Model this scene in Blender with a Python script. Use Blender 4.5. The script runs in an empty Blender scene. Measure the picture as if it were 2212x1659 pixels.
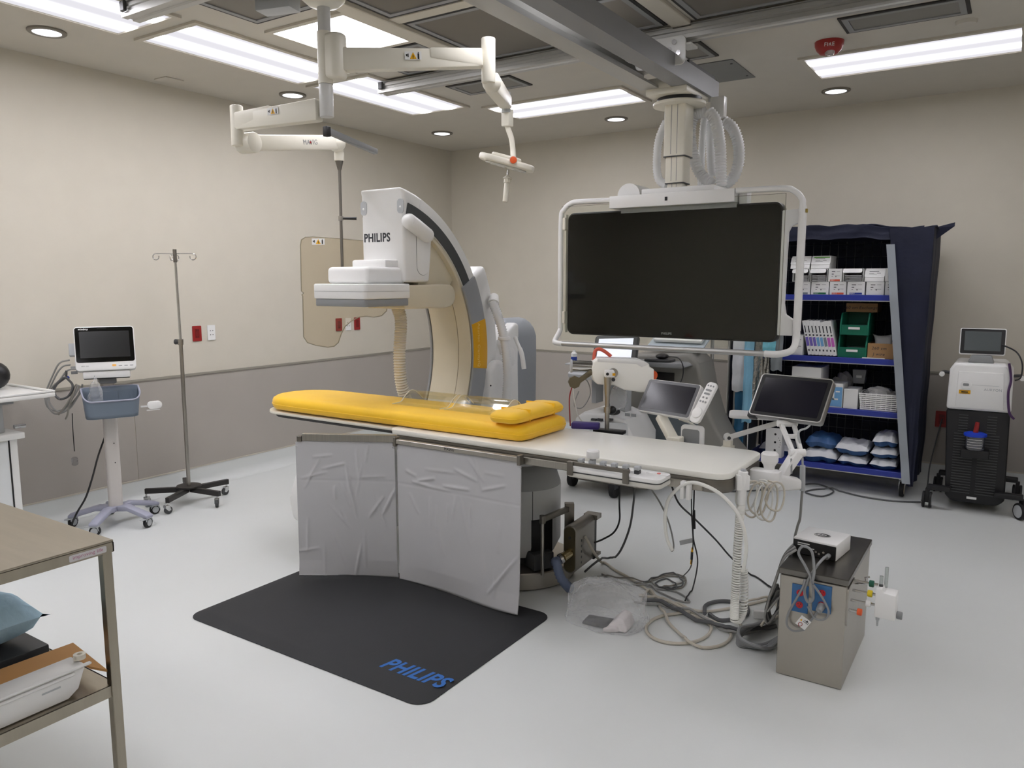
import bpy, bmesh, math, random
from mathutils import Vector, Matrix
random.seed(7)
PI = math.pi
sc = bpy.context.scene
C = sc.collection

# ---------------------------------------------------------------- camera
F_PX, CX, CY, CAM_H = 1656.0, 1106.0, 829.5, 1.6
PITCH = math.atan(219.5 / F_PX); YAW = math.radians(33.2)
Fh = Vector((-math.sin(YAW), math.cos(YAW), 0)); Rt = Vector((math.cos(YAW), math.sin(YAW), 0)); Zv = Vector((0, 0, 1))
Fw = math.cos(PITCH) * Fh - math.sin(PITCH) * Zv; Up = math.sin(PITCH) * Fh + math.cos(PITCH) * Zv
CAM = Vector((0, 0, CAM_H))
cd = bpy.data.cameras.new('camera'); cam = bpy.data.objects.new('camera', cd); C.objects.link(cam)
cd.sensor_fit = 'HORIZONTAL'; cd.sensor_width = 36.0; cd.lens = F_PX / 2212.0 * 36.0; cd.clip_start = 0.05
cam.matrix_world = Matrix(((Rt.x, Up.x, -Fw.x, 0), (Rt.y, Up.y, -Fw.y, 0), (Rt.z, Up.z, -Fw.z, CAM_H), (0, 0, 0, 1)))
sc.camera = cam

# ---------------------------------------------------------------- world and exposure (windowless room: lit by its lamps)
w = bpy.data.worlds.new('world'); sc.world = w; w.use_nodes = True
w.node_tree.nodes['Background'].inputs[0].default_value = (0.55, 0.56, 0.58, 1)
w.node_tree.nodes['Background'].inputs[1].default_value = 0.0
sc.view_settings.view_transform = 'Standard'; sc.view_settings.look = 'None'
sc.view_settings.gamma = 1.0; sc.view_settings.use_curve_mapping = False
sc.view_settings.exposure = 1.25
LAMP = 5.2            # brightness of the fluorescent ceiling panels

def at(u, v, x=None, y=None, z=None, d=None):
    """a place in the room seen at (u, v), on a given plane"""
    r = (u - CX) * Rt - (v - CY) * Up + F_PX * Fw
    if x is not None: t = x / r.x
    elif y is not None: t = y / r.y
    elif z is not None: t = (z - CAM_H) / r.z
    else: t = d / r.dot(Fh)
    return CAM + r * t

# ---------------------------------------------------------------- materials
def lin(c):
    return tuple((v / 12.92 if v <= 0.04045 else ((v + 0.055) / 1.055) ** 2.4) for v in [k / 255.0 for k in c])
MATS = {}
def mat(name, rgb, rough=0.5, metal=0.0, var=0.0, scale=6.0, bump=0.0, bscale=60.0, alpha=1.0, trans=0.0, ior=1.45, coat=0.0, emit=0.0, sheen=0.0, spec=0.5, stretch=None):
    if name in MATS: return MATS[name]
    m = bpy.data.materials.new(name); m.use_nodes = True; nt = m.node_tree; b = nt.nodes['Principled BSDF']
    c = lin(rgb) + (1,)
    b.inputs['Base Color'].default_value = c; b.inputs['Roughness'].default_value = rough; b.inputs['Metallic'].default_value = metal
    b.inputs['Alpha'].default_value = alpha; b.inputs['Transmission Weight'].default_value = trans; b.inputs['IOR'].default_value = ior
    b.inputs['Coat Weight'].default_value = coat; b.inputs['Sheen Weight'].default_value = sheen; b.inputs['Specular IOR Level'].default_value = spec
    if emit: b.inputs['Emission Color'].default_value = c; b.inputs['Emission Strength'].default_value = emit
    tc = nt.nodes.new('ShaderNodeTexCoord'); src = tc.outputs['Object']
    if stretch:
        mp = nt.nodes.new('ShaderNodeMapping'); mp.inputs['Scale'].default_value = stretch; nt.links.new(src, mp.inputs['Vector']); src = mp.outputs['Vector']
    n = nt.nodes.new('ShaderNodeTexNoise'); n.inputs['Scale'].default_value = scale; n.inputs['Detail'].default_value = 4; nt.links.new(src, n.inputs['Vector'])
    rm = nt.nodes.new('ShaderNodeValToRGB')
    v = max(var, 0.015)
    rm.color_ramp.elements[0].position = 0.3; rm.color_ramp.elements[1].position = 0.7
    rm.color_ramp.elements[0].color = tuple(k * (1 - v) for k in c[:3]) + (1,); rm.color_ramp.elements[1].color = tuple(min(1, k * (1 + v)) for k in c[:3]) + (1,)
    nt.links.new(n.outputs['Fac'], rm.inputs['Fac']); nt.links.new(rm.outputs['Color'], b.inputs['Base Color'])
    if bump:
        n2 = nt.nodes.new('ShaderNodeTexNoise'); n2.inputs['Scale'].default_value = bscale; n2.inputs['Detail'].default_value = 3; nt.links.new(src, n2.inputs['Vector'])
        bp = nt.nodes.new('ShaderNodeBump'); bp.inputs['Strength'].default_value = bump; bp.inputs['Distance'].default_value = 0.01
        nt.links.new(n2.outputs['Fac'], bp.inputs['Height']); nt.links.new(bp.outputs['Normal'], b.inputs['Normal'])
    MATS[name] = m
    return m
M_wall = mat('wall_paint', (204, 198, 184), 0.75, var=0.01, bump=0.03, bscale=250)
M_ceil = mat('ceiling_paint', (200, 195, 184), 0.85, var=0.01, bump=0.02, bscale=250)
M_wains = mat('wainscot_vinyl', (172, 166, 158), 0.5, var=0.02, scale=3, bump=0.04, bscale=180)
M_trim = mat('trim_strip', (196, 190, 176), 0.45)
M_rail = mat('rail_strip', (150, 146, 134), 0.45)
def floor_mat():
    m = mat('floor_vinyl', (214, 217, 215), 0.36, var=0.025, scale=1.3, bump=0.015, bscale=90)
    nt = m.node_tree; b = nt.nodes['Principled BSDF']; old = b.inputs['Base Color'].links[0].from_socket
    tc = nt.nodes.new('ShaderNodeTexCoord'); vo = nt.nodes.new('ShaderNodeTexVoronoi'); vo.inputs['Scale'].default_value = 38
    nt.links.new(tc.outputs['Object'], vo.inputs['Vector'])
    sp = nt.nodes.new('ShaderNodeMath'); sp.operation = 'LESS_THAN'; sp.inputs[1].default_value = 0.07; nt.links.new(vo.outputs['Distance'], sp.inputs[0])
    mx = nt.nodes.new('ShaderNodeMixRGB'); nt.links.new(old, mx.inputs[1]); nt.links.new(vo.outputs['Color'], mx.inputs[2])
    hs = nt.nodes.new('ShaderNodeHueSaturation'); hs.inputs['Saturation'].default_value = 0.06; hs.inputs['Value'].default_value = 0.9
    nt.links.new(vo.outputs['Color'], hs.inputs['Color']); nt.links.new(hs.outputs['Color'], mx.inputs[2])
    ml = nt.nodes.new('ShaderNodeMath'); ml.operation = 'MULTIPLY'; ml.inputs[1].default_value = 0.35; nt.links.new(sp.outputs[0], ml.inputs[0])
    nt.links.new(ml.outputs[0], mx.inputs[0]); nt.links.new(mx.outputs[0], b.inputs['Base Color'])
    return m
M_floor = floor_mat()
def lamp_mat(name, axis, c0, half, base, peak):
    """diffuser: two tubes shine through as brighter bands along the panel"""
    m = bpy.data.materials.new(name); m.use_nodes = True; nt = m.node_tree; nt.nodes.clear()
    out = nt.nodes.new('ShaderNodeOutputMaterial'); em = nt.nodes.new('ShaderNodeEmission'); nt.links.new(em.outputs[0], out.inputs[0])
    em.inputs[0].default_value = lin((250, 248, 255)) + (1,)
    tc = nt.nodes.new('ShaderNodeTexCoord'); sx = nt.nodes.new('ShaderNodeSeparateXYZ'); nt.links.new(tc.outputs['Object'], sx.inputs[0])
    def math_(op, a, b=None):
        n = nt.nodes.new('ShaderNodeMath'); n.operation = op
        for i, k in enumerate((a, b)):
            if k is None: continue
            if isinstance(k, (int, float)): n.inputs[i].default_value = k
            else: nt.links.new(k, n.inputs[i])
        return n.outputs[0]
    t = math_('ABSOLUTE', sx.outputs[axis]); t = math_('SUBTRACT', t, half); t = math_('DIVIDE', t, 0.034)
    t = math_('MULTIPLY', t, t); t = math_('MULTIPLY', t, -1.0); t = math_('EXPONENT', t)
    s = math_('MULTIPLY', t, peak); s = math_('ADD', s, base)
    nt.links.new(s, em.inputs[1])
    return m

# ---------------------------------------------------------------- mesh builder
WM = {}
I4 = Matrix.Identity(4)
def frame(o, r, u):
    r = Vector(r).normalized(); u = Vector(u); u = (u - r * u.dot(r)).normalized(); n = r.cross(u); o = Vector(o)
    return Matrix(((r.x, u.x, n.x, o.x), (r.y, u.y, n.y, o.y), (r.z, u.z, n.z, o.z), (0, 0, 0, 1)))
def TR(loc, rz=0): return Matrix.Translation(Vector(loc)) @ Matrix.Rotation(rz, 4, 'Z')
def rrect(wd, h, r, n=5, cx=0, cy=0):
    r = min(r, wd / 2 - 1e-4, h / 2 - 1e-4); p = []
    for (sx, sy, a0) in ((1, 1, 0), (-1, 1, 90), (-1, -1, 180), (1, -1, 270)):
        for k in range(n + 1):
            a = math.radians(a0 + 90 * k / n); p.append((cx + sx * (wd / 2 - r) + r * math.cos(a), cy + sy * (h / 2 - r) + r * math.sin(a)))
    return p
def circ(r, n=24, cx=0, cy=0): return [(cx + r * math.cos(2 * PI * k / n), cy + r * math.sin(2 * PI * k / n)) for k in range(n)]
def cr(pts, n=8, closed=False):
    P = [Vector(p) for p in pts]; o = []; L = len(P)
    for i in range(L if closed else L - 1):
        g = lambda k: P[k % L] if closed else P[max(0, min(L - 1, k))]
        a, b, c, d = g(i - 1), g(i), g(i + 1), g(i + 2)
        for k in range(n):
            t = k / n; o.append(0.5 * ((2 * b) + (c - a) * t + (2 * a - 5 * b + 4 * c - d) * t * t + (3 * b - a - 3 * c + d) * t ** 3))
    if not closed: o.append(P[-1])
    return o
class MB:
    def __init__(s, M=None): s.v = []; s.f = []; s.M = M or I4
    def add(s, vs, fs, M=None):
        k = len(s.v); T = s.M @ M if M else s.M
        s.v += [T @ Vector(p) for p in vs]; s.f += [tuple(i + k for i in f) for f in fs]; return s
    def bb(s, x0, x1, y0, y1, z0, z1, M=None):
        return s.add([(x0, y0, z0), (x1, y0, z0), (x1, y1, z0), (x0, y1, z0), (x0, y0, z1), (x1, y0, z1), (x1, y1, z1), (x0, y1, z1)],
                     [(0, 3, 2, 1), (4, 5, 6, 7), (0, 1, 5, 4), (1, 2, 6, 5), (2, 3, 7, 6), (3, 0, 4, 7)], M)
    def box(s, c, d, M=None):
        return s.bb(c[0] - d[0] / 2, c[0] + d[0] / 2, c[1] - d[1] / 2, c[1] + d[1] / 2, c[2] - d[2] / 2, c[2] + d[2] / 2, M)
    def prism(s, poly, ax, a, b, M=None):
        n = len(poly)
        mk = {'x': lambda p, t: (t, p[0], p[1]), 'y': lambda p, t: (p[0], t, p[1]), 'z': lambda p, t: (p[0], p[1], t)}[ax]
        vs = [mk(p, a) for p in poly] + [mk(p, b) for p in poly]
        return s.add(vs, [tuple(range(n))[::-1], tuple(range(n, 2 * n))] + [(i, (i + 1) % n, n + (i + 1) % n, n + i) for i in range(n)], M)
    def cyl(s, p0, p1, r, r2=None, n=16, cap=True, M=None):
        p0, p1 = Vector(p0), Vector(p1); r2 = r if r2 is None else r2
        z = (p1 - p0).normalized(); x = z.orthogonal().normalized(); y = z.cross(x); vs = []
        for p, q in ((p0, r), (p1, r2)):
            vs += [p + x * q * math.cos(2 * PI * k / n) + y * q * math.sin(2 * PI * k / n) for k in range(n)]
        fs = [(i, (i + 1) % n, n + (i + 1) % n, n + i) for i in range(n)]
        if cap: fs += [tuple(range(n))[::-1], tuple(range(n, 2 * n))]
        return s.add(vs, fs, M)
    def tube(s, pts, r, n=8, closed=False, M=None):
        P = [Vector(p) for p in pts]; L = len(P); rs = r if isinstance(r, (list, tuple)) else [r] * L
        vs = []; x = None
        for i, p in enumerate(P):
            a = P[(i - 1) % L] if closed else P[max(i - 1, 0)]; b = P[(i + 1) % L] if closed else P[min(i + 1, L - 1)]
            t = (b - a); t = t.normalized() if t.length > 1e-9 else Vector((0, 0, 1))
            x = t.orthogonal().normalized() if x is None else (x - t * x.dot(t))
            x = x.normalized() if x.length > 1e-6 else t.orthogonal().normalized()
            y = t.cross(x)
            vs += [p + (x * math.cos(2 * PI * k / n) + y * math.sin(2 * PI * k / n)) * rs[i] for k in range(n)]
        fs = []
        for i in range(L if closed else L - 1):
            j = (i + 1) % L
            fs += [(i * n + k, i * n + (k + 1) % n, j * n + (k + 1) % n, j * n + k) for k in range(n)]
        if not closed: fs += [tuple(range(n))[::-1], tuple(range((L - 1) * n, L * n))]
        return s.add(vs, fs, M)
    def lathe(s, prof, M=None, n=28, a0=0, a1=360):
        full = a1 - a0 >= 360; m = n if full else n + 1; vs = []
        for r, z in prof:
            for k in range(m):
                a = math.radians(a0 + (a1 - a0) * k / n); vs.append((max(r, 1e-4) * math.cos(a), max(r, 1e-4) * math.sin(a), z))
        fs = []; 
        for i in range(len(prof) - 1):
            for k in range(n): fs.append((i * m + k, i * m + (k + 1) % m, (i + 1) * m + (k + 1) % m, (i + 1) * m + k))
        fs.append(tuple(range(m))[::-1]); fs.append(tuple(range((len(prof) - 1) * m, len(prof) * m)))
        return s.add(vs, fs, M)
    def ball(s, c, r, n=14, m=9, sc=(1, 1, 1), M=None):
        vs = [(c[0], c[1], c[2] + r * sc[2])]
        for i in range(1, m):
            t = PI * i / m
            vs += [(c[0] + sc[0] * r * math.sin(t) * math.cos(2 * PI * k / n), c[1] + sc[1] * r * math.sin(t) * math.sin(2 * PI * k / n), c[2] + sc[2] * r * math.cos(t)) for k in range(n)]
        vs.append((c[0], c[1], c[2] - r * sc[2])); e = len(vs) - 1
        fs = [(0, 1 + k, 1 + (k + 1) % n) for k in range(n)]
        for i in range(m - 2): fs += [(1 + i * n + k, 1 + (i + 1) * n + k, 1 + (i + 1) * n + (k + 1) % n, 1 + i * n + (k + 1) % n) for k in range(n)]
        fs += [(1 + (m - 2) * n + k, e, 1 + (m - 2) * n + (k + 1) % n) for k in range(n)]
        return s.add(vs, fs, M)
    def grid(s, fn, nu, nv, M=None, thick=None):
        """surface fn(i/nu, j/nv); with thick: second sheet offset and closed rim"""
        vs = [Vector(fn(i / nu, j / nv)) for i in range(nu + 1) for j in range(nv + 1)]; W = nv + 1
        fs = [(i * W + j, (i + 1) * W + j, (i + 1) * W + j + 1, i * W + j + 1) for i in range(nu) for j in range(nv)]
        if thick:
            t = Vector(thick); k = len(vs); vs += [p + t for p in vs[:k]]
            rim = [i * W for i in range(nu + 1)] + [nu * W + j for j in range(1, W)] + [i * W + nv for i in range(nu - 1, -1, -1)] + [j for j in range(nv - 1, 0, -1)]
            fs = fs + [tuple(q + k for q in f)[::-1] for f in fs] + [(rim[i], rim[(i + 1) % len(rim)], rim[(i + 1) % len(rim)] + k, rim[i] + k) for i in range(len(rim))]
        return s.add(vs, fs, M)
    def build(s, name, m, parent=None, bevel=0, seg=2, ang=35, label=None, cat=None, group=None, kind=None, subsurf=0):
        bm = bmesh.new(); bv = [bm.verts.new(p) for p in s.v]
        for f in s.f:
            try: bm.faces.new([bv[i] for i in f])
            except ValueError: pass
        bmesh.ops.recalc_face_normals(bm, faces=bm.faces)
        if bevel:
            es = [e for e in bm.edges if len(e.link_faces) == 2 and e.calc_face_angle(0) > math.radians(40)]
            bmesh.ops.bevel(bm, geom=es, offset=bevel, segments=seg, affect='EDGES', profile=0.5, clamp_overlap=True)
        if parent is not None: W = WM[parent.name]
        else:
            xs = [v.co for v in bm.verts]
            W = Matrix.Translation(Vector(((min(p.x for p in xs) + max(p.x for p in xs)) / 2, (min(p.y for p in xs) + max(p.y for p in xs)) / 2, min(p.z for p in xs))))
        bmesh.ops.transform(bm, matrix=W.inverted(), verts=bm.verts)
        me = bpy.data.meshes.new(name); bm.to_mesh(me); bm.free()
        me.polygons.foreach_set('use_smooth', [True] * len(me.polygons)); me.set_sharp_from_angle(angle=math.radians(ang))
        me.materials.append(m)
        o = bpy.data.objects.new(name, me); C.objects.link(o)
        if parent is not None: o.parent = parent
        else: o.matrix_world = W
        WM[o.name] = W
        if subsurf: md = o.modifiers.new('smooth', 'SUBSURF'); md.levels = subsurf; md.render_levels = subsurf
        tag(o, label, cat, group, kind); return o
def tag(o, label=None, cat=None, group=None, kind=None):
    if label: o['label'] = label
    if cat: o['category'] = cat
    if group: o['group'] = group
    if kind: o['kind'] = kind
    return o
def thing(name, label, cat, loc=(0, 0, 0), rz=0, group=None, kind=None):
    o = bpy.data.objects.new(name, None); C.objects.link(o); o.empty_display_size = 0.1
    W = TR(loc, rz); o.matrix_world = W; WM[o.name] = W
    return tag(o, label, cat, group, kind)
def LM(o): return WM[o.name]
def dup(root, loc, rz=0, label=None, group=None):
    def cp(o, par):
        c = o.copy(); C.objects.link(c)
        if par: c.parent = par
        for ch in list(o.children): cp(ch, c)
        return c
    r = cp(root, None); W = TR(loc, rz); r.matrix_world = W; WM[r.name] = W
    if label: r['label'] = label
    if group: r['group'] = group
    return r
def text(s, size, M, m, parent, name='lettering', bold=0.0, ext=0.0006, align='CENTER', shear=0.0, sx=1.0):
    cu = bpy.data.curves.new('t', 'FONT'); cu.body = s; cu.size = size; cu.extrude = ext; cu.offset = bold; cu.align_x = align; cu.align_y = 'CENTER'; cu.space_character = 1.07; cu.shear = shear; cu.resolution_u = 3
    t = bpy.data.objects.new('t', cu); C.objects.link(t)
    bpy.context.view_layer.update()
    me = bpy.data.meshes.new_from_object(t.evaluated_get(bpy.context.evaluated_depsgraph_get()))
    bpy.data.objects.remove(t); bpy.data.curves.remove(cu)
    T = WM[parent.name].inverted() @ M @ Matrix.Diagonal((sx, 1, 1, 1)); me.transform(T)
    me.materials.clear(); me.materials.append(m); me.name = name
    o = bpy.data.objects.new(name, me); C.objects.link(o); o.parent = parent; WM[o.name] = WM[parent.name]
    return o
def bars(rects, M, m, parent, name='print', t=0.0008):
    """flat printed marks: (x0, x1, y0, y1) on the face plane M"""
    b = MB(M)
    for r in rects: b.bb(r[0], r[1], r[2], r[3], 0, t)
    return b.build(name, m, parent, kind='stuff')

# shared materials
M_white = mat('white_plastic', (232, 232, 230), 0.32, var=0.01)
M_white2 = mat('white_enamel', (224, 224, 221), 0.3, coat=0.2)
M_cream = mat('cream_plastic', (214, 205, 182), 0.4, var=0.02)
M_ivory = mat('ivory_paint', (226, 222, 208), 0.38)
M_lgrey = mat('light_grey_plastic', (178, 181, 183), 0.4)
M_mgrey = mat('mid_grey_plastic', (140, 142, 143), 0.42)
M_dgrey = mat('dark_grey_plastic', (66, 67, 68), 0.45)
M_black = mat('black_plastic', (24, 24, 25), 0.4)
M_rubber = mat('black_rubber', (30, 30, 31), 0.7)
M_screen = mat('black_glass', (7, 7, 6), 0.08, spec=0.4)
M_screen2 = mat('tablet_glass', (26, 25, 34), 0.14)
M_steel = mat('brushed_steel', (172, 168, 160), 0.32, metal=1.0, var=0.08, scale=4, stretch=(40, 1, 1))
M_steel2 = mat('stainless_sheet', (176, 171, 162), 0.34, metal=1.0, var=0.05, scale=3)
M_dsteel = mat('dull_steel', (128, 124, 117), 0.42, metal=1.0, var=0.1)
M_chrome = mat('chrome', (205, 205, 205), 0.12, metal=1.0)
M_alu = mat('anodised_aluminium', (190, 190, 187), 0.42, metal=0.7)
M_alud = mat('grey_aluminium', (150, 151, 152), 0.5, metal=0.35)
M_red = mat('red_plastic', (150, 38, 36), 0.4)
M_orange = mat('orange_plastic', (222, 92, 44), 0.4)
M_yellow = mat('yellow_label', (222, 166, 20), 0.45)
M_blue = mat('blue_plastic', (40, 66, 150), 0.4)
M_ink = mat('printed_ink', (52, 54, 58), 0.6)
M_paper = mat('label_paper', (228, 228, 226), 0.7)

# ================================================================ ROOM
XL, YB, ZC, XR, YF = -5.33, 6.92, 3.03, 2.3, -1.9
MB().bb(XL - .1, XR + .1, YF - .1, YB + .1, -0.1, 0).build('floor', M_floor, kind='structure')
ceil = MB().bb(XL - .1, XR + .1, YF - .1, YB + .1, ZC, ZC + .1).build('ceiling', M_ceil, kind='structure')
wl = MB().bb(XL - .1, XL, YF, YB, 0, ZC).build('wall_left', M_wall, kind='structure')
wb = MB().bb(XL, XR, YB, YB + .1, 0, ZC).build('wall_back', M_wall, kind='structure')
MB().bb(XR, XR + .1, YF, YB, 0, ZC).build('wall_right', M_wall, kind='structure')
MB().bb(XL, XR, YF - .1, YF, 0, ZC).build('wall_front', M_wall, kind='structure')
ys = [YF + .02, -0.6, 3.107, 6.6, YB - .004]
for a, b in zip(ys, ys[1:]): MB().bb(XL, XL + .004, a + .0025, b - .0025, .15, .882).build('panel', M_wains, wl)
xs = [XL + .006, -1.68, XR - .01]
for a, b in zip(xs, xs[1:]): MB().bb(a + .0025, b - .0025, YB - .004, YB, .15, .882).build('panel', M_wains, wb)
MB().bb(XL, XL + .012, YF + .02, YB, .882, .898).build('trim_1', M_rail, kind='structure')
MB().bb(XL, XR, YB - .012, YB, .882, .898).build('trim_2', M_rail, kind='structure')
cove = [(0, .15)] + [(.006 + .07 * (1 - math.cos(math.radians(t))), .075 * (1 - math.sin(math.radians(t)))) for t in (0, 20, 40, 60, 80, 90)] + [(0, 0)]
cove = [(0, .15), (.006, .15), (.006, .07)] + [(.006 + .06 * (1 - math.cos(math.radians(t))), .07 - .066 * math.sin(math.radians(t))) for t in (20, 40, 60, 80, 90)] + [(.08, .001), (0, .001)]
MB().prism([(XL + p[0], p[1]) for p in cove], 'y', YF, YB).build('baseboard_left', M_floor, kind='structure', ang=50)
MB().prism([(YB - p[0], p[1]) for p in cove], 'x', XL, XR).build('baseboard_back', M_floor, kind='structure', ang=50)
MB().bb(XL, XL + .009, YF + .02, YB, .15, .160).build('trim_3', M_trim, kind='structure')
MB().bb(XL, XR, YB - .009, YB, .15, .160).build('trim_4', M_trim, kind='structure')

# ceiling grid in the middle: dark panels, gaskets, struts
M_cpan = mat('dark_ceiling_panel', (104, 98, 90), 0.34, var=0.06, scale=2)
M_gask = mat('black_gasket', (40, 38, 36), 0.6)
M_strut = mat('strut_paint', (198, 192, 178), 0.5)
def ring(b, x0, x1, y0, y1, wd, z0, z1):
    b.bb(x0, x1, y0, y0 + wd, z0, z1); b.bb(x0, x1, y1 - wd, y1, z0, z1); b.bb(x0, x0 + wd, y0 + wd, y1 - wd, z0, z1); b.bb(x1 - wd, x1, y0 + wd, y1 - wd, z0, z1); return b
def cpanel(x0, x1, y0, y1, m=None):
    p = MB().bb(x0 + .03, x1 - .03, y0 + .03, y1 - .03, ZC - .006, ZC).build('ceiling_panel', m or M_cpan, ceil)
    ring(MB(), x0, x1, y0, y1, .018, ZC - .008, ZC).build('gasket', M_gask, p)
    ring(MB(), x0 + .018, x1 - .018, y0 + .018, y1 - .018, .03, ZC - .011, ZC).build('panel_edge', M_alud, p)
for (x0, x1, y0, y1) in [(-2.96, -2.36, 3.41, 4.245), (-2.96, -2.36, 2.47, 3.31), (-2.32, -1.74, 2.47, 3.06), (-2.32, -1.74, 3.68, 4.245), (-3.64, -3.1, 3.72, 4.245), (-3.64, -3.1, 2.47, 2.98),
                         (-1.58, -0.36, 3.41, 4.245), (-1.58, -0.36, 2.47, 3.31), (-0.24, 0.4, 3.41, 4.245)]: cpanel(x0, x1, y0, y1)
for (x0, x1, y0, y1) in [(-3.62, -3.06, 4.64, 4.95), (-1.92, -1.69, 4.62, 4.98), (-.93, -.31, 4.66, 4.955)]: cpanel(x0, x1, y0, y1, mat('vent_panel', (128, 126, 120), 0.5))
for x in (-3.03, -1.66, -.3): MB().bb(x - .055, x + .055, 2.47, 4.245, ZC - .025, ZC).build('ceiling_strut', M_strut, ceil, bevel=.004, seg=1)
for (x0, x1) in ((-2.97, -2.36), (-1.6, -.36)): MB().bb(x0, x1, 3.315, 3.4, ZC - .012, ZC).build('ceiling_strut', M_strut, ceil)

MB().bb(-3.06, -3.03, 2.93, 2.975, ZC - .0256, ZC - .025).build('tape_strip', mat('green_tape', (150, 170, 90), .6), ceil)

# lamps
def troffer(x0, x1, y0, y1, label, group=None, square=False, off=''):
    t = thing('ceiling_light' + off, label, 'light', ((x0 + x1) / 2, (y0 + y1) / 2, ZC - .014), 0, group)
    ring(MB(), x0 - .03, x1 + .03, y0 - .03, y1 + .03, .034, ZC - .014, ZC - .0005).build('frame', M_trim, t)
    lx = (x1 - x0) > (y1 - y0) * 1.2
    key = 'lamp_sq' if square else ('lamp_x' if lx else 'lamp_y')
    if key not in MATS: MATS[key] = lamp_mat(key, 1 if lx else 0, 0, .13, 0.36 if not square else LAMP * .9, LAMP * 2.4 if not square else LAMP * .4)
    MB().bb(x0, x1, y0, y1, ZC - .006, ZC - .0008).build('diffuser' + off, MATS[key], t)
    return t
G1 = 'fluorescent panels in the left ceiling strip'
troffer(-4.45, -3.92, 1.46, 2.65, 'fluorescent ceiling panel partly hidden by the end of an aluminium ceiling rail', G1)
troffer(-4.45, -3.92, 2.79, 3.98, 'long fluorescent ceiling panel beside the pole of the twin boom arms', G1)
troffer(-4.44, -3.88, 4.10, 5.23, 'fluorescent ceiling panel crossed by the far end of the ceiling rail', G1)
troffer(-3.76, -2.56, 5.36, 5.86, 'fluorescent ceiling panel behind the small surgical lamp and its boom')
troffer(-1.26, -.08, 5.35, 5.90, 'fluorescent ceiling panel next to the red fire alarm strobe')
troffer(-3.69, -3.12, 3.12, 3.66, 'square glaring ceiling panel right behind the boom pole', square=True)
troffer(-2.30, -1.78, 3.1, 3.62, 'square glaring ceiling panel seen between the two bridge beams', square=True)
for (x0, x1, y0, y1) in [(-4.45, -3.92, .12, 1.32), (.55, 1.1, .8, 2.0), (.55, 1.1, 2.2, 3.4), (.55, 1.1, 3.6, 4.8), (-3.76, -2.56, -.6, -.1), (-1.26, -.08, -.6, -.1)]:
    troffer(x0, x1, y0, y1, 'fluorescent ceiling panel in the near half of the room', 'fluorescent panels in the near half', off='_offscreen')
for (x0, x1, y0, y1) in [(-3.69, -3.12, .55, 1.09), (-2.30, -1.78, .55, 1.09)]:
    troffer(x0, x1, y0, y1, 'square glaring ceiling panel above the near floor', 'square panels above the near floor', square=True, off='_offscreen')
M_dl = mat('downlight_lens', (236, 240, 250), 0.5, emit=1.25)
M_dlr = mat('downlight_ring', (128, 122, 112), 0.5)
for (u, v), lb in zip([(101, 67), (632, 204), (955, 287), (1331, 256), (1806, 195)],
        ['round recessed downlight nearest the wall plates with red outlet', 'round recessed downlight above the warning-labelled lower boom arm', 'round recessed downlight close to the room corner', 'round recessed downlight above the monitor column', 'round recessed downlight below the fire alarm']):
    p = at(u, v, z=ZC); t = thing('downlight', lb, 'light', (p.x, p.y, ZC - .012), 0, 'round recessed downlights')
    L = LM(t)
    MB(L).lathe([(.076, .010), (.076, 0), (.098, 0), (.102, .004), (.102, .0115)], n=32).build('trim_ring', M_dlr, t)
    MB(L).lathe([(.001, .003), (.075, .003), (.075, .011)], n=32).build('lens', M_dl, t)
# fire strobe, detectors
t = thing('fire_alarm', 'red dome fire alarm strobe with clear bulb on the ceiling', 'alarm', (-1.05, 5.08, ZC - .085)); L = LM(t)
MB(L).lathe([(.018, .012), (.05, .016), (.07, .036), (.081, .06), (.083, .0845)], n=32).build('housing', M_red, t, ang=60)
MB(L).lathe([(.001, -.012), (.022, -.008), (.032, .01), (.03, .02)], M=Matrix.Translation((.01, -.025, .01)), n=18).build('strobe_lens', mat('clear_lens', (235, 235, 235), .1, trans=.6), t)
dv = Vector((1.05, -5.08, 0)).normalized(); rv = Vector((-dv.y, dv.x, 0))
text('FIRE', .03, frame(Vector((-1.05, 5.08, ZC - .035)) + dv * .078, rv, (0, 0, 1)), M_paper, t, ext=.002)
p = at(2088, 45, z=ZC)
MB().lathe([(.05, ZC - .02), (.055, ZC - .004), (.055, ZC - .0006)], M=Matrix.Translation((p.x, p.y, 0)), n=28).build('smoke_detector', M_ceil, label='round smoke detector cover between vent panel and ceiling light', cat='detector')
p = at(365, 172, z=ZC)
MB().bb(p.x - .07, p.x + .07, p.y - .07, p.y + .07, ZC - .008, ZC - .0006).build('ceiling_plate', M_ceil, bevel=.003, label='small square blank plate on ceiling near the left wall', cat='plate')
t = thing('ceiling_cover_plate', 'grey metal cover plate screwed to ceiling beside the bridge end', 'plate', (-1.79, 5.37, ZC - .006))
MB().bb(-1.93, -1.645, 5.11, 5.63, ZC - .006, ZC - .0006).build('plate', mat('plate_grey', (112, 114, 114), .5), t)
for x, y in ((-1.68, 5.2), (-1.68, 5.55), (-1.9, 5.2), (-1.9, 5.55)): MB().lathe([(.001, ZC - .009), (.008, ZC - .008), (.009, ZC - .006)], M=Matrix.Translation((x, y, 0)), n=10).build('screw', M_black, t)

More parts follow.
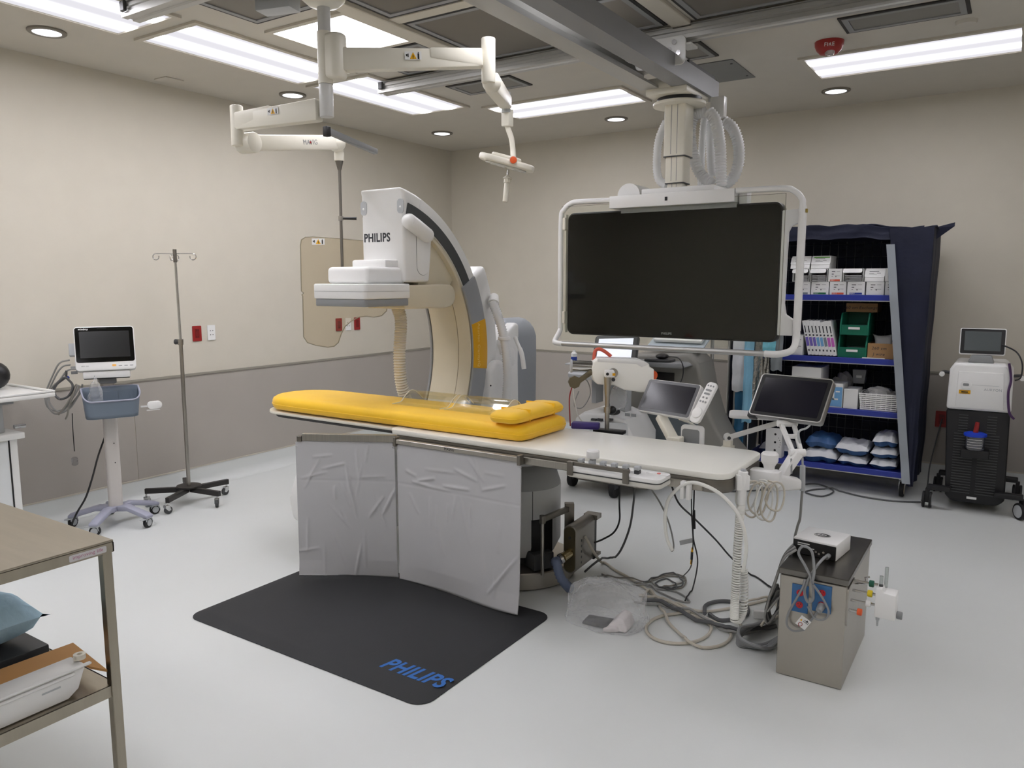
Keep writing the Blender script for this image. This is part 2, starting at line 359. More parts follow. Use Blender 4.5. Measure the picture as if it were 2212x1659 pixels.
# wall outlets
def outlet(name, label, P, nrm, wd, h, m, kind, group=None):
    r = Vector((-nrm[1], nrm[0], 0)); t = thing(name, label, 'outlet', P, 0, group); Fm = frame(P, r, (0, 0, 1))
    MB(Fm).prism(rrect(wd, h, .006), 'z', 0.0005, .008).build('plate', m, t, bevel=.002, seg=1)
    if kind == 'red':
        MB(Fm).prism(rrect(wd * .46, h * .58, .004), 'z', .008, .011).build('socket', mat('dark_red', (118, 28, 28), .4), t, bevel=.001, seg=1)
        bars([(x, x + .003, y, y + .009) for x in (-.008, .006) for y in (.02, -.03)], Fm @ Matrix.Translation((0, 0, .011)), M_black, t, 'slot')
    else:
        bars([(x, x + .007, y, y + .007) for x in (-.014, .008) for y in (.012, -.02)], Fm @ Matrix.Translation((0, 0, .008)), M_dgrey, t, 'port')
    return t
for y0, lb in ((3.655, 'red outlet plate on left wall next to the infusion stand'), (5.16, 'red outlet plate seen through clear shield, nearer the infusion stand'), (5.40, 'red outlet plate on left wall at the lower shield corner')):
    outlet('wall_outlet', lb, (XL, y0, 1.205), (1, 0, 0), .078, .12, M_red, 'red', 'red outlet plates')
for y0, lb in ((3.783, 'white four-port data plate on left wall next to the infusion stand'), (5.28, 'white four-port data plate between two red outlets')):
    outlet('data_outlet', lb, (XL, y0, 1.205), (1, 0, 0), .07, .12, M_white, 'white', 'white data plates')
outlet('wall_outlet', 'red outlet plate on back wall beside the laser console', (-.43, YB - .0045, .52), (0, -1, 0), .09, .13, M_red, 'red', 'red outlet plates')

# ================================================================ CEILING RAILS AND BRIDGE
def acrylic(name, tint, gl=0.06):
    m = bpy.data.materials.new(name); m.use_nodes = True; nt = m.node_tree; nt.nodes.clear()
    out = nt.nodes.new('ShaderNodeOutputMaterial'); mx = nt.nodes.new('ShaderNodeMixShader'); tr = nt.nodes.new('ShaderNodeBsdfTransparent'); g = nt.nodes.new('ShaderNodeBsdfGlossy')
    lw = nt.nodes.new('ShaderNodeLayerWeight'); lw.inputs['Blend'].default_value = 0.25
    ml = nt.nodes.new('ShaderNodeMath'); ml.operation = 'MULTIPLY_ADD'; ml.inputs[1].default_value = 0.3; ml.inputs[2].default_value = gl
    nt.links.new(lw.outputs['Fresnel'], ml.inputs[0]); nt.links.new(ml.outputs[0], mx.inputs[0])
    tr.inputs[0].default_value = lin(tint) + (1,); g.inputs['Roughness'].default_value = 0.04; g.inputs[0].default_value = (.9, .9, .9, 1)
    nt.links.new(tr.outputs[0], mx.inputs[1]); nt.links.new(g.outputs[0], mx.inputs[2]); nt.links.new(mx.outputs[0], out.inputs[0])
    MATS[name] = m; return m
M_pane = acrylic('clear_pane', (251, 252, 250), .008)
M_shield = acrylic('lead_acrylic', (247, 243, 235), .025)
M_edge = mat('acrylic_edge', (120, 118, 104), .2)

def rail(y0, x0, x1, label):
    t = thing('ceiling_rail', label, 'rail', ((x0 + x1) / 2, y0 + .05, ZC - .09), 0, 'fixed aluminium ceiling rails')
    z = ZC - .09
    pr = [(0, z), (0, z + .022), (.008, z + .026), (.008, z + .04), (0, z + .044), (0, z + .06), (.01, z + .063), (.01, z + .068), (0, z + .071), (0, z + .0745), (.1, z + .0745), (.1, z + .06), (.09, z + .05), (.1, z + .04), (.1, z), (.065, z), (.06, z + .008), (.04, z + .008), (.035, z)]
    MB().prism([(y0 + p[0], p[1]) for p in pr], 'x', x0, x1).build('rail_profile', M_alu, t, ang=20)
    MB().bb(x0 + .02, x0 + .06, y0 - .02, y0 - .001, z + .02, z + .07).build('end_stop', M_dgrey, t, bevel=.004, seg=1)
    for x in (-3.0, -1.66, -.3): MB().bb(x - .05, x + .05, y0 - .006, y0 + .106, z + .062, z + .0893).build('rail_clamp', M_dsteel, t)
    return t
rail(4.25, -3.93, 1.6, 'long aluminium ceiling rail running behind the white hanging bracket')
rail(2.36, -3.93, 1.6, 'aluminium ceiling rail ending in front of the fluorescent panel')

t = thing('ceiling_bridge', 'grey twin-beam bridge hanging from the ceiling rails and carrying the monitor column', 'bridge', (-1.84, 3.3, 2.745))
def beam(x0, sgn, y1, m):
    z0 = 2.75; p = [(0, 0), (.115, 0), (.115, .014), (.10, .014), (.10, .007), (.02, .007), (.02, .085), (.05, .092), (.05, .112), (0, .112)]
    return MB().prism([(x0 + sgn * a, z0 + b) for a, b in p], 'y', 1.3, y1).build('beam', m, t, ang=20)
beam(-1.685, -1, 4.985, M_alud); beam(-1.995, 1, 4.47, M_alu)
MB().bb(-1.873, -1.835, 1.3, 4.02, 2.80, 2.83).build('cable_tray', M_alu, t, bevel=.003, seg=1)
MB().bb(-1.876, -1.80, 4.0, 4.06, 2.795, 2.835).build('tray_end', M_white2, t)
for y in (2.41, 4.3):
    MB().prism(rrect(.30, .155, .03, 4, -1.775, 2.875), 'y', y - .072, y - .062).build('hanger_plate', M_white2, t, bevel=.002, seg=1)
    for x, z in ((-1.69, 2.92), (-1.665, 2.86), (-1.72, 2.885)): MB().cyl((x, y - .072, z), (x, y - .08, z), .014, n=12).build('bolt', M_chrome, t)
    MB().bb(-1.66, -1.60, y - .06, y + .05, 2.90, 2.912).build('hanger_foot', M_white2, t)
    MB().bb(-1.70, -1.685, y + .15, y + .6 if y > 3 else y + .5, 2.862, 2.88).build('cable_clip_strip', M_dgrey, t)

# ================================================================ CEILING MONITOR
t = thing('ceiling_monitor', 'huge black display hanging on a white telescopic column with tube frame', 'monitor', (-1.82, 4.6, 1.18)); TM = t
MB().bb(-1.965, -1.706, 4.475, 4.86, 2.715, 2.7505).build('carriage', M_ivory, t, bevel=.004)
MB().bb(-1.965, -1.806, 4.475, 4.86, 2.748, 2.81).build('carriage_body', M_ivory, t, bevel=.004)
MB().cyl((-1.82, 4.66, 2.69), (-1.82, 4.66, 2.715), .135, n=36).build('turntable_gap', M_black, t)
MB().cyl((-1.82, 4.66, 2.672), (-1.82, 4.66, 2.69), .16, n=40).build('turntable', M_ivory, t, bevel=.004)
def colsec(h, z0, z1, nm):
    c = MB().prism(rrect(2 * h, 2 * h, .012, 3, -1.82, 4.66), 'z', z0, z1).build(nm, M_ivory, t)
    for k in (-.3, .25): MB().bb(-1.82 + k * h - .0015, -1.82 + k * h + .0015, 4.66 - h - .001, 4.66 - h + .002, z0 + .01, z1).build('groove', M_mgrey, c)
    MB().prism(rrect(2 * h + .004, 2 * h + .004, .012, 3, -1.82, 4.66), 'z', z0 - .006, z0).build('collar', M_dgrey, c)
colsec(.070, 2.37, 2.672, 'column_section'); colsec(.060, 2.21, 2.37, 'column_section'); colsec(.05, 2.17, 2.21, 'column_section')
MB().bb(-1.99, -1.53, 4.5, 4.78, 2.125, 2.17).build('pivot_block', M_white, t, bevel=.006)
MB().bb(-2.186, -1.395, 4.455, 4.60, 2.06, 2.135).build('top_beam', M_white, t, bevel=.004)
MB().bb(-2.12, -1.39, 4.49, 4.6, 2.03, 2.06).build('beam_underside', M_alud, t)
MB().bb(-1.385, -1.34, 4.52, 4.6, 2.03, 2.125).build('beam_bracket', M_white, t)
MB().bb(-1.815, -1.80, 4.45, 4.456, 2.088, 2.11).build('sensor', M_black, t)
MB().prism([(-2.075 + .075 * math.cos(math.radians(a)), 2.14 + .072 * math.sin(math.radians(a))) for a in range(0, 181, 10)], 'y', 4.5, 4.72).build('motor_cover', M_white, t)
MB().prism(rrect(1.375, .793, .045, 6, -1.8175, 1.6535), 'y', 4.5, 4.58).build('display_housing', M_black, t, bevel=.006)
MB().prism(rrect(1.353, .771, .038, 6, -1.8175, 1.6535), 'y', 4.497, 4.5).build('screen', M_screen, t)
MB().prism(rrect(1.2, .6, .05, 4, -1.8175, 1.66), 'y', 4.58, 4.63).build('rear_cover', M_lgrey, t, bevel=.01)
text('PHILIPS', .02, frame((-1.80, 4.4965, 1.285), (1, 0, 0), (0, 0, 1)), M_mgrey, t, bold=.0005, ext=.0003)
MB().prism(rrect(1.425, .87, .006, 2, -1.8225, 1.655), 'y', 4.468, 4.472).build('protective_pane', M_pane, t)
ring_ = MB(); ring_.bb(-2.535, -1.11, 4.467, 4.473, 2.0885, 2.0905); ring_.build('pane_edge', M_edge, t)
ring_ = MB(); ring_.bb(-1.1115, -1.1095, 4.467, 4.473, 1.22, 2.09); ring_.build('pane_edge', M_edge, t)
for z in (1.37, 1.98): MB().bb(-2.525, -2.505, 4.462, 4.51, z - .04, z + .04).build('pane_hinge', M_ivory, t, bevel=.003, seg=1)
MB().bb(-2.515, -2.507, 4.48, 4.51, 1.27, 2.04).build('side_strip', M_ivory, t)
fl = cr([(-2.19, 4.48, 2.112), (-2.40, 4.48, 2.116), (-2.47, 4.48, 2.11), (-2.525, 4.48, 2.07), (-2.545, 4.48, 2.0), (-2.545, 4.48, 1.6), (-2.545, 4.48, 1.33), (-2.545, 4.475, 1.28), (-2.553, 4.43, 1.225), (-2.54, 4.405, 1.205), (-2.48, 4.395, 1.20)], 6)
MB().tube(fl, .017, 12).build('frame_tube', M_white, t)
MB().cyl((-2.48, 4.395, 1.20), (-1.17, 4.395, 1.20), .0165, n=16).build('handle_bar', M_alu, t)
fr = cr([(-1.17, 4.395, 1.20), (-1.09, 4.40, 1.202), (-1.03, 4.43, 1.225), (-1.02, 4.475, 1.28), (-1.02, 4.48, 1.33)], 6)
MB().tube(fr, .0195, 12).build('frame_tube', M_white, t)
fr = cr([(-1.02, 4.48, 1.33), (-1.02, 4.48, 1.7), (-1.02, 4.48, 2.0), (-1.03, 4.48, 2.06), (-1.07, 4.48, 2.10), (-1.13, 4.48, 2.118), (-1.39, 4.48, 2.122)], 6)
MB().tube(fr, [.0215] * 13 + [.017] * (len(fr) - 13), 12).build('frame_tube', M_white, t)
MB().prism([(-1.135, 2.0), (-1.04, 2.005), (-1.04, 1.93), (-1.085, 1.915), (-1.10, 1.88), (-1.105, 1.48), (-1.095, 1.42), (-1.05, 1.39), (-1.05, 1.30), (-1.135, 1.30)], 'y', 4.50, 4.545).build('side_bracket', M_white, t, bevel=.005)
MB().bb(-1.002, -.994, 4.465, 4.49, 1.98, 2.0).build('sticker', mat('olive_label', (150, 130, 50), .6), t)
def hose(P, r, nm, m, par, pitch=.0165, amp=.11, n=12):
    p = cr(P, 24); ln = [0]
    for a, b in zip(p, p[1:]): ln.append(ln[-1] + (b - a).length)
    k = max(8, int(ln[-1] / pitch) * 2); q = []; j = 0
    for i in range(k + 1):
        s_ = ln[-1] * i / k
        while j < len(ln) - 2 and ln[j + 1] < s_: j += 1
        f = (s_ - ln[j]) / max(1e-9, ln[j + 1] - ln[j]); q.append(p[j].lerp(p[j + 1], f))
    return MB().tube(q, [r * (1 + (amp if i % 2 else -amp)) for i in range(k + 1)], n).build(nm, m, par, ang=80)
M_hose = mat('white_corrugated_hose', (226, 227, 226), .45)
hubz = 4.86
MB().bb(-1.69, -1.60, 4.84, 4.9, 2.62, 2.745).build('hose_hanger', M_white2, t, bevel=.006)
def hp(l, y): return [at(u, v, y=y) for u, v in l]
hose(hp([(1524, 240), (1500, 250), (1491, 285), (1497, 335), (1515, 378), (1540, 398)], 4.80), .034, 'hose', M_hose, t)
hose(hp([(1530, 240), (1546, 262), (1555, 310), (1557, 360), (1558, 402)], 4.76), .034, 'hose', M_hose, t)
hose(hp([(1523, 245), (1518, 290), (1515, 350), (1514, 403)], 4.90), .022, 'hose', M_hose, t)
hose(hp([(1534, 250), (1534, 300), (1536, 350), (1540, 380)], 4.98), .028, 'hose', M_hose, t)
hose(hp([(1563, 262), (1582, 276), (1594, 308), (1596, 345), (1585, 382), (1562, 402)], 4.92), .034, 'hose', M_hose, t)
hose(hp([(1440, 262), (1424, 300), (1419, 345), (1422, 385), (1440, 402)], 4.85), .026, 'hose', M_hose, t)

# ================================================================ C-ARM
XC, CYc, CZc = -3.25, 3.33, 1.13
ca = thing('c_arm_xray', 'white floor-mounted C-arm x-ray system with yellow name label behind the table', 'x-ray machine', (XC, 4.9, 0))
def arcpoly(r0, r1, a0, a1, n=28):
    o = [(CYc + r1 * math.cos(math.radians(a0 + (a1 - a0) * k / n)), CZc + r1 * math.sin(math.radians(a0 + (a1 - a0) * k / n))) for k in range(n + 1)]
    return o + [(CYc + r0 * math.cos(math.radians(a1 + (a0 - a1) * k / n)), CZc + r0 * math.sin(math.radians(a1 + (a0 - a1) * k / n))) for k in range(n + 1)]
def arcsolid(r0, r1, x0, x1, a0, a1, nm, m, par, n=40, bev=0):
    b = MB(); vs = []; fs = []
    for k in range(n + 1):
        a = math.radians(a0 + (a1 - a0) * k / n); c, s = math.cos(a), math.sin(a)
        vs += [(x, CYc + r * c, CZc + r * s) for (x, r) in ((x0, r0), (x1, r0), (x1, r1), (x0, r1))]
    for k in range(n): fs += [(4 * k + i, 4 * k + (i + 1) % 4, 4 * k + 4 + (i + 1) % 4, 4 * k + 4 + i) for i in range(4)]
    fs += [(3, 2, 1, 0), (4 * n, 4 * n + 1, 4 * n + 2, 4 * n + 3)]
    return b.add(vs, fs).build(nm, m, par, bevel=bev)
arcsolid(.895, 1.04, XC - .175, XC + .175, -82, 70, 'arc_body', M_white, ca, 60, .012)
arcsolid(.868, .895, XC - .160, XC + .168, -80, 66, 'inner_liner', M_cream, ca, 50, .004)
arcsolid(.8665, .8685, XC + .062, XC + .066, -78, 60, 'liner_seam', mat('seam', (150, 140, 116), .5), ca, 40)
for s in (1, -1):
    arcsolid(.897, .968, XC + s * .1745, XC + s * .181, 30, 76, 'track', mat('track_grey', (72, 74, 75), .4), ca, 40)
    x0, x1 = sorted((XC + s * .172, XC + s * .192))
    arcsolid(.872, 1.028, x0, x1, -76, 30, 'side_cover', mat('cover_grey', (150, 153, 156), .38), ca, 50, .008)
lb = arcsolid(.8735, 1.027, XC + .186, XC + .195, -7, 12.5, 'name_label', M_yellow, ca, 16, .002)
text('Azurion ClarityIQ', .038, frame((XC + .1953, CYc + .925, CZc + .045), (0, 0, -1), (0, 1, 0)), mat('label_text', (236, 206, 120), .5), lb, ext=.0006)
# detector housing
pts = [(3.53, 1.60), (3.53, 2.05)] + [(CYc + 1.046 * math.cos(math.radians(a)), CZc + 1.046 * math.sin(math.radians(a))) for a in (80, 76, 72, 68, 64)] + [(3.80, 1.93), (3.785, 1.75), (3.765, 1.60)]
pts[1] = (3.53, 2.12)
dh = MB().prism(pts, 'x', XC - .172, XC + .172).build('detector_housing', M_white, ca, bevel=.03, seg=4)
text('PHILIPS', .072, frame((XC - .045, 3.5295, 1.868), (1, 0, 0), (0, 0, 1)), M_ink, dh, bold=.0018, ext=.0008, sx=.88)
MB().prism(rrect(.119, .294, .057, 6, 3.70, 1.79), 'x', XC + .172, XC + .1735).build('panel_joint', M_mgrey, dh)
MB().prism(rrect(.115, .29, .055, 6, 3.70, 1.79), 'x', XC + .172, XC + .1755)  .build('service_panel', M_white, dh)
for x in (XC - .148, XC + .150):
    MB().prism(rrect(.05, .085, .022, 5, x, 2.05), 'y', 3.526, 3.531).build('latch_recess', M_lgrey, dh)
    MB().ball((x, 3.527, 2.045), .007, 10, 6).build('latch_button', M_white, dh)
MB().tube([at(884, 478, x=XC + .19) , at(900, 490, x=XC + .195), at(922, 508, x=XC + .19)], .046, 16).build('grip', M_white, dh)
g0, g1 = at(884, 478, x=XC + .19), at(922, 508, x=XC + .19)
for g in (g0, g1): MB().ball(g, .046, 14, 9).build('grip_end', M_white, dh)
MB().bb(XC - .155, XC + .12, 3.42, 3.56, 1.68, 1.735).build('lift_block', M_white, ca, bevel=.012)
MB().bb(XC - .185, XC + .145, 3.24, 3.58, 1.592, 1.69).build('detector_shroud', M_white, ca, bevel=.025, seg=4)
MB().prism(rrect(.43, .39, .03, 5, XC, 3.345), 'z', 1.505, 1.592).build('detector_plate', M_white, ca, bevel=.008)
MB().prism(rrect(.432, .392, .03, 5, XC, 3.345), 'z', 1.548, 1.5495).build('plate_seam', M_mgrey, ca)
MB().prism(rrect(.418, .378, .03, 5, XC, 3.345), 'z', 1.462, 1.506).build('bumper', M_mgrey, ca, bevel=.008)
arm = [(3.53, 1.44), (3.53, 1.582), (3.92, 1.59)] + [(3.97 + .072 * math.cos(math.radians(a)), 1.515 + .074 * math.sin(math.radians(a))) for a in (75, 45, 15, -15, -45, -75)] + [(3.93, 1.435)]
MB().prism(arm, 'x', XC - .14, XC + .165).build('detector_arm', M_cream, ca, bevel=.012, seg=3)
MB().prism([(3.70, 1.57), (3.74, 1.98), (3.84, 1.93), (3.95, 1.80), (4.06, 1.62), (4.02, 1.57)], 'x', XC - .12, XC + .13).build('support_wedge', M_cream, ca, bevel=.01)
hose([(XC + .02, 3.62, 1.46), (XC + .02, 3.66, 1.36), (XC + .02, 3.64, 1.15), (XC + .02, 3.65, .98), (XC + .02, 3.70, .84), (XC + .02, 3.78, .72), (XC + .02, 3.86, .66)], .037, 'hose', mat('cream_hose', (214, 208, 192), .5), ca)
hose([(XC - .21, 4.30, 1.05), (XC - .21, 4.26, .9), (XC - .21, 4.15, .7), (XC - .2, 3.95, .5)], .024, 'hose', MATS['cream_hose'], ca)
# x-ray tube under the table
MB().prism([(2.93, .23), (2.91, .36), (2.97, .50), (3.2, .60), (3.5, .60), (3.72, .45), (3.75, .25), (3.6, .12), (3.1, .12)], 'x', XC - .215, XC + .2).build('xray_tube_housing', M_white, ca, bevel=.03, seg=4)
# stand
MB().prism(arcpoly(1.045, 1.22, -38, 29, 16), 'x', XC - .17, XC + .15).build('sleeve', M_white, ca, bevel=.03, seg=3)
MB().prism([(4.38, .62), (4.38, .98), (4.46, 1.05), (4.56, 1.05), (4.60, .62)], 'x', XC + .02, XC + .20).build('gear_cover', M_white, ca, bevel=.03, seg=3)
MB().cyl((XC - .06, 4.50, 1.05), (XC - .06, 4.80, 1.05), .22, .21, n=40).build('pivot_drum', M_white, ca, bevel=.03, seg=3)
MB().prism([(XC - .30, .03), (XC - .30, 1.25)] + [(XC - .02 + .16 * math.cos(math.radians(a)), 1.16 + .17 * math.sin(math.radians(a))) for a in (90, 70, 50, 30, 10)] + [(XC + .14, 1.0), (XC + .13, .03)], 'y', 4.78, 5.12).build('stand_column', mat('stand_grey', (150, 155, 160), .4), ca, bevel=.03, seg=3)
MB().prism([(4.60, .03), (4.60, 1.0), (4.68, 1.22), (4.80, 1.30), (4.86, 1.30), (4.86, .03)], 'x', XC - .08, XC + .14).build('front_cover', M_white, ca, bevel=.03, seg=3)
MB().prism(rrect(.66, .9, .1, 6, XC - .08, 4.80), 'z', 0.001, .03).build('floor_plate', M_lgrey, ca)
def cp(l, y): return [at(u, v, y=y) for u, v in l]
hose(cp([(1064, 652), (1072, 672), (1084, 710), (1092, 750), (1096, 790), (1096, 830), (1094, 866)], 4.42), .031, 'hose', M_hose, ca)
p = at(1089, 731, y=4.42); MB().cyl(p - Vector((0, 0, .012)), p + Vector((0, 0, .012)), .043, n=20).build('hose_clamp', M_white, ca, bevel=.004)
p = at(1066, 655, y=4.42); MB().cyl(p, p + Vector((-.02, .04, .05)), .04, .03, n=18).build('hose_socket', M_white, ca)
MB().tube(cr(cp([(1112, 728), (1118, 742), (1127, 765), (1132, 797)], 4.56), 5), [.014] * 8 + [.017] * 8, 10).build('lever', M_white, ca)
MB().bb(-3.13, -3.08, 4.57, 4.63, 1.08, 1.19).build('lever_mount', M_white, ca, bevel=.01)
MB().cyl(at(1060, 833, y=4.38), at(1060, 833, y=4.375), .006, n=10).build('screw', M_black, ca)

# ================================================================ PATIENT TABLE
tb = thing('patient_table', 'white angiography table top with steel rails on a round grey pedestal', 'table', (-2.22, 3.47, 0))
top = [(-2.72, 3.56), (-2.78, 3.50), (-2.78, 3.06), (-2.74, 3.02), (-1.0, 3.02)]
top = [(-.93 - .07 * (1 - math.cos(math.radians(a))), 3.02 + .07 * (1 - math.sin(math.radians(a)))) for a in (0, 22, 45, 67, 90)]
top = [(-.93, 3.49)] + [(-1.0 + .07 * math.cos(math.radians(a)), 3.49 + .07 * math.sin(math.radians(a))) for a in (22, 45, 67, 90)] + [(-2.72, 3.56), (-2.78, 3.50), (-2.78, 3.06), (-2.74, 3.02)] + [(-1.0 + .07 * math.cos(math.radians(a)), 3.09 + .07 * math.sin(math.radians(a))) for a in (-90, -67, -45, -22, 0)]
MB().prism(top, 'z', .795, .822).build('table_top', mat('table_top_white', (236, 235, 226), .3), tb, bevel=.006)
MB().prism([(-.945 - (-.945 - p[0]) * .985, 3.29 + (p[1] - 3.29) * .96) for p in top], 'z', .735, .795).build('top_frame', M_dsteel, tb, bevel=.01)
hd = [(-2.7, 3.07), (-2.7, 3.53)] + [(-3.73 - .2 * math.sin(math.radians(a)), 3.30 + .225 * math.cos(math.radians(a))) for a in range(0, 181, 15)]
MB().prism(hd, 'z', .800, .815).build('head_board', M_ivory, tb, bevel=.004)
MB().prism([(-2.7 + (p[0] + 2.7) * .96, 3.3 + (p[1] - 3.3) * .93) for p in hd], 'z', .782, .800).build('head_board_underside', M_dgrey, tb)
for y in (2.985, 3.585):
    r_ = MB().bb(-2.74, -1.02, y - .006, y + .006, .752, .786).build('accessory_rail', M_steel, tb, bevel=.002, seg=1)
    for x in (-2.6, -2.0, -1.5, -1.1): MB().bb(x - .015, x + .015, min(y, 3.29 + (y - 3.29) * .9), max(y, 3.29 + (y - 3.29) * .9), .758, .78).build('rail_spacer', M_dsteel, r_)
PX, PY = -2.22, 3.47
pc = Matrix.Translation((PX, PY, 0))
MB().lathe([(.13, .735), (.15, .735), (.15, .66), (.165, .645), (.165, .60)], M=pc, n=40).build('pedestal_neck', M_white, tb)
MB().lathe([(.165, .635), (.185, .62), (.20, .60), (.225, .52), (.225, .515)], M=pc, n=44).build('pedestal_shoulder', mat('shoulder_grey', (176, 178, 178), .4), tb)
MB().lathe([(.227, .515), (.227, .21), (.195, .145), (.05, .13)], M=pc, n=48).build('pedestal_body', mat('pedestal_grey', (214, 215, 214), .4), tb, ang=50)
sm = MB(pc).bb(-.0015, .0015, -.2285, -.225, .215, .515, M=Matrix.Rotation(math.radians(50), 4, 'Z')).build('body_seam', M_dgrey, tb)
MB().cyl((PX, PY, .09), (PX, PY, .15), .16, n=40).build('pedestal_core', M_dgrey, tb)
MB().lathe([(.29, .0035), (.305, .012), (.305, .092), (.30, .098), (.05, .10)], M=pc, n=52).build('base_plate', M_steel2, tb)
for a, w_ in ((56, .03), (74, .03)): MB(pc).bb(-w_, w_, -.231, -.215, .17, .36, M=Matrix.Rotation(math.radians(a), 4, 'Z')).build('service_opening', M_black, tb)
MB(pc).bb(-.06, .06, -.28, -.17, .101, .19, M=Matrix.Rotation(math.radians(60), 4, 'Z')).build('junction_box', M_dgrey, tb, bevel=.006)

# mattress and head cushion
M_yel = mat('yellow_vinyl_fabric', (252, 200, 34), .55, var=.03, scale=8, bump=.12, bscale=25, sheen=.2)
def pad(out, z0, z1, nm, label, cat, puff=.012, bev=.03, ins=.012):
    n = len(out); cx = sum(p[0] for p in out) / n; cy = sum(p[1] for p in out) / n
    def off(k): return [(cx + (p[0] - cx) * (1 - k / abs(max(q[0] for q in out) - cx)), cy + (p[1] - cy) * (1 - k / abs(max(q[1] for q in out) - cy))) for p in out]
    lay = [(off(.03), z0), (off(.008), z0 + .006), (off(0), z0 + (z1 - z0) * .3), (off(0), z0 + (z1 - z0) * .6), (off(.006), z1 - .015), (off(.02), z1 - .004), (off(.045), z1)]
    vs = []; fs = []
    for L_, z in lay: vs += [(p[0], p[1], z + (random.random() - .5) * .002) for p in L_]
    for k in range(len(lay) - 1): fs += [(k * n + i, k * n + (i + 1) % n, (k + 1) * n + (i + 1) % n, (k + 1) * n + i) for i in range(n)]
    b = MB().add(vs, fs)
    c0 = len(vs); b.v.append(Vector((cx, cy, z0))); b.v.append(Vector((cx, cy, z1 + puff)))
    b.f += [((i + 1) % n, i, c0) for i in range(n)] + [((len(lay) - 1) * n + i, (len(lay) - 1) * n + (i + 1) % n, c0 + 1) for i in range(n)]
    return b, lay
def dense(poly, step=.04):
    o = []
    for a, b in zip(poly, poly[1:] + poly[:1]):
        L_ = math.hypot(b[0] - a[0], b[1] - a[1]); k = max(1, int(L_ / step)); o += [(a[0] + (b[0] - a[0]) * i / k, a[1] + (b[1] - a[1]) * i / k) for i in range(k)]
    return o
mo = dense([(-2.07, 3.09)] + [(-2.02 + .06 * math.cos(math.radians(a)), 3.15 + .06 * math.sin(math.radians(a))) for a in (-60, -30, 0)] + [(-1.95, 3.5)] + [(-2.02 + .06 * math.cos(math.radians(a)), 3.48 + .06 * math.sin(math.radians(a))) for a in (30, 60, 90)] + [(-3.55, 3.54)] + [(-3.70 - .21 * math.sin(math.radians(a)), 3.305 + .225 * math.cos(math.radians(a))) for a in range(15, 180, 15)] + [(-3.55, 3.075)])
mt = thing('table_mattress', 'long yellow mattress pad lying on the angiography table', 'mattress', (-2.9, 3.3, .8235))
b, lay = pad(mo, .8235, .905, 'pad', '', ''); b.build('pad', M_yel, mt, ang=60)
MB().tube([(p[0], p[1], .858) for p in lay[2][0]], .0035, 6, closed=True).build('seam_piping', M_yel, mt)
po = dense(rrect(.175, .50, .05, 4, -2.065, 3.305), .03)
pl = thing('head_cushion', 'yellow rectangular cushion resting on the foot end of the mattress', 'cushion', (-2.065, 3.315, .912))
b, lay = pad(po, .912, .972, 'pad', '', '', puff=.004); b.build('pad', M_yel, pl, ang=60)
MB().tube([(p[0], p[1], .94) for p in lay[2][0]], .003, 6, closed=True).build('seam_piping', M_yel, pl)
for y in (3.19, 3.43): MB().bb(-2.152, -1.978, y - .0015, y + .0015, .914, .9745).build('stitch_band', M_yel, pl)

# clear arm guards on the mattress
for x, lb in ((-2.73, 'curved clear acrylic arm guard on the mattress, farther from cushion'), (-2.36, 'curved clear acrylic arm guard on the mattress, next to cushion')):
    t = thing('arm_guard', lb, 'arm guard', (x, 3.4, .918))
    def gf(i, j, x=x): 
        return (x - .17 + .34 * i, 3.20 + .27 * j, .9205 + .06 * math.sin(PI * max(0, (j - .25) / .75)) ** 1.2)
    MB().grid(gf, 6, 14, thick=(0, 0, .003)).build('guard_sheet', M_pane, t)
    for i in (0, 1): MB().tube([Vector(gf(i, j / 14)) + Vector((0, 0, .0015)) for j in range(15)], .0025, 6).build('polished_edge', mat('bright_edge', (225, 222, 205), .15), t)

# lead drapes with hanging rails
M_drape = mat('silver_grey_vinyl', (190, 190, 192), .42, var=.015)
def drape(P0, P1, z0, z1, label, seed, xtra):
    rnd = random.Random(seed); P0 = Vector(P0); P1 = Vector(P1); d = (P1 - P0); L_ = d.length; d.normalize(); nrm = Vector((d.y, -d.x, 0))
    t = thing('lead_drape', label, 'curtain', (P0 + P1) / 2 + Vector((0, 0, z0)), 0, 'grey lead drapes below the table')
    creases = []
    for k in range(18):
        c = (rnd.uniform(.08, .92) * L_, rnd.uniform(.08, .92)); a = rnd.choice((rnd.gauss(PI / 2, .35), rnd.gauss(PI / 2 + .5, .3), rnd.gauss(0, .2) if c[1] > .7 or c[0] < .1 else PI / 2)); creases.append((c[0], z0 + c[1] * (z1 - z0), a, rnd.uniform(.03, .10), rnd.uniform(.003, .0055)))
    creases += xtra(L_)
    def f(i, j):
        s = i * L_; z = z0 + (z1 - z0) * j
        h = .010 * math.sin(s * 7 + seed) * (1 - j) + .012 * math.sin(s * 3.1 + 2 * seed) * (1 - j) ** 2
        if j < .12: h += .012 * math.sin(s * 6 + seed) * (.12 - j) / .12
        for (cs, cz, a, hl, am) in creases:
            u = (s - cs) * math.cos(a) + (z - cz) * math.sin(a); v = -(s - cs) * math.sin(a) + (z - cz) * math.cos(a)
            e = abs(u) / hl
            if e < 1.3 and abs(v) < .03: h += am * math.exp(-(v / .008) ** 2) * max(0, 1 - e ** 3 / 2.2)
        if .70 < j < .72: h -= .001
        zz = z
        if j == 0: zz += .012 * math.sin(s * 4 + seed)
        e = min(s, L_ - s); 
        if j > .96 and e < .02: zz -= .012 * (1 - e / .02)
        p = P0 + d * s + nrm * h; return (p.x, p.y, zz)
    MB().grid(f, 150, 170, thick=-nrm * .004).build('drape_sheet', M_drape, t, ang=180)
    return t, d, nrm, L_
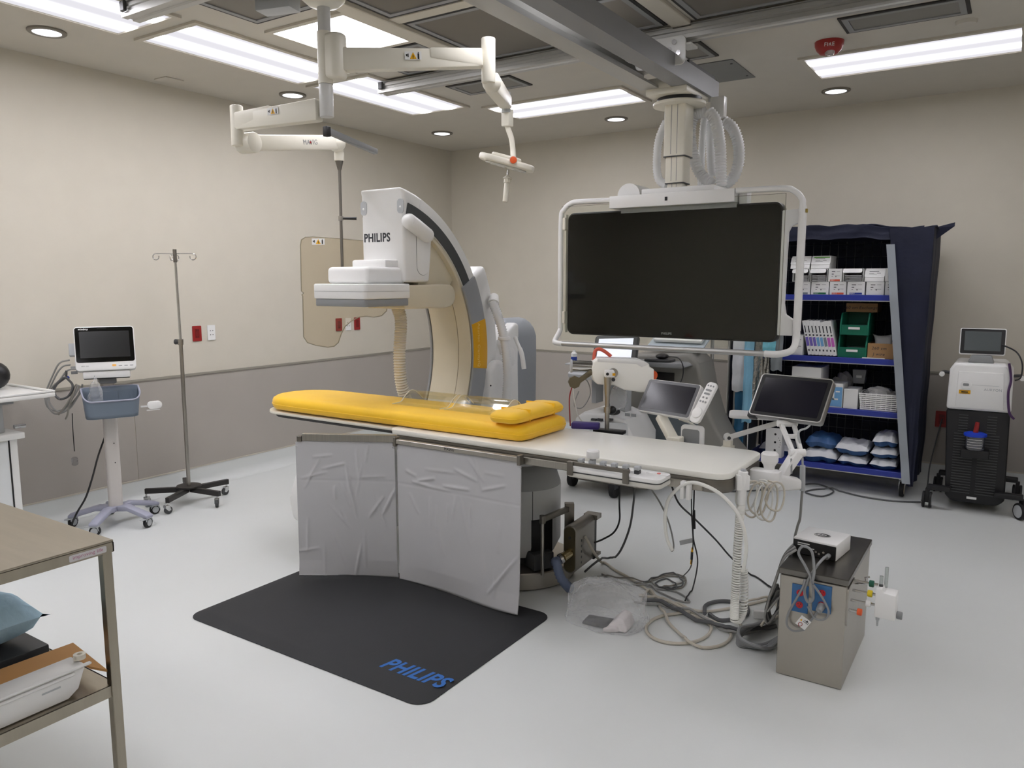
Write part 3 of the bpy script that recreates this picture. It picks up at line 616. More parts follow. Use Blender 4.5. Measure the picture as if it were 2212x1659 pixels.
def xt(L_): return [(.25 * L_, .60, .25, .05, .007), (.2 * L_, .575, -.02, .045, .006), (.5 * L_, .585, 0.03, .07, .007), (.8 * L_, .62, .3, .06, .006), (.88 * L_, .2, .9, .12, .008), (.12 * L_, .62, -.3, .03, .006)]
dr, d, nrm, L_ = drape((-2.655, 2.958, 0), (-1.885, 2.958, 0), .028, .768, 'grey lead drape hanging along the table side beside the pedestal', 3, xt)
MB().bb(-2.655, -1.895, 2.945, 2.972, .766, .790).build('hanging_rail', M_steel, dr, bevel=.002, seg=1)
for x in (-2.66, -1.89): MB().bb(x - .009, x + .009, 2.940, 2.976, .752, .800).build('rail_clip', M_dsteel, dr, bevel=.002, seg=1)
text('MAVIG', .02, frame((-2.3, 2.9445, .778), (1, 0, 0), (0, 0, 1)), M_ink, dr, ext=.0004)
dr, d, nrm, L_ = drape((-3.135, 2.70, 0), (-2.664, 2.9505, 0), .029, .775, 'grey lead drape swung out at an angle under the mattress head', 8, lambda L_: [(.55 * L_, .5, 1.75, .12, .008), (.6 * L_, .12, 1.35, .08, .008), (.93 * L_, .45, 1.1, .07, .007), (.8 * L_, .42, .95, .06, .006)])
a = math.atan2(d.y, d.x)
MB(TR((-3.10, 2.719, .785), a)).bb(0, L_ - .03, -.010, .012, -.012, .026).build('hanging_rail', M_steel, dr, bevel=.002, seg=1)
MB(TR((-3.12, 2.708, .78), a)).bb(-.005, .02, -.012, .014, -.012, .018).build('rail_clip', M_dsteel, dr, bevel=.002, seg=1)

# floor mat
fm = thing('floor_mat', 'black anti-fatigue mat with blue printed name lying beside the table', 'mat', (-2.5, 2.58, 0))
o_ = rrect(1.47, .98, .07, 6, -2.505, 2.575); i_ = rrect(1.36, .87, .05, 6, -2.505, 2.575); n = len(o_)
MB().add([(p[0], p[1], .0015) for p in o_] + [(p[0], p[1], .004) for p in o_] + [(p[0], p[1], .014) for p in i_],
         [tuple(range(n))[::-1], tuple(range(2 * n, 3 * n))] + [(k * n + i, k * n + (i + 1) % n, (k + 1) * n + (i + 1) % n, (k + 1) * n + i) for k in (0, 1) for i in range(n)]).build('mat_sheet', mat('black_mat_rubber', (46, 47, 49), .72, var=.06, scale=3, bump=.15, bscale=300), fm, ang=20)
text('PHILIPS', .118, frame((-1.955, 2.255, .0145), (1, 0, 0), (0, 1, 0)), mat('mat_print_blue', (46, 104, 178), .6), fm, bold=.0035, ext=.0004, shear=.25, sx=.80)

# ================================================================ CEILING BOOM WITH LAMP AND SHIELD
def obox(p0, p1, w, h0, h1, off0=0, off1=0):
    """tapered bar from p0 to p1, width w across, heights h0 and h1"""
    p0, p1 = Vector(p0), Vector(p1); d = p1 - p0; s = Vector((-d.y, d.x, 0)); s = s.normalized() * (w / 2) if s.length > 1e-6 else Vector((w / 2, 0, 0))
    u = d.normalized().cross(s.normalized()); u = u if u.z > 0 else -u
    vs = []
    for p, h, o in ((p0, h0, off0), (p1, h1, off1)): vs += [p - s + u * (o - h / 2), p + s + u * (o - h / 2), p + s + u * (o + h / 2), p - s + u * (o + h / 2)]
    return MB().add(vs, [(0, 1, 2, 3), (7, 6, 5, 4)] + [(i, (i + 1) % 4, 4 + (i + 1) % 4, 4 + i) for i in range(4)])
bpos = at(703, 150, d=4.03); bx_, by_ = bpos.x, bpos.y
bo = thing('ceiling_boom', 'cream ceiling boom with two folded arms carrying a lamp and a clear shield', 'boom', (bx_, by_, 2.4))
MB().lathe([(.03, 2.955), (.075, 2.965), (.105, 2.99), (.115, 3.025)], M=Matrix.Translation((bx_, by_, 0)), n=36).build('ceiling_flange', M_ivory, bo, ang=60)
MB().cyl((bx_, by_, 2.82), (bx_, by_, 2.96), .032, n=24).build('pole', mat('pole_paint', (205, 205, 202), .35), bo)
MB().cyl((bx_, by_, 2.59), (bx_, by_, 2.84), .037, n=24).build('pole_sleeve', M_ivory, bo)
MB().cyl((bx_, by_, 2.43), (bx_, by_, 2.59), .035, n=24).build('lower_sleeve', MATS['pole_paint'], bo, bevel=.004)
q = at(722, 150, d=4.03); MB().prism(rrect(.13, .10, .045, 6, (bx_ + q.x) / 2 + .02, (by_ + q.y) / 2 + .012), 'z', 2.61, 2.83).build('joint_block', M_ivory, bo, bevel=.02, seg=3)
for v in (10, 30, 62, 95): pass
WARN = mat('warning_label', (205, 198, 176), .6)
def warn(P, r, s, par):
    Fm = frame(P, r, (0, 0, 1)); o = MB(Fm).bb(-s * 1.3, s * 1.3, -s * .62, s * .62, 0, .0008).build('warning_sticker', M_paper, par)
    tri = MB(Fm).prism([(-s * .52, -s * .5), (s * .52, -s * .5), (0, s * .52)], 'z', .0008, .0014).build('triangle', M_yellow, o)
    bars([(-s * .06, s * .06, -s * .3, s * .12), (-s * .06, s * .06, -s * .42, -s * .35)], Fm @ Matrix.Translation((0, 0, .0014)), M_black, o, 'mark')
    bars([(-s * 1.1, -s * .9, -s * .1, s * .2), (-s * .85, -s * .7, -s * .2, s * .3), (s * .7, s * .95, -s * .5, s * .3), (s * .78, s * .9, s * .33, s * .5)], Fm @ Matrix.Translation((0, 0, .0008)), M_black, o, 'figure')
# upper arm to the right
a0 = at(735, 130, d=4.02); a1 = at(1042, 128, d=4.08)
obox(a0, a1, .06, .115, .085).build('upper_arm', M_ivory, bo, bevel=.01)
am = at(930, 130, d=4.055); obox(am, a1, .064, .05, .088, .03, .004).build('arm_cover', M_ivory, bo, bevel=.008)
r_ = (a1 - a0).normalized(); nr = Vector((r_.y, -r_.x, 0)); 
warn(at(893, 124, d=4.048) + nr * .031, r_, .032, bo)
e = at(1055, 140, d=4.09)
MB().cyl((e.x, e.y, 2.61), (e.x, e.y, 2.83), .036, n=24).build('elbow', M_ivory, bo, bevel=.006)
f0 = at(1062, 178, d=4.13); f1 = at(1093, 222, d=4.66)
MB().ball(f0, .05, 16, 10).build('spring_pivot', M_ivory, bo)
obox(f0, f1, .07, .10, .075).build('forearm', M_ivory, bo, bevel=.012)
MB().cyl(f1 + Vector((0, 0, -.055)), f1 + Vector((0, 0, .06)), .026, n=20).build('forearm_end', M_lgrey, bo, bevel=.004)
k = at(1096, 255, d=4.68); MB().box((k.x, k.y, k.z), (.055, .055, .10)).build('swivel_block', M_ivory, bo, bevel=.008)
MB().tube(cr([at(1096, 272, d=4.68), at(1099, 282, d=4.68), at(1105, 300, d=4.68), at(1108, 325, d=4.68), at(1109, 348, d=4.66)], 6), .0165, 12).build('lamp_yoke', M_ivory, bo)
# lamp head
hc = at(1095, 352, d=4.68); rv = (Rt * math.cos(.26) - Zv * math.sin(.26)); uv = Fh * .985 + Zv * .10; Hm = frame(hc, rv, uv)
head = rrect(.335, .27, .10, 7)
MB(Hm).prism(head, 'z', -.018, .02).build('lamp_head', M_ivory, bo, bevel=.012, seg=3)
MB(Hm).prism(rrect(.33, .265, .10, 7), 'z', .0015, .0035).build('head_seam', M_mgrey, bo)
MB(Hm).prism(rrect(.18, .12, .03, 4, -.01, .02), 'z', .02, .042).build('top_cover', M_ivory, bo, bevel=.01)
MB(Hm).prism(rrect(.25, .2, .08, 6), 'z', -.028, -.018).build('lens_plate', mat('lamp_lens', (214, 214, 208), .15, coat=.4), bo, bevel=.003)
for i in range(6): MB(Hm).lathe([(.03, -.028), (.026, -.031), (.001, -.031)], M=Matrix.Translation((.07 * math.cos(i * PI / 3), .055 * math.sin(i * PI / 3), 0)), n=16).build('led_lens', MATS['lamp_lens'], bo)
g = at(1109, 346, d=4.53); MB().cyl(g, g - Fh * .012, .02, n=20).build('brake_knob', M_orange, bo, bevel=.002)
MB().cyl(at(1109, 346, d=4.54), at(1109, 346, d=4.62), .024, n=20).build('knob_mount', M_ivory, bo)
h0, h1 = at(1098, 366, d=4.66), at(1091, 436, d=4.64); hd_ = h1 - h0
MB().cyl(h0, h0 + hd_ * .2, .008, n=12).build('handle_stem', M_chrome, bo)
MB().cyl(h0 + hd_ * .17, h0 + hd_ * .26, .006, .022, n=16).build('handle_neck', M_ivory, bo)
MB().cyl(h0 + hd_ * .26, h0 + hd_ * .30, .026, n=20).build('handle_flange', M_ivory, bo)
MB().cyl(h0 + hd_ * .30, h0 + hd_ * .42, .020, n=8).build('handle_nut', M_ivory, bo)
MB().cyl(h0 + hd_ * .42, h1, .0155, n=18).build('handle', M_ivory, bo, bevel=.003)
# lower arm to the shield
b0 = at(690, 238, d=4.04); b1 = at(512, 265, d=4.26)
obox(b0, b1, .06, .11, .085).build('lower_arm', M_ivory, bo, bevel=.01)
obox(at(590, 252, d=4.165), b1, .064, .05, .088, .028, .004).build('arm_cover', M_ivory, bo, bevel=.008)
r_ = (b0 - b1).normalized(); nr = Vector((r_.y, -r_.x, 0)); warn(at(599, 243, d=4.15) + nr * .034, r_, .027, bo)
MB().cyl((b1.x, b1.y, 2.327), (b1.x, b1.y, 2.537), .034, n=24).build('elbow', M_ivory, bo, bevel=.006)
c0 = at(536, 309, d=4.30); c1 = at(727, 308, d=5.00)
ax = Vector((-(c1 - c0).y, (c1 - c0).x, 0)).normalized(); 
MB().cyl(c0 - ax * .05, c0 + ax * .05, .055, n=28).build('spring_pivot', M_ivory, bo, bevel=.006)
obox(c0, c1, .065, .085, .085).build('spring_arm', M_ivory, bo, bevel=.012)
nf = ax if ax.dot(-Fh) > 0 else -ax; rr = (c1 - c0).normalized()
text('MAVIG', .042, frame(c0.lerp(c1, .62) + nf * .0335, rr, (0, 0, 1)), M_mgrey, bo, ext=.0005)
MB().bb(-.006, .006, -.006, .006, 0, .0006, M=frame(c0.lerp(c1, .62) + nf * .0337, rr, (0, 0, 1))).build('logo_dot', M_red, bo)
MB().ball(c1, .058, 16, 10).build('arm_end', M_ivory, bo)
v0 = at(732, 318, d=5.03)
MB().cyl((v0.x, v0.y, v0.z + .03), (v0.x, v0.y, v0.z - .03), .028, n=18).build('rod_swivel', M_ivory, bo)
MB().cyl((v0.x, v0.y, v0.z - .03), (v0.x, v0.y, v0.z - .085), .031, n=18).build('rod_socket', M_ivory, bo, bevel=.004)
MB().cyl((v0.x, v0.y, v0.z - .085), (v0.x, v0.y, v0.z - .14), .026, .012, n=18).build('rod_cone', M_dsteel, bo)
MB().cyl((v0.x, v0.y, v0.z - .14), (v0.x, v0.y, 1.66), .0095, n=14).build('rod', M_dsteel, bo)
k = at(732, 472, d=5.03); MB().cyl((v0.x, v0.y, k.z - .014), (v0.x, v0.y, k.z + .014), .016, n=16).build('rod_clamp', M_steel, bo)
MB().cyl(Vector((v0.x, v0.y, k.z)), Vector((v0.x, v0.y, k.z)) + Rt * .10, .007, .010, n=12).build('clamp_handle', M_black, bo)
g0, g1 = at(706, 282, d=4.03), at(812, 328, d=4.4); obox(g0, g1, .03, .03, .03).build('tail_bar', M_mgrey, bo, bevel=.004)
MB().box((g0.x, g0.y, g0.z - .005), (.03, .03, .05)).build('tail_clamp', M_black, bo, bevel=.004)
# shield sheet
so = at(740, 630, d=5.06); Sm = frame(so, Rt, Zv)
def sl(u, v): p = at(u, v, d=5.06) - so; return (p.dot(Rt), p.z)
out = [sl(*q) for q in [(838, 527), (838, 655), (835, 672), (824, 682), (808, 685), (790, 683), (775, 685), (758, 694), (745, 706), (737, 722), (731, 740), (722, 748), (708, 750), (682, 746), (664, 740), (656, 728), (654, 640), (652, 637), (656, 633), (651, 629), (649, 530), (651, 518), (660, 512), (676, 511), (780, 519), (830, 521)]]
sh = MB(Sm).prism(out, 'z', -.004, .004).build('shield_sheet', M_shield, bo)
MB(Sm).tube([(p[0], p[1], 0) for p in out], .0032, 6, closed=True).build('shield_rim', mat('shield_rim', (150, 146, 130), .25), bo)
warn(at(688, 522, d=5.06) - Fh * .005, Rt, .032, bo)
# mounting boxes beside the flange
MB().bb(-.10, .10, -.05, .05, 2.94, 3.02, M=TR((*at(600, 12, z=2.97).xy, 0), .25)).build('junction_box', M_lgrey, label='grey ceiling junction box beside the boom flange', cat='box', bevel=.006)

# ================================================================ INFUSION STAND
def caster(b_, x, y, r, m1, m2, par, rz=0.0, z=0):
    T = TR((x, y, 0), rz)
    o = MB(LM(par) @ T).cyl((0, -.011, r), (0, .011, r), r, n=18).build('caster', m2, par, bevel=.003, seg=1)
    MB(LM(par) @ T).prism([(-.5 * r, r * 1.0), (.15 * r, r * .8), (.9 * r, r * 1.6), (.9 * r, r * 2.25), (-.2 * r, r * 2.25)], 'y', -.016, .016).build('fork', m1, o)
    MB(LM(par) @ T).cyl((.55 * r, 0, r * 2.2), (.55 * r, 0, r * 2.2 + (b_ or .01)), .007, n=8).build('stem', m1, o)
    return o
iv = thing('infusion_stand', 'chrome infusion pole with ram-horn hooks on a black five-leg base', 'stand', (-4.96, 3.27, 0))
L = LM(iv)
for a in (224, 298, 8, 80, 152):
    T = Matrix.Rotation(math.radians(a), 4, 'Z')
    MB(L).bb(.02, .30, -.014, .014, .085, .122, M=T).build('leg', mat('black_enamel', (44, 42, 40), .4), iv, bevel=.002, seg=1)
    p = T @ Vector((.28, 0, 0)); caster(.02, p.x - .012, p.y, .028, M_chrome, M_dgrey, iv, random.uniform(0, 6))
MB(L).cyl((0, 0, .122), (0, 0, .132), .085, n=28).build('hub_plate', MATS['black_enamel'], iv)
MB(L).cyl((0, 0, .13), (0, 0, 1.18), .0135, n=16).build('pole', M_steel, iv)
MB(L).cyl((0, 0, 1.17), (-.01, 0, 1.76), .0095, n=14).build('inner_pole', M_chrome, iv)
MB(L).cyl((0, 0, 1.16), (0, 0, 1.20), .019, n=16).build('collar', M_steel, iv)
MB(L).cyl((0, 0, 1.18), Vector((-.04, -.015, 1.18)), .017, .02, n=10).build('clamp_knob', M_dgrey, iv)
MB(L).cyl((-.01, 0, 1.74), (-.01, 0, 1.83), .013, n=14).build('hook_socket', M_dsteel, iv)
for s in (1, -1):
    hk = [Vector((-.01, 0, 1.80))] + [Vector((-.01 + s * q, 0, 1.80)) for q in (.08, .12)] + [Vector((-.01 + s * (.13 + .022 * math.sin(a)), 0, 1.778 + .022 * math.cos(a))) for a in [k * PI / 5 for k in range(0, 9)]]
    MB(L @ Matrix.Rotation(YAW, 4, 'Z')).tube(hk, .0035, 8).build('hook', M_chrome, iv)
    hk = [Vector((-.01, 0, 1.79)), Vector((-.01, s * .04, 1.79))] + [Vector((-.01, s * (.05 + .02 * math.sin(a)), 1.77 + .02 * math.cos(a))) for a in [k * PI / 5 for k in range(0, 9)]]
    MB(L @ Matrix.Rotation(YAW, 4, 'Z')).tube(hk, .0035, 8).build('hook', M_chrome, iv)

# ================================================================ VITAL SIGNS MONITOR ON ROLLING STAND
VX, VY = -4.935, 2.71
vrz = math.atan2(-VY, -VX) + PI / 2     # local -Y looks at the room's near end
vs = thing('monitor_stand', 'white pole stand with lilac-grey five-leg base and blue-grey basket', 'stand', (VX, VY, 0), vrz + .12); L = LM(vs)
M_lil = mat('lilac_grey_plastic', (160, 162, 178), .45); M_bask = mat('blue_grey_plastic', (112, 124, 138), .5)
for k in range(5):
    T = Matrix.Rotation(math.radians(-90 + 36 + 72 * k), 4, 'Z')
    MB(L).prism([(.02, .125), (.10, .135), (.24, .10), (.285, .085), (.285, .065), (.235, .07), (.12, .10), (.02, .09)], 'y', -.03, .03, M=T).build('leg', M_lil, vs, bevel=.008)
    p = T @ Vector((.262, 0, 0)); a = random.uniform(0, 6)
    o = MB(L @ TR((p.x, p.y, 0), a)).cyl((0, -.012, .034), (0, .012, .034), .034, n=20).build('caster', M_rubber, vs, bevel=.003, seg=1)
    for s in (-1, 1): MB(L @ TR((p.x, p.y, 0), a)).cyl((0, s * .0125, .034), (0, s * .015, .034), .022, n=16).build('caster_cover', M_lgrey, o)
    MB(L @ TR((p.x, p.y, 0), a)).prism([(-.03, .034), (-.022, .068), (.022, .068), (.03, .045), (.02, .06), (-.015, .06)], 'y', -.018, .018).build('fork', M_lgrey, o)
    MB(L @ TR((p.x, p.y, 0), a)).bb(-.02, .06, -.014, .014, .060, .066).build('brake_pedal', M_lgrey, o, bevel=.002, seg=1)
MB(L).prism(rrect(.085, .06, .02, 5), 'z', .12, .97).build('column', mat('warm_white_paint', (206, 201, 196), .4), vs)
for z in (.55, .42): MB(L).cyl((.01, -.0305, z), (.01, -.032, z), .004, n=8).build('screw', M_black, vs)
MB(L).bb(-.05, .05, -.05, .06, .95, .985).build('monitor_mount', M_mgrey, vs, bevel=.006)
# basket: open tray with low front
bw, bd = .33, .16
def bask(i, j):
    pr = rrect(bw - .03 * (1 - j), bd - .02 * (1 - j), .05, 8, 0, -.125)
    n = len(pr); p = pr[int(round(i * n)) % n]
    front = max(0, min(1, (-.125 - p[1]) / (bd / 2))); top = .93 - .075 * front
    return (p[0], p[1], .745 + (top - .745) * j)
nb = len(rrect(bw, bd, .05, 8)); bk = MB(L).grid(bask, nb, 6)
bk.prism(rrect(bw - .032, bd - .022, .05, 8, 0, -.125), 'z', .742, .748); bo_ = bk.build('basket', M_bask, vs, ang=60)
md = bo_.modifiers.new('wall', 'SOLIDIFY'); md.thickness = .005
MB(L).tube([Vector(bask(i / nb, 1)) for i in range(nb)], .005, 8, closed=True).build('basket_rim', M_lil, bo_)
MB(L).bb(-.05, .05, -.06, -.03, .76, .90).build('basket_bracket', M_bask, vs)
MB(L).prism(rrect(.09, .05, .024, 6, .25, .80), 'y', -.16, -.135).build('side_hook', M_white, vs, bevel=.004)
MB(L).bb(.165, .215, -.15, -.14, .79, .80).build('hook_arm', M_white, vs)
MB(L).bb(.20, .28, -.155, -.145, .765, .772).build('hook_bar', M_white, vs)
# monitor
vm = thing('vital_signs_monitor', 'white-framed patient monitor with black screen on the rolling stand', 'monitor', tuple((LM(vs) @ Vector((0, -.01, .9855)))), vrz); L2 = LM(vm)
Tl = Matrix.Translation((0, -.03, .03)) @ Matrix.Rotation(math.radians(-13), 4, 'X')
MB(L2).bb(-.135, .135, -.085, .07, .006, .05).build('base_unit', M_white, vm, bevel=.006)
MB(L2).bb(-.13, .13, -.08, .065, 0.0005, .006).build('base_foot', M_black, vm)
MB(L2).prism(rrect(.345, .285, .022, 5, 0, .155), 'y', -.07, .01, M=Tl).build('housing', M_white, vm, bevel=.008)
MB(L2).prism(rrect(.332, .225, .014, 5, 0, .178), 'y', -.0715, -.0695, M=Tl).build('screen_glass', M_screen, vm)
MB(L2).bb(-.142, .142, -.0722, -.0714, .095, .265, M=Tl).build('screen', mat('screen_dim', (30, 31, 31), .2), vm)
Ft = L2 @ Tl @ frame((0, -.0712, 0), (1, 0, 0), (0, 0, 1))
text('mindray', .016, Ft @ Matrix.Translation((-.118, .279, 0)), M_paper, vm, bold=.0003, ext=.0012)
MB(Ft).bb(-.04, .012, .2845, .2865, 0, .001).build('alarm_light', M_dgrey, vm)
Fb = L2 @ Tl @ frame((0, -.0702, 0), (1, 0, 0), (0, 0, 1))
text('ePM 12M', .010, Fb @ Matrix.Translation((-.12, .042, 0)), M_ink, vm, ext=.0006)
MB(Fb).prism(rrect(.024, .013, .005, 4, .045, .042), 'z', 0, .0012).build('alarm_button', mat('amber_button', (238, 176, 84), .5), vm)
for x in (.08, .113, .145): MB(Fb).prism(rrect(.02, .004, .0015, 3, x, .038), 'z', 0, .0008).build('key_mark', M_mgrey, vm)
MB(L2).bb(-.205, -.165, -.03, .03, .12, .20, M=Tl).build('side_module', M_lgrey, vm, bevel=.006)
for i, z in enumerate((.075, .045)): MB(L2).cyl((-.165, -.03, z), (-.20, -.035, z), .010, n=10).build('cable_plug', M_mgrey, vm)
M_cab = mat('grey_cable', (150, 150, 147), .5); M_cabd = mat('dark_grey_cable', (92, 93, 94), .5); M_cabb = mat('black_cable', (34, 34, 35), .5); M_cabw = mat('white_cable', (222, 222, 216), .45); M_cabi = mat('ivory_cable', (196, 190, 176), .5)
CAB = {}
def settle(P, r):
    """let a cable lie on the floor and over the cables placed before it instead of running through them"""
    q = [P[0]]; acc = 0.0
    for a, b in zip(P, P[1:]):                                       # even spacing along the path
        L_ = (b - a).length; k = max(1, int(L_ / .006))
        q += [a.lerp(b, (i + 1) / k) for i in range(k)]
    q = [Vector((p.x, p.y, max(p.z, r + .0008))) for p in q]; n = len(q); s = [0.0]
    for a, b in zip(q, q[1:]): s.append(s[-1] + (b - a).length)
    key = lambda p: (int(p.x // .04), int(p.y // .04), int(p.z // .04))
    for it in range(9):
        need = [(0.0, None)] * n; own = {}; moved = False
        for i, p in enumerate(q):
            D = Zv if p.z < .06 else -Fh; kx, ky, kz = key(p); best = 0.0
            for dx in (-1, 0, 1):
                for dy in (-1, 0, 1):
                    for dz in (-1, 0, 1):
                        c_ = (kx + dx, ky + dy, kz + dz)
                        for (e, re, se) in CAB.get(c_, ()) :
                            v = e - p; h = v.dot(D); Rr = (r + re) * 1.07
                            if -Rr < h < .035:
                                d2 = v.length_squared - h * h
                                if d2 < Rr * Rr: best = max(best, h + math.sqrt(Rr * Rr - d2))
                        for (e, re, se) in own.get(c_, ()):
                            if s[i] - se > 10 * r:
                                v = e - p; h = v.dot(D); Rr = 2.14 * r
                                if -Rr < h < .035:
                                    d2 = v.length_squared - h * h
                                    if d2 < Rr * Rr: best = max(best, h + math.sqrt(Rr * Rr - d2))
            need[i] = (best, D); own.setdefault((kx, ky, kz), []).append((p, r, s[i]))
            if best > 1e-4: moved = True
        if not moved: break
        hi = [i for i in range(n) if need[i][0] > 1e-4]; lift = [0.0] * n; sl = .22
        for D in (Zv, -Fh):                                           # gentle ramps up to and down from each crossing
            l1 = [need[i][0] if need[i][1] is D or need[i][1] == D else 0.0 for i in range(n)]
            for i in range(1, n): l1[i] = max(l1[i], l1[i - 1] - sl * (s[i] - s[i - 1]))
            for i in range(n - 2, -1, -1): l1[i] = max(l1[i], l1[i + 1] - sl * (s[i + 1] - s[i]))
            q = [p + D * l for p, l in zip(q, l1)]
    for i, p in enumerate(q): CAB.setdefault(key(p), []).append((p, r, s[i]))
    return q
def cable(P, r, m, label=None, name='cable', group=None, parent=None, n=8, sm=8):
    return MB().tube(settle(cr(P, sm), r), r, n).build(name, m, parent, label=label, cat='cable' if label else None, group=group)
vd = depth_v = 4.9
def vl(l, d=4.86): return [at(u, v, d=d) for u, v in l]
for pts_, m_, lb in (
    ([(150, 778), (128, 785), (112, 815), (100, 845), (98, 860), (104, 880), (125, 888), (150, 875), (172, 850), (178, 830)], M_cab, 'grey patient cable plugged into the vital signs monitor and looped by the basket'),
    ([(152, 788), (135, 792), (120, 812), (104, 850), (103, 875), (120, 894), (148, 884), (165, 862), (176, 838)], M_cab, 'grey sensor cable hanging beside the basket in a wide loop'),
    ([(165, 797), (145, 801), (128, 822), (110, 840), (107, 870), (132, 890), (160, 855), (170, 832)], M_cab, 'thin grey cable leaving the monitor base in a loop'),
    ([(136, 893), (155, 868), (166, 838), (172, 830), (168, 850), (156, 880), (148, 897), (142, 905)], mat('taupe_cable', (140, 136, 128), .5), 'taupe cable bundle hanging at the side of the basket')):
    cable(vl(pts_, 4.84 + random.uniform(-.03, .03)), .0055, m_, lb, group='cables beside the vital signs monitor')
cable(vl([(147, 800), (143, 814), (120, 835), (118, 850), (128, 862), (148, 856), (158, 838), (152, 822), (142, 815), (122, 838), (120, 852), (133, 862)], 4.83), .007, M_cabd, 'coiled dark grey cuff hose with a blue clip by the monitor')
MB().ball(at(146, 816, d=4.83), .012, 10, 8).build('cable_clip', M_blue, label='small blue clip holding the coiled cuff hose', cat='clip')
cable(vl([(156, 893), (157, 920), (159, 950), (161, 975)], 4.86), .003, M_cabb, 'thin black lead hanging below the basket')
MB(TR(at(162, 1003, d=4.86) , YAW)).prism(rrect(.035, .055, .012, 5, 0, .02), 'y', -.008, .008).build('lead_tag', acrylic('tag_clear', (220, 220, 222), .1), label='clear plastic tip at the end of the thin black lead', cat='connector')
cable([at(234, 915, d=5.04), at(226, 945, d=5.04), at(212, 985, d=5.0), at(200, 1030, d=4.85), at(185, 1075, d=4.8), at(165, 1110, d=4.78), at(155, 1140, z=.012), at(170, 1160, z=.008)], .006, M_cabb, 'black power cord running down the monitor stand to the floor')
# clear bag in basket
def crumple(c, rx, ry, rz_, seed, nu=18, nv=14, amp=.25, zmin=None, M=None):
    rnd = random.Random(seed); ph = [(rnd.uniform(0, 6), rnd.uniform(1, 5), rnd.uniform(1, 5), rnd.uniform(0, 6)) for _ in range(7)]
    def f(i, j):
        a = 2 * PI * i; t = PI * (j * .98 + .01); d = Vector((math.sin(t) * math.cos(a), math.sin(t) * math.sin(a), math.cos(t)))
        k = 1
        for (p1, f1, f2, p2) in ph: k += amp / 4 * math.sin(f1 * 1.7 * d.x + f2 * 1.9 * d.y + p1 + 2.2 * d.z * f1) + amp / 9 * abs(math.sin(f2 * 4 * d.z + 3 * f1 * d.x + p2))
        z = c[2] + rz_ * d.z * k
        if zmin is not None: z = max(zmin, z)
        return (c[0] + rx * d.x * k, c[1] + ry * d.y * k, z)
    b = MB(M); n = nu
    vs_ = [Vector(f(i / nu, j / nv)) for i in range(nu) for j in range(nv + 1)]; W = nv + 1
    b.add(vs_, [(i * W + j, ((i + 1) % nu) * W + j, ((i + 1) % nu) * W + j + 1, i * W + j + 1) for i in range(nu) for j in range(nv)])
    return b
def film_mat(name, vis=.12):
    m = bpy.data.materials.new(name); m.use_nodes = True; nt = m.node_tree; nt.nodes.clear()
    out = nt.nodes.new('ShaderNodeOutputMaterial'); mx = nt.nodes.new('ShaderNodeMixShader'); tr = nt.nodes.new('ShaderNodeBsdfTransparent'); pr = nt.nodes.new('ShaderNodeBsdfPrincipled')
    pr.inputs['Base Color'].default_value = (.92, .93, .94, 1); pr.inputs['Roughness'].default_value = .1
    lw = nt.nodes.new('ShaderNodeLayerWeight'); lw.inputs['Blend'].default_value = .35
    tc = nt.nodes.new('ShaderNodeTexCoord'); nz = nt.nodes.new('ShaderNodeTexNoise'); nz.inputs['Scale'].default_value = 26; nz.inputs['Detail'].default_value = 5; nt.links.new(tc.outputs['Object'], nz.inputs['Vector'])
    bp = nt.nodes.new('ShaderNodeBump'); bp.inputs['Strength'].default_value = 1.0; bp.inputs['Distance'].default_value = .03; nt.links.new(nz.outputs['Fac'], bp.inputs['Height']); nt.links.new(bp.outputs['Normal'], pr.inputs['Normal'])
    ml = nt.nodes.new('ShaderNodeMath'); ml.operation = 'MULTIPLY_ADD'; ml.inputs[1].default_value = .34; ml.inputs[2].default_value = vis
    nt.links.new(lw.outputs['Facing'], ml.inputs[0]); nt.links.new(ml.outputs[0], mx.inputs[0]); nt.links.new(tr.outputs[0], mx.inputs[1]); nt.links.new(pr.outputs[0], mx.inputs[2]); nt.links.new(mx.outputs[0], out.inputs[0])
    MATS[name] = m; return m
M_film = film_mat('clear_plastic_film')
p = LM(vs) @ Vector((-.085, -.125, .75))
crumple((p.x, p.y, p.z + .10), .040, .036, .125, 5, amp=.25, zmin=.754).build('plastic_bag', M_film, label='small clear plastic bag stuffed in the blue-grey basket', cat='bag')

# ================================================================ WHITE CART AT THE LEFT WALL
wc = thing('white_cart', 'white supply cart with tray top standing against the left wall', 'cart', (-5.0, 1.75, 0))
MB().bb(-5.28, -4.80, 1.35, 2.085, .09, .70).build('body', M_white2, wc, bevel=.004, seg=1)
MB().bb(-4.805, -4.797, 2.035, 2.043, .12, .70).build('door_gap', M_black, wc)
MB().bb(-5.28, -4.797, 1.36, 2.03, .11, .69).build('door', mat('cart_door', (214, 217, 217), .4), wc)
MB().bb(-5.30, -4.78, 1.33, 2.12, .70, .735).build('middle_shelf', M_white2, wc, bevel=.004)
for y in (1.45, 2.0): MB().bb(-5.18, -4.86, y - .05, y + .05, .735, .93).build('riser', M_lgrey, wc, bevel=.006)
MB().bb(-5.16, -4.84, 1.40, 2.10, .90, .935).build('top_support', M_mgrey, wc)
cnr = at(97, 838, z=.965); tx = -4.68
MB().bb(-5.27, tx, 1.33, 2.26, .935, .962).build('tray_top', M_white2, wc, bevel=.006)
ring(MB(), -5.27, tx, 1.33, 2.26, .018, .962, .975).build('tray_rim', M_white2, wc, bevel=.004)
for x, y in ((-5.22, 1.4), (-4.85, 1.4), (-5.22, 2.03), (-4.85, 2.03)): MB().cyl((x, y - .012, .045), (x, y + .012, .045), .045, n=18).build('caster', M_rubber, wc)
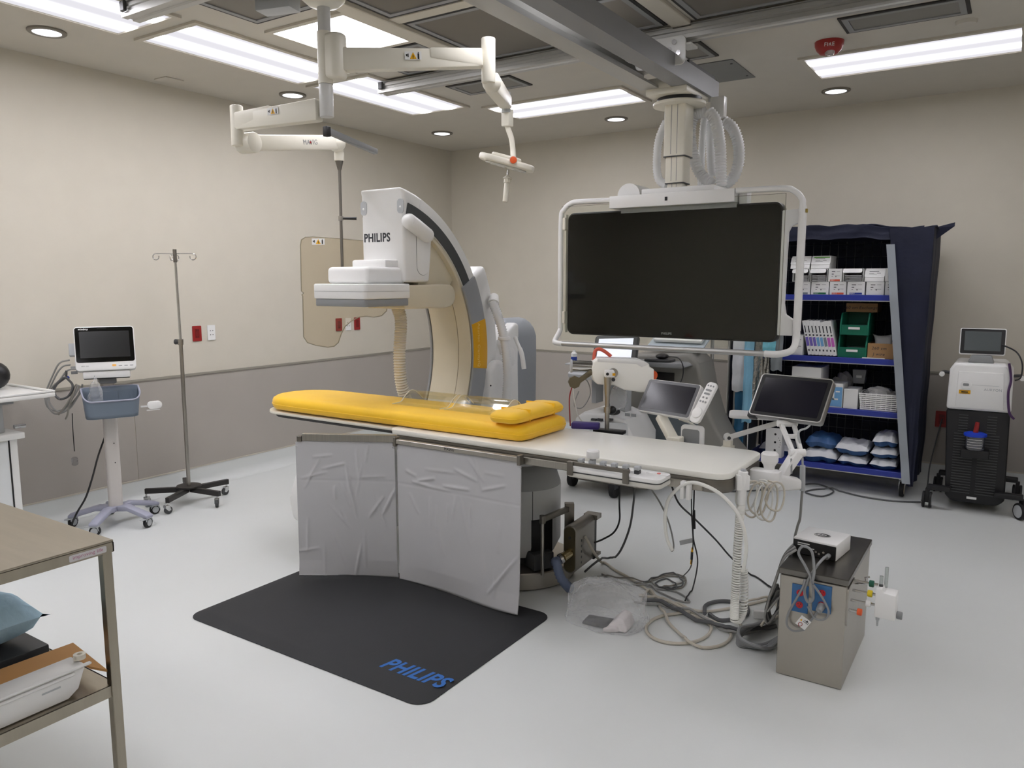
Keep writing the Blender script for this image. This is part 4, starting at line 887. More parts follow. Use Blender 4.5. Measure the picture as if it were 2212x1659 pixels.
MB().cyl((-4.86, 2.1, .76), (-4.86, 2.16, .76), .012, n=10).build('side_hook', M_chrome, wc)
p = at(-14, 812, d=depth_v - .35)
MB().ball((p.x, p.y, .963 + .085), .085, 16, 10).build('black_ball_object', M_black, label='round black object on the white tray top', cat='object')

# ================================================================ STAINLESS BENCH IN FRONT
cn = at(245, 1165, z=.86); BX, BY = cn.x, cn.y
be = thing('steel_bench', 'stainless steel instrument table with lower shelf and pink-lettered edge sticker', 'table', (BX - .6, BY - .31, 0))
zs = at(238, 1482, x=BX - .012).z
MB().bb(BX - 1.2, BX, BY - .62, BY, .853, .86).build('top_sheet', mat('bench_steel', (164, 157, 143), .34, metal=1, var=.05, scale=3, stretch=(1, 14, 1)), be, bevel=.002, seg=1)
bb_ = MATS['bench_steel']
MB().bb(BX - .004, BX, BY - .62, BY, .824, .853).build('apron', bb_, be); MB().bb(BX - 1.2, BX, BY - .004, BY, .824, .853).build('apron', bb_, be)
MB().bb(BX - 1.2, BX - 1.196, BY - .62, BY, .824, .853).build('apron', bb_, be); MB().bb(BX - 1.2, BX, BY - .62, BY - .616, .824, .853).build('apron', bb_, be)
for x in (BX - .018, BX - 1.182):
    for y in (BY - .018, BY - .602): MB().bb(x - .014, x + .014, y - .014, y + .014, .03, .853).build('leg', bb_, be, bevel=.002, seg=1)
for x in (BX - .018, BX - 1.182):
    for y in (BY - .018, BY - .602): MB().cyl((x, y, .001), (x, y, .03), .018, n=12).build('foot', M_rubber, be)
MB().bb(BX - 1.19, BX - .012, BY - .61, BY - .012, zs - .004, zs).build('lower_shelf', bb_, be)
MB().bb(BX - .016, BX - .010, BY - .61, BY - .012, zs - .034, zs).build('shelf_lip', bb_, be)
MB().bb(BX - 1.19, BX - .012, BY - .016, BY - .012, zs - .034, zs).build('shelf_lip', bb_, be)
Fs = frame((BX + .0004, BY - .075, .8385), (0, 1, 0), (0, 0, 1))
lbp = MB(Fs).prism(rrect(.105, .019, .004, 3), 'z', 0, .0008).build('name_sticker', mat('sticker_grey', (205, 203, 204), .5), be)
text('improving life', .0145, Fs @ Matrix.Translation((0, .001, .0008)), mat('pink_print', (176, 110, 140), .6), be, ext=.0002)
# things on its lower shelf
def inflate(w, h, t_, seed, M, nm, m, label, cat, group=None, crumpl=.15, wings=.02):
    """soft wrapped pack: pillow with creases and pinched corners"""
    rnd = random.Random(seed); ph = [(rnd.uniform(0, 6), rnd.uniform(2, 9), rnd.uniform(2, 9)) for _ in range(6)]
    def f(s):
        def g(i, j):
            x, y = i * 2 - 1, j * 2 - 1
            e = max(0, (1 - x ** 4)) ** .5 * max(0, (1 - y ** 4)) ** .5
            k = 1 + crumpl * sum(math.sin(a + p * x * 1.4 + q * y * 1.4) for a, p, q in ph) / 3
            z = t_ / 2 + s * t_ / 2 * e * (k if s > 0 else 1)
            return (x * (w / 2 + wings * abs(y) ** 3), y * (h / 2 + wings * abs(x) ** 3), z)
        return g
    b = MB(M); b.grid(f(1), 16, 12); b.grid(f(-1), 16, 12)
    return b.build(nm, m, label=label, cat=cat, group=group, ang=40)
M_wrap = mat('blue_sterile_wrap', (186, 222, 244), .6, var=.06, scale=12, bump=.3, bscale=30)
MB().bb(BX - .62, BX - .30, BY - .36, BY - .06, zs + .0005, zs + .065).build('dark_box', mat('dark_case', (48, 49, 51), .45), label='flat dark case with a white sticker under the blue wrapped pack', cat='case', bevel=.006)
pk = inflate(.40, .30, .16, 4, TR((BX - .53, BY - .235, zs + .067), .1), 'wrapped_pack', M_wrap, 'light blue wrapped sterile pack on the bench lower shelf', 'pack', wings=.025)
MB().bb(BX - .34, BX - .30, BY - .30, BY - .26, zs + .066, zs + .067).build('case_sticker', M_paper, label='small white sticker on the dark case lid', cat='sticker')
cz_ = zs + .062; cA, cB = at(158, 1390, z=cz_), at(232, 1449, z=cz_); be_ = BY - .068; cbp = [cA, cB, Vector((BX - .05, be_, 0)), Vector((BX - .13, be_, 0)), Vector((BX - .13, BY - .5, 0)), Vector((cA.x - .02, BY - .5, 0))]
MB().prism([(p.x, p.y) for p in cbp], 'z', cz_ - .004, cz_ + .003).build('cardboard_sheet', mat('brown_cardboard', (186, 138, 82), .7, var=.05), label='flat brown cardboard sheet lying behind the white bin', cat='cardboard')
MB().bb(BX - .26, BX - .135, BY - .16, BY - .06, zs + .0005, zs + .040).build('black_tray', M_black, label='black tray under the cardboard sheet', cat='tray', bevel=.003)
tr_ = thing('white_bin', 'white plastic bin with rim standing on the bench lower shelf', 'bin', (BX - .13, BY - .36, zs))
Tb = frame((BX - .035, BY - .31, zs + .0015), (0, 1, 0), (0, 0, 1))
MB(Tb).prism([(-.25, 0), (.17, 0), (.20, .02), (.215, .06), (.225, .085), (-.262, .085)], 'z', -.085, 0).build('bin_wall', M_white, tr_, bevel=.006)
MB(Tb).bb(-.268, .235, .083, .09, -.0, .012).build('bin_rim', M_white, tr_, bevel=.002, seg=1)
MB(Tb).bb(-.25, .19, .066, .075, -.0, .006).build('bin_ridge', M_white, tr_, bevel=.002, seg=1)
MB(Tb).bb(.10, .15, .045, .050, 0, .0008).build('bin_mark', M_lgrey, tr_)
p = at(172, 1421, x=BX - .07); 
tp = thing('tape_roll', 'small roll of white tape lying on the bin', 'tape', (p.x, p.y, zs + .094))
MB(TR((p.x, p.y, zs + .0885))).lathe([(.0075, .004), (.0075, .018), (.0165, .018), (.0165, .004), (.0075, .004)], n=24).build('tape', M_ivory, tp)

# ================================================================ STAINLESS SUPPLY BOX
ZB = at(1683, 1224, y=3.09).z
sb = thing('steel_supply_box', 'stainless steel floor pedestal box with blue outlet plates and gas fittings', 'box', (-.595, 3.375, 0))
MB().bb(-.722, -.470, 3.092, 3.655, .002, ZB - .03).build('body', M_steel2, sb, bevel=.003, seg=1)
MB().bb(-.728, -.464, 3.086, 3.661, ZB - .026, ZB).build('lid', mat('dark_stainless', (120, 117, 112), .28, metal=1, var=.1), sb, bevel=.003, seg=1)
MB().bb(-.7225, -.7195, 3.088, 3.092, .10, .115).build('latch', M_dsteel, sb)
M_bluep = mat('blue_steel_plate', (58, 108, 158), .4); M_rsock = mat('red_socket', (196, 40, 48), .4)
for (u0, u1, plug) in ((1710, 1746, False), (1755, 1796, True)):
    xa = at(u0, 1300, y=3.092).x; xb = at(u1, 1300, y=3.092).x; za = at(u0, 1259, y=3.092).z; zb = at(u0, 1318, y=3.092).z
    pl_ = MB().bb(xa, xb, 3.087, 3.0915, zb, za).build('outlet_plate', M_bluep, sb, bevel=.001, seg=1)
    for f_ in (.28, .72):
        xm = (xa + xb) / 2; zm = zb + (za - zb) * f_; Fo = frame((xm, 3.087, zm), (1, 0, 0), (0, 0, 1))
        so_ = MB(Fo).prism(circ(.0135, 20), 'z', 0, .003).build('socket', M_rsock, pl_)
        for q in ((-.006, .002), (.004, .002), (-.001, -.008)): MB(Fo).bb(q[0], q[0] + .002, q[1], q[1] + .006, .003, .0036).build('slot', M_black, pl_)
ZF = ZB + .055
gp = MB().prism(rrect(.15, .16, .02, 4, 3.17, ZB - .115), 'x', -.470, -.463).build('gas_plate', M_steel, sb, bevel=.001, seg=1)
for (yy, zz, col, nm) in ((3.21, ZF - .095, mat('green_knob', (24, 92, 72), .4), 'valve_knob'), (3.18, ZF - .125, mat('yellow_knob', (232, 206, 40), .4), 'valve_knob'), (3.15, ZF - .155, M_white, 'valve_knob'), (3.12, ZF - .185, M_orange, 'valve_knob')):
    ln_ = .055 if col is not M_orange else .03
    MB().cyl((-.463, yy, zz), (-.463 + ln_, yy, zz), .0055, n=10).build('fitting_stem', M_chrome, sb)
    MB().cyl((-.463 + ln_, yy, zz), (-.463 + ln_ + .018, yy, zz), .0135, n=14).build(nm, col, sb, bevel=.002, seg=1)
    if col is not M_orange: MB().cyl((-.463 + ln_ + .018, yy, zz), (-.372, yy, zz), .006, n=10).build('fitting_pipe', M_chrome, sb)
MB().tube([(-.463, 3.23, ZB - .06), (-.42, 3.225, ZB - .05), (-.425, 3.225, ZB - .025), (-.41, 3.22, ZB - .018)], .004, 8).build('hook', M_chrome, sb)
fm_ = thing('flowmeter', 'white gas blender block with grey knob and clear tubes on the steel box', 'flowmeter', (-.31, 3.17, ZB - .2))
MB().prism([(-.375, ZF - .20), (-.375, ZF - .085), (-.352, ZF - .08), (-.346, ZF - .095), (-.302, ZF - .098), (-.30, ZF - .20)], 'y', 3.135, 3.21).build('block', M_white, fm_, bevel=.006)
MB().cyl((-.30, 3.17, ZF - .185), (-.28, 3.17, ZF - .185), .015, n=16).build('knob', M_mgrey, fm_, bevel=.002, seg=1)
M_tubec = acrylic('clear_tube', (225, 228, 226), .12)
MB().cyl((-.36, 3.165, ZF - .082), (-.36, 3.165, ZF - .04), .007, n=14).build('flow_tube', M_tubec, fm_)
MB().cyl((-.36, 3.165, ZF - .082), (-.36, 3.165, ZF - .075), .0075, n=14).build('tube_base', M_dgrey, fm_)
MB().cyl((-.346, 3.19, ZF - .09), (-.346, 3.19, ZF - .01), .007, n=14).build('flow_tube', M_tubec, fm_)
MB().lathe([(.011, 0), (.007, -.004), (.007, -.02), (.0045, -.022), (.003, -.045)], M=Matrix.Translation((-.365, 3.165, ZF - .199)), n=12).build('nipple', M_lgrey, fm_)
# console on the lid
c00, c10, c11 = at(1714, 1159, z=ZB + .07), at(1808, 1179, z=ZB + .07), at(1846, 1156, z=ZB + .07)
cM = frame((c00.x, c00.y, ZB + .0008), (c10 - c00).xy.to_3d(), (0, 0, 1)); cw = (c10 - c00).length; cdp = (c11 - c10).length
co = thing('console_box', 'white console with black front panel and round emblem on the steel box', 'console', tuple(cM @ Vector((cw / 2, 0, -cdp / 2))))
MB(cM).bb(0, cw, 0, .07, -cdp, 0).build('case', M_white, co, bevel=.006)
MB(cM).bb(.002, cw - .002, .003, .062, 0, .003).build('front_panel', M_black, co, bevel=.001, seg=1)
bars([(.02, .07, .048, .052), (.02, .055, .040, .043), (.04, .09, .032, .035)], cM @ Matrix.Translation((0, 0, .003)), M_paper, co, 'panel_print')
for x, z in ((cw * .45, .022), (cw * .55, .026), (cw * .62, .02), (cw * .72, .03)): MB(cM).cyl((x, z, .003), (x, z, .008), .005, n=10).build('connector', M_chrome, co)
Et = frame(cM @ Vector((cw / 2, .0702, -cdp * .5)), -(c10 - c00), Vector((c10 - c11)))
em = MB(Et).prism([(p[0] * 1.3, p[1]) for p in circ(.026, 28)], 'z', 0, .0006).build('emblem', M_black, co)
ringp = [(math.cos(a) * .0315, math.sin(a) * .0235, .0008) for a in [2 * PI * k / 28 for k in range(28)]]
MB(Et).tube(ringp, .0009, 5, closed=True).build('emblem_ring', M_white, em)
text('GE', .034, Et @ Matrix.Translation((0, -.001, .0007)), M_white, em, name='emblem_script', shear=.4, ext=.0004)

# ================================================================ TABLE-SIDE CONTROLS
X0, X1 = at(1226, 990, y=2.85).x, at(1440, 1012, y=2.90).x
cm = thing('table_control_module', 'white table-side control panel with steel guard bar and joystick knob', 'control panel', ((X0 + X1) / 2, 2.91, .72)); cz = .795
MB().prism(rrect(X1 - X0, .145, .03, 5, (X0 + X1) / 2, 2.898), 'z', cz, cz + .018).build('top_shell', M_white, cm, bevel=.005)
MB().prism(rrect(X1 - X0 - .004, .14, .03, 5, (X0 + X1) / 2, 2.898), 'z', cz - .004, cz).build('joint', M_dgrey, cm)
MB().prism(rrect(X1 - X0, .145, .03, 5, (X0 + X1) / 2, 2.898), 'z', cz - .024, cz - .004).build('bottom_shell', mat('warm_grey_plastic', (200, 198, 190), .4), cm, bevel=.005)
MB().bb(X0 + .05, X1 - .06, 2.85, 2.93, cz - .034, cz - .024).build('bracket', M_dsteel, cm)
MB().bb((X0 + X1) / 2 - .12, (X0 + X1) / 2 + .12, 2.965, 2.978, cz - .06, cz - .005).build('rail_clamp', M_dsteel, cm)
gx0, gx1 = X0 + .015, X1 - .13
MB().bb(gx0, gx1, 2.821, 2.833, cz + .028, cz + .046).build('guard_bar', M_dsteel, cm, bevel=.003)
for x in (gx0, gx1 - .028): MB().bb(x, x + .028, 2.815, 2.823, cz - .015, cz + .046).build('guard_post', M_dsteel, cm, bevel=.002, seg=1)
for i in range(6):
    x = X0 + .05 + i * (X1 - X0 - .17) / 5
    o = MB().bb(x - .011, x + .011, 2.87, 2.895, cz + .018, cz + .034).build('lever_switch', M_dgrey, cm, bevel=.002, seg=1)
    MB().bb(x - .012, x + .012, 2.868, 2.897, cz + .034, cz + .05).build('switch_cap', M_lgrey, o, bevel=.003, seg=1)
xk = X0 + .105
MB().cyl((xk, 2.885, cz + .018), (xk, 2.885, cz + .06), .014, n=16).build('joystick_stem', M_lgrey, cm)
MB().lathe([(.0255, .058), (.028, .062), (.028, .088), (.022, .094)], M=Matrix.Translation((xk, 2.885, cz)), n=24).build('joystick_knob', M_white, cm)
for i in range(5): MB().prism(rrect(.035, .03, .004, 3, X0 + .17 + i * .062, 2.925), 'z', cz + .018, cz + .0205).build('key', M_paper, cm)
MB().cyl((X1 - .045, 2.93, cz + .018), (X1 - .045, 2.93, cz + .021), .008, n=12).build('stop_key', mat('pale_red', (214, 120, 112), .5), cm)

def tablet(nm, label, px4, dz, thick, mframe, group=None):
    (bl, br, tl), (z0, dd) = px4, dz
    BL, BR = at(*bl, z=z0), at(*br, z=z0); dl = (BL - CAM).dot(Fh); TL = at(*tl, d=dl + dd)
    r = BR - BL; u = TL - BL; u = u - r.normalized() * u.dot(r.normalized()); M_ = frame(BL, r, u); W, H = r.length, u.length
    t = thing(nm, label, 'monitor', tuple(M_ @ Vector((W / 2, 0, -thick))), 0, group)
    MB(M_).prism(rrect(W, H, .016, 5, W / 2, H / 2), 'z', -thick, 0).build('housing', mframe, t, bevel=.004)
    MB(M_).prism(rrect(W - .008, H - .008, .013, 5, W / 2, H / 2), 'z', 0, .0015).build('glass', M_black if nm != 'touchscreen' else mat('bezel_grey', (82, 83, 86), .25), t)
    MB(M_).prism(rrect(W - .045, H - .04, .004, 3, W / 2, H / 2), 'z', .0015, .0022).build('screen', M_screen2, t)
    return t, M_, W, H
t1, M1, W1, H1 = tablet('touchscreen', 'tilted touchscreen on a short white arm behind the table, beside a remote control', ((1375, 886), (1487, 905), (1400, 817)), (.93, .07), .03, M_white)
# arm of touchscreen
ft = at(1458, 942, y=3.62); ft.z = .80; top_ = M1 @ Vector((W1 * .42, .0, -.03))
obox(top_, ft, .055, .035, .035).build('support_arm', M_ivory, t1, bevel=.006)
MB().bb(ft.x - .035, ft.x + .035, 3.595, 3.66, .77, .83).build('rail_mount', M_ivory, t1, bevel=.006)
MB().tube(cr([M1 @ Vector((W1 * .8, 0, -.02)), at(1500, 920, d=3.95), at(1512, 948, d=4.0), at(1518, 968, d=4.05)], 6), .007, 8).build('cord', M_ivory, t1)
# remote control beside it
rc = thing('remote_control', 'slim white remote control with grey keys clipped beside the touchscreen', 'remote', tuple(M1 @ Vector((W1 + .035, H1 * .4, -.02))))
RM = M1 @ Matrix.Translation((W1 + .048, H1 * .52, .004)) @ Matrix.Rotation(-.12, 4, 'Z')
MB(RM).prism(rrect(.062, .225, .022, 5), 'z', -.02, .0).build('case', M_white, rc, bevel=.006)
for y in (.09,):
    for x in (-.016, 0, .016): MB(RM).cyl((x, y, 0), (x, y, .002), .0045, n=10).build('key', M_mgrey, rc)
for y in (.066, .046): MB(RM).prism(rrect(.036, .010, .005, 4, 0, y), 'z', 0, .002).build('key', M_mgrey, rc)
for x, y in ((-.011, .024), (.011, .024), (-.016, .002), (0, .002), (.016, .002)): MB(RM).cyl((x, y, 0), (x, y, .002), .0055, n=10).build('key', M_mgrey, rc)
MB(RM).cyl((0, -.062, 0), (0, -.062, .008), .029, n=24).build('cradle', M_white, rc, bevel=.003)
# second tablet on the articulated arm
t2, M2, W2, H2 = tablet('tablet_monitor', 'larger tilted display with silver frame on an articulated white arm at the table end', ((1617, 894), (1772, 914), (1650, 807)), (.97, .09), .04, mat('silver_frame', (150, 149, 147), .3, metal=.8))
rim = [(M2 @ Vector((p[0], p[1], .001))) for p in rrect(W2 - .002, H2 - .002, .016, 5, W2 / 2, H2 / 2)]
MB().tube(rim, .0028, 6, closed=True).build('bright_rim', M_alu, t2)
MB(M2).bb(-.012, .03, -.006, .03, -.045, -.01).build('corner_guard', M_black, t2, bevel=.004)
jt = M2 @ Vector((W2 * .52, -.005, -.04)); D_ = 3.42
k1 = at(1722, 978, d=D_); k2 = at(1688, 1030, d=D_ - .02)
for o_ in (-.03, .03): obox(jt + Rt * o_, k1 + Rt * o_ * .6, .018, .022, .022).build('upper_link', M_white, t2, bevel=.003)
obox(jt + Rt * -.03 + (k1 - jt) * .45, jt + Rt * .03 + (k1 - jt) * .45, .02, .02, .02).build('cross_link', M_white, t2, bevel=.003)
MB().cyl(jt - Rt * .045, jt + Rt * .045, .016, n=14).build('tilt_joint', M_white, t2)
MB().cyl(k1 - Rt * .035, k1 + Rt * .035, .018, n=14).build('elbow_joint', M_white, t2)
obox(k1, k2, .05, .04, .034).build('lower_link', M_white, t2, bevel=.006)
MB().prism(rrect(.008, .07, .004, 4), 'z', 0, .001, M=frame(k1.lerp(k2, .5) - Fh * .026, Rt, (k1 - k2))).build('link_slot', M_mgrey, t2)
MB().cyl(k2 + Vector((0, 0, -.045)), k2 + Vector((0, 0, -.012)), .046, n=28).build('arm_base', M_white, t2, bevel=.006)
cl = at(1662, 1020, d=D_ - .04)
MB().prism([(0, 0), (.14, -.03), (.14, -.075), (.02, -.085), (-.02, -.04), (-.02, .02)], 'y', -.03, .03, M=TR(cl, YAW)).build('clamp_arm', M_white, t2, bevel=.012, seg=3)
MB().tube(cr([M2 @ Vector((W2 * .85, -.008, -.02)), at(1742, 925, d=3.45), at(1725, 935, d=3.45), at(1732, 975, d=3.45), at(1734, 1005, d=3.45)], 6), .005, 8).build('cord', M_lgrey, t2)
q0, q1 = at(1734, 1005, d=3.45), at(1733, 1060, d=3.45)
MB().cyl(q0, q1, .0125, n=12).build('cord_connector', M_lgrey, t2, bevel=.003)
cable([q1, at(1731, 1085, d=3.46), at(1728, 1120, d=3.47), at(1722, 1140, d=3.49), Vector((-.80, 3.68, .35)), Vector((-.77, 3.72, .06)), Vector((-.79, 3.76, .009)), Vector((-.86, 3.80, .008))], .006, M_cab, 'grey cord hanging from the display arm connector behind the console')
# clamp knob at the table corner
kb = thing('rail_clamp', 'white table-end clamp block with round knob and hand control holder', 'clamp', (-.98, 2.97, .70))
c_ = at(1640, 1030, d=3.30)
MB().prism(rrect(.13, .08, .02, 5, c_.x + .026, c_.y), 'z', .715, .785).build('block', M_white, kb, bevel=.008)
k_ = at(1662, 1005, d=3.30)
MB().lathe([(.022, .778), (.024, .80), (.034, .815), (.037, .822), (.037, .852), (.03, .86)], M=Matrix.Translation((k_.x, k_.y, 0)), n=26).build('knob', M_white, kb)
MB().cyl((c_.x + .02, c_.y, .70), (c_.x + .06, c_.y - .01, .695), .006, n=8).build('clamp_lever', M_chrome, kb)
h_ = at(1603, 1040, d=3.12)
MB().bb(-.028, .028, -.02, .02, -.035, .03, M=TR(h_, YAW)).build('holder', M_white, kb, bevel=.006)
MB().cyl(h_ + Vector((0, 0, -.10)), h_ + Vector((.004, 0, .045)), .017, .021, n=18).build('hand_control', M_white, kb, bevel=.004)
MB().cyl(h_ + Vector((.004, 0, .045)), h_ + Vector((.005, 0, .052)), .012, n=14).build('hand_button', M_lgrey, kb)
MB().cyl(h_ + Vector((0, 0, -.018)), at(1672, 1041, d=3.215), .0035, n=8).build('cable_hook', M_white, kb)
# bundle of cables hanging from the clamp: loops
rl = random.Random(3)
for i in range(6):
    u0 = 1600 + i * 11; low = 1122 + rl.uniform(-30, 14); dd = 3.155 + .013 * i
    cyl_ = (1036 + low) / 2; P = [at(u0 + 22 - 10 * math.cos(.3) + 22 * math.sin(a_) * (1 + .15 * math.sin(2 * a_)), cyl_ - (low - 1036) / 2 * math.cos(a_), d=dd) for a_ in [2 * PI * k / 12 - .3 * (i % 2) for k in range(13)]]
    cable(P, .0042, M_cabi if i % 3 else M_cabw, ['ivory cable loop hanging closest to the coiled cord', 'ivory cable loop next to the coiled cord loop', 'ivory cable loop in the middle of the bundle under the clamp', 'white cable loop in the middle of the bundle under the clamp', 'ivory cable loop toward the display arm under the clamp', 'ivory cable loop hanging closest to the display arm'][i], group='looped cables under the clamp')
# coiled cord down to the floor
cc = []; pts_ = cr([h_ + Vector((0, 0, -.101)), at(1597, 1130, d=3.08), at(1592, 1210, d=3.06), at(1588, 1290, d=3.05), at(1586, 1335, d=3.02)], 40)
for i, p in enumerate(pts_[::2]): pass
tot = len(pts_); N = 62 * 12
for i in range(N):
    f = i / N * (tot - 1); j = int(f); p = pts_[j].lerp(pts_[min(j + 1, tot - 1)], f - j); a = 2 * PI * i / 12
    cc.append(p + Rt * .0155 * math.cos(a) + Fh * .0155 * math.sin(a))
MB().tube(cc, .0034, 6).build('coiled_cord', M_cabw, label='white coiled cord hanging from the table-end clamp to the floor', cat='cord')
cc = []; pts_ = cr([at(1586, 1340, d=3.02), at(1594, 1342, d=3.03), at(1605, 1320, d=3.05), at(1608, 1270, d=3.08), at(1606, 1228, d=3.10)], 40); tot = len(pts_); N = 30 * 12
for i in range(N):
    f = i / N * (tot - 1); j = int(f); p = pts_[j].lerp(pts_[min(j + 1, tot - 1)], f - j); a = 2 * PI * i / 12
    cc.append(p + Rt * .0145 * math.cos(a) + Fh * .0145 * math.sin(a))
MB().tube(cc, .0034, 6).build('coiled_cord', M_cabw, label='upturned end of the white coiled cord near the steel box', cat='cord')
# white hose arch under the table edge and its clip
hc_ = thing('hose_clip', 'white double hose clip on the near table rail', 'clip', (at(1490, 1035, y=2.965).x, 2.96, .73))
for u in (1477, 1490):
    p = at(u, 1035, y=2.965); MB().bb(p.x - .008, p.x + .008, 2.945, 2.975, .715, .79).build('clip_finger', M_white, hc_, bevel=.003)
cable([at(1452, 1188, d=3.15), at(1440, 1160, d=3.14), at(1437, 1110, d=3.12), at(1450, 1070, d=3.10), at(1488, 1043, y=2.945), at(1530, 1052, y=2.93), at(1568, 1078, y=2.93), at(1600, 1122, y=2.93), at(1612, 1180, y=2.94), at(1605, 1235, y=2.95)], .0075, M_cabw, 'white hose arching under the table edge from the double clip', n=10)
# tray with strut behind the table
tl_ = thing('side_tray', 'small white tray on a slanted strut fixed behind the table end', 'tray', (at(1625, 905, d=3.85).x, at(1625, 905, d=3.85).y, .9))
p0, p1 = at(1574, 906, d=3.78), at(1700, 912, d=3.70)
MB(TR((p0.x, p0.y, .925), math.atan2((p1 - p0).y, (p1 - p0).x))).prism(rrect(.26, .17, .03, 5, .13, .085), 'z', 0, .018).build('tray_plate', M_white, tl_, bevel=.005)
s0 = at(1573, 945, d=3.78); s1 = at(1682, 913, d=3.76)
obox(s0, s1, .018, .024, .024).build('strut', M_white, tl_, bevel=.004)
MB().cyl(s0 - Fh * .016, s0 + Fh * .016, .021, n=20).build('strut_joint', M_white, tl_)
MB().cyl(s0 - Fh * .018, s0 - Fh * .016, .009, n=14).build('joint_bolt', M_dgrey, tl_)
MB().bb(s0.x - .02, s0.x + .02, s0.y - .02, s0.y + .02, .785, s0.z - .012).build('post', M_ivory, tl_, bevel=.004)
MB().box((s0.x, 3.60 + (s0.y - 3.6) / 2, .775), (.05, abs(s0.y - 3.6) + .06, .02)).build('rail_foot', M_ivory, tl_)

# ================================================================ POWER INJECTOR ON THE FAR RAIL
ij = thing('contrast_injector', 'cream power injector head with orange knob on a steel pole', 'injector', (at(1310, 925, z=.82).x, at(1310, 925, z=.82).y, .82)); iD = (at(1310, 925, z=.82) - CAM).dot(Fh)
ip0 = at(1311, 925, d=iD); ip1 = at(1311, 806, d=iD)
MB().cyl((ip0.x, ip0.y, .80), (ip0.x, ip0.y, ip1.z), .0125, n=18).build('pole', M_steel, ij)
MB().cyl((ip0.x, ip0.y, ip1.z - .12), (ip0.x, ip0.y, ip1.z - .02), .015, .021, n=18).build('pole_sleeve', M_steel, ij)
MB().cyl((ip0.x, ip0.y, at(1310, 885, d=iD).z - .015), (ip0.x, ip0.y, at(1310, 885, d=iD).z + .015), .019, n=18).build('pole_collar', M_steel, ij)
MB().ball(at(1322, 886, d=iD + .02), .024, 12, 8).build('clamp_knob', M_black, ij)
IM = frame(at(1310, 808, d=iD + .10), Rt, (0, 0, 1)); sx_ = iD / 1670
def iq(u, v): return ((u - 1310) * sx_, (808 - v) * sx_)
MB(IM).prism([iq(*q) for q in [(1275, 790), (1278, 778), (1288, 771), (1380, 774), (1402, 784), (1402, 790), (1412, 794), (1412, 845), (1384, 846), (1345, 840), (1325, 830), (1288, 828), (1280, 822), (1275, 808)]], 'z', -.055, .065).build('head', mat('injector_cream', (246, 245, 238), .35), ij, bevel=.014, seg=3)
MB(IM).prism([iq(*q) for q in [(1286, 770), (1380, 773), (1402, 783), (1384, 790), (1372, 783), (1286, 778)]], 'z', -.05, .0665).build('head_top', M_white, ij, bevel=.004)
MB(IM).bb(*[iq(1301, 0)[0], iq(1322, 0)[0]], iq(0, 810)[1], iq(0, 795)[1], .065, .122).build('pivot_block', M_white, ij, bevel=.006)
MB(IM).cyl((iq(1321, 800)[0], iq(0, 802)[1], .066), (iq(1321, 800)[0], iq(0, 802)[1], .078), .026, n=22).build('pivot_ring', M_chrome, ij)
MB(IM).cyl((iq(1306, 0)[0], iq(0, 802)[1], .121), (iq(1306, 0)[0], iq(0, 802)[1], .125), .008, n=14).build('pivot_button', M_black, ij)
MB(IM).bb(iq(1317, 0)[0], iq(1321, 0)[0] + .006, iq(0, 806)[1], iq(0, 800)[1], .121, .1225).build('warning_tag', M_yellow, ij)
MB(IM).cyl((iq(1322, 0)[0], iq(0, 817)[1], .06), (iq(1322, 0)[0], iq(0, 817)[1], .074), .010, n=14).build('side_button', M_dgrey, ij)
MB(IM).prism(rrect(.06, .12, .02, 5, iq(1400, 0)[0], iq(0, 818)[1]), 'z', -.05, .06).build('end_block', MATS['injector_cream'], ij, bevel=.01)
MB(IM).cyl((iq(1402, 0)[0], iq(0, 808)[1], -.03), (iq(1405, 0)[0] + .03, iq(0, 812)[1], .018), .034, .026, n=14).build('manual_knob', M_orange, ij, bevel=.006)
MB(IM).cyl((iq(1276, 0)[0], iq(0, 791)[1], .02), (iq(1232, 0)[0], iq(0, 789)[1], .02), .032, n=20).build('syringe_jacket', M_chrome, ij)
MB(IM).cyl((iq(1232, 0)[0], iq(0, 789)[1], .02), (iq(1228, 0)[0], iq(0, 789)[1], .02), .036, n=20).build('jacket_ring', M_lgrey, ij)
obox(IM @ Vector((iq(1275, 0)[0], iq(0, 800)[1], .05)), IM @ Vector((iq(1240, 0)[0], iq(0, 825)[1], .06)), .022, .026, .026).build('support_strut', mat('olive_steel', (112, 104, 84), .45, metal=.6), ij, bevel=.003)
MB(IM).prism([(p[0] * 1.0, p[1]) for p in circ(.034, 8, iq(1236, 0)[0], iq(0, 823)[1])], 'z', .045, .075).build('strut_collar', MATS['olive_steel'], ij)
MB().bb(-.07, .10, -.03, .03, .795, .815, M=TR((ip0.x, ip0.y, 0), .1)).build('clamp_base', M_black, ij, bevel=.004)
MB().bb(-.02, .02, -(ip0.y - 3.586), -.03, .765, .80, M=TR((ip0.x, ip0.y, 0))).build('rail_bracket', M_black, ij)
q = at(1265, 915, d=iD - .02)
MB(TR((q.x, q.y, .822), .35)).bb(-.075, .075, -.03, .03, 0, .034).build('purple_case', mat('purple_plastic', (58, 44, 110), .45), label='small purple case lying on the table beside the injector pole', cat='case', bevel=.008)
q = at(1233, 903, d=iD - .02)
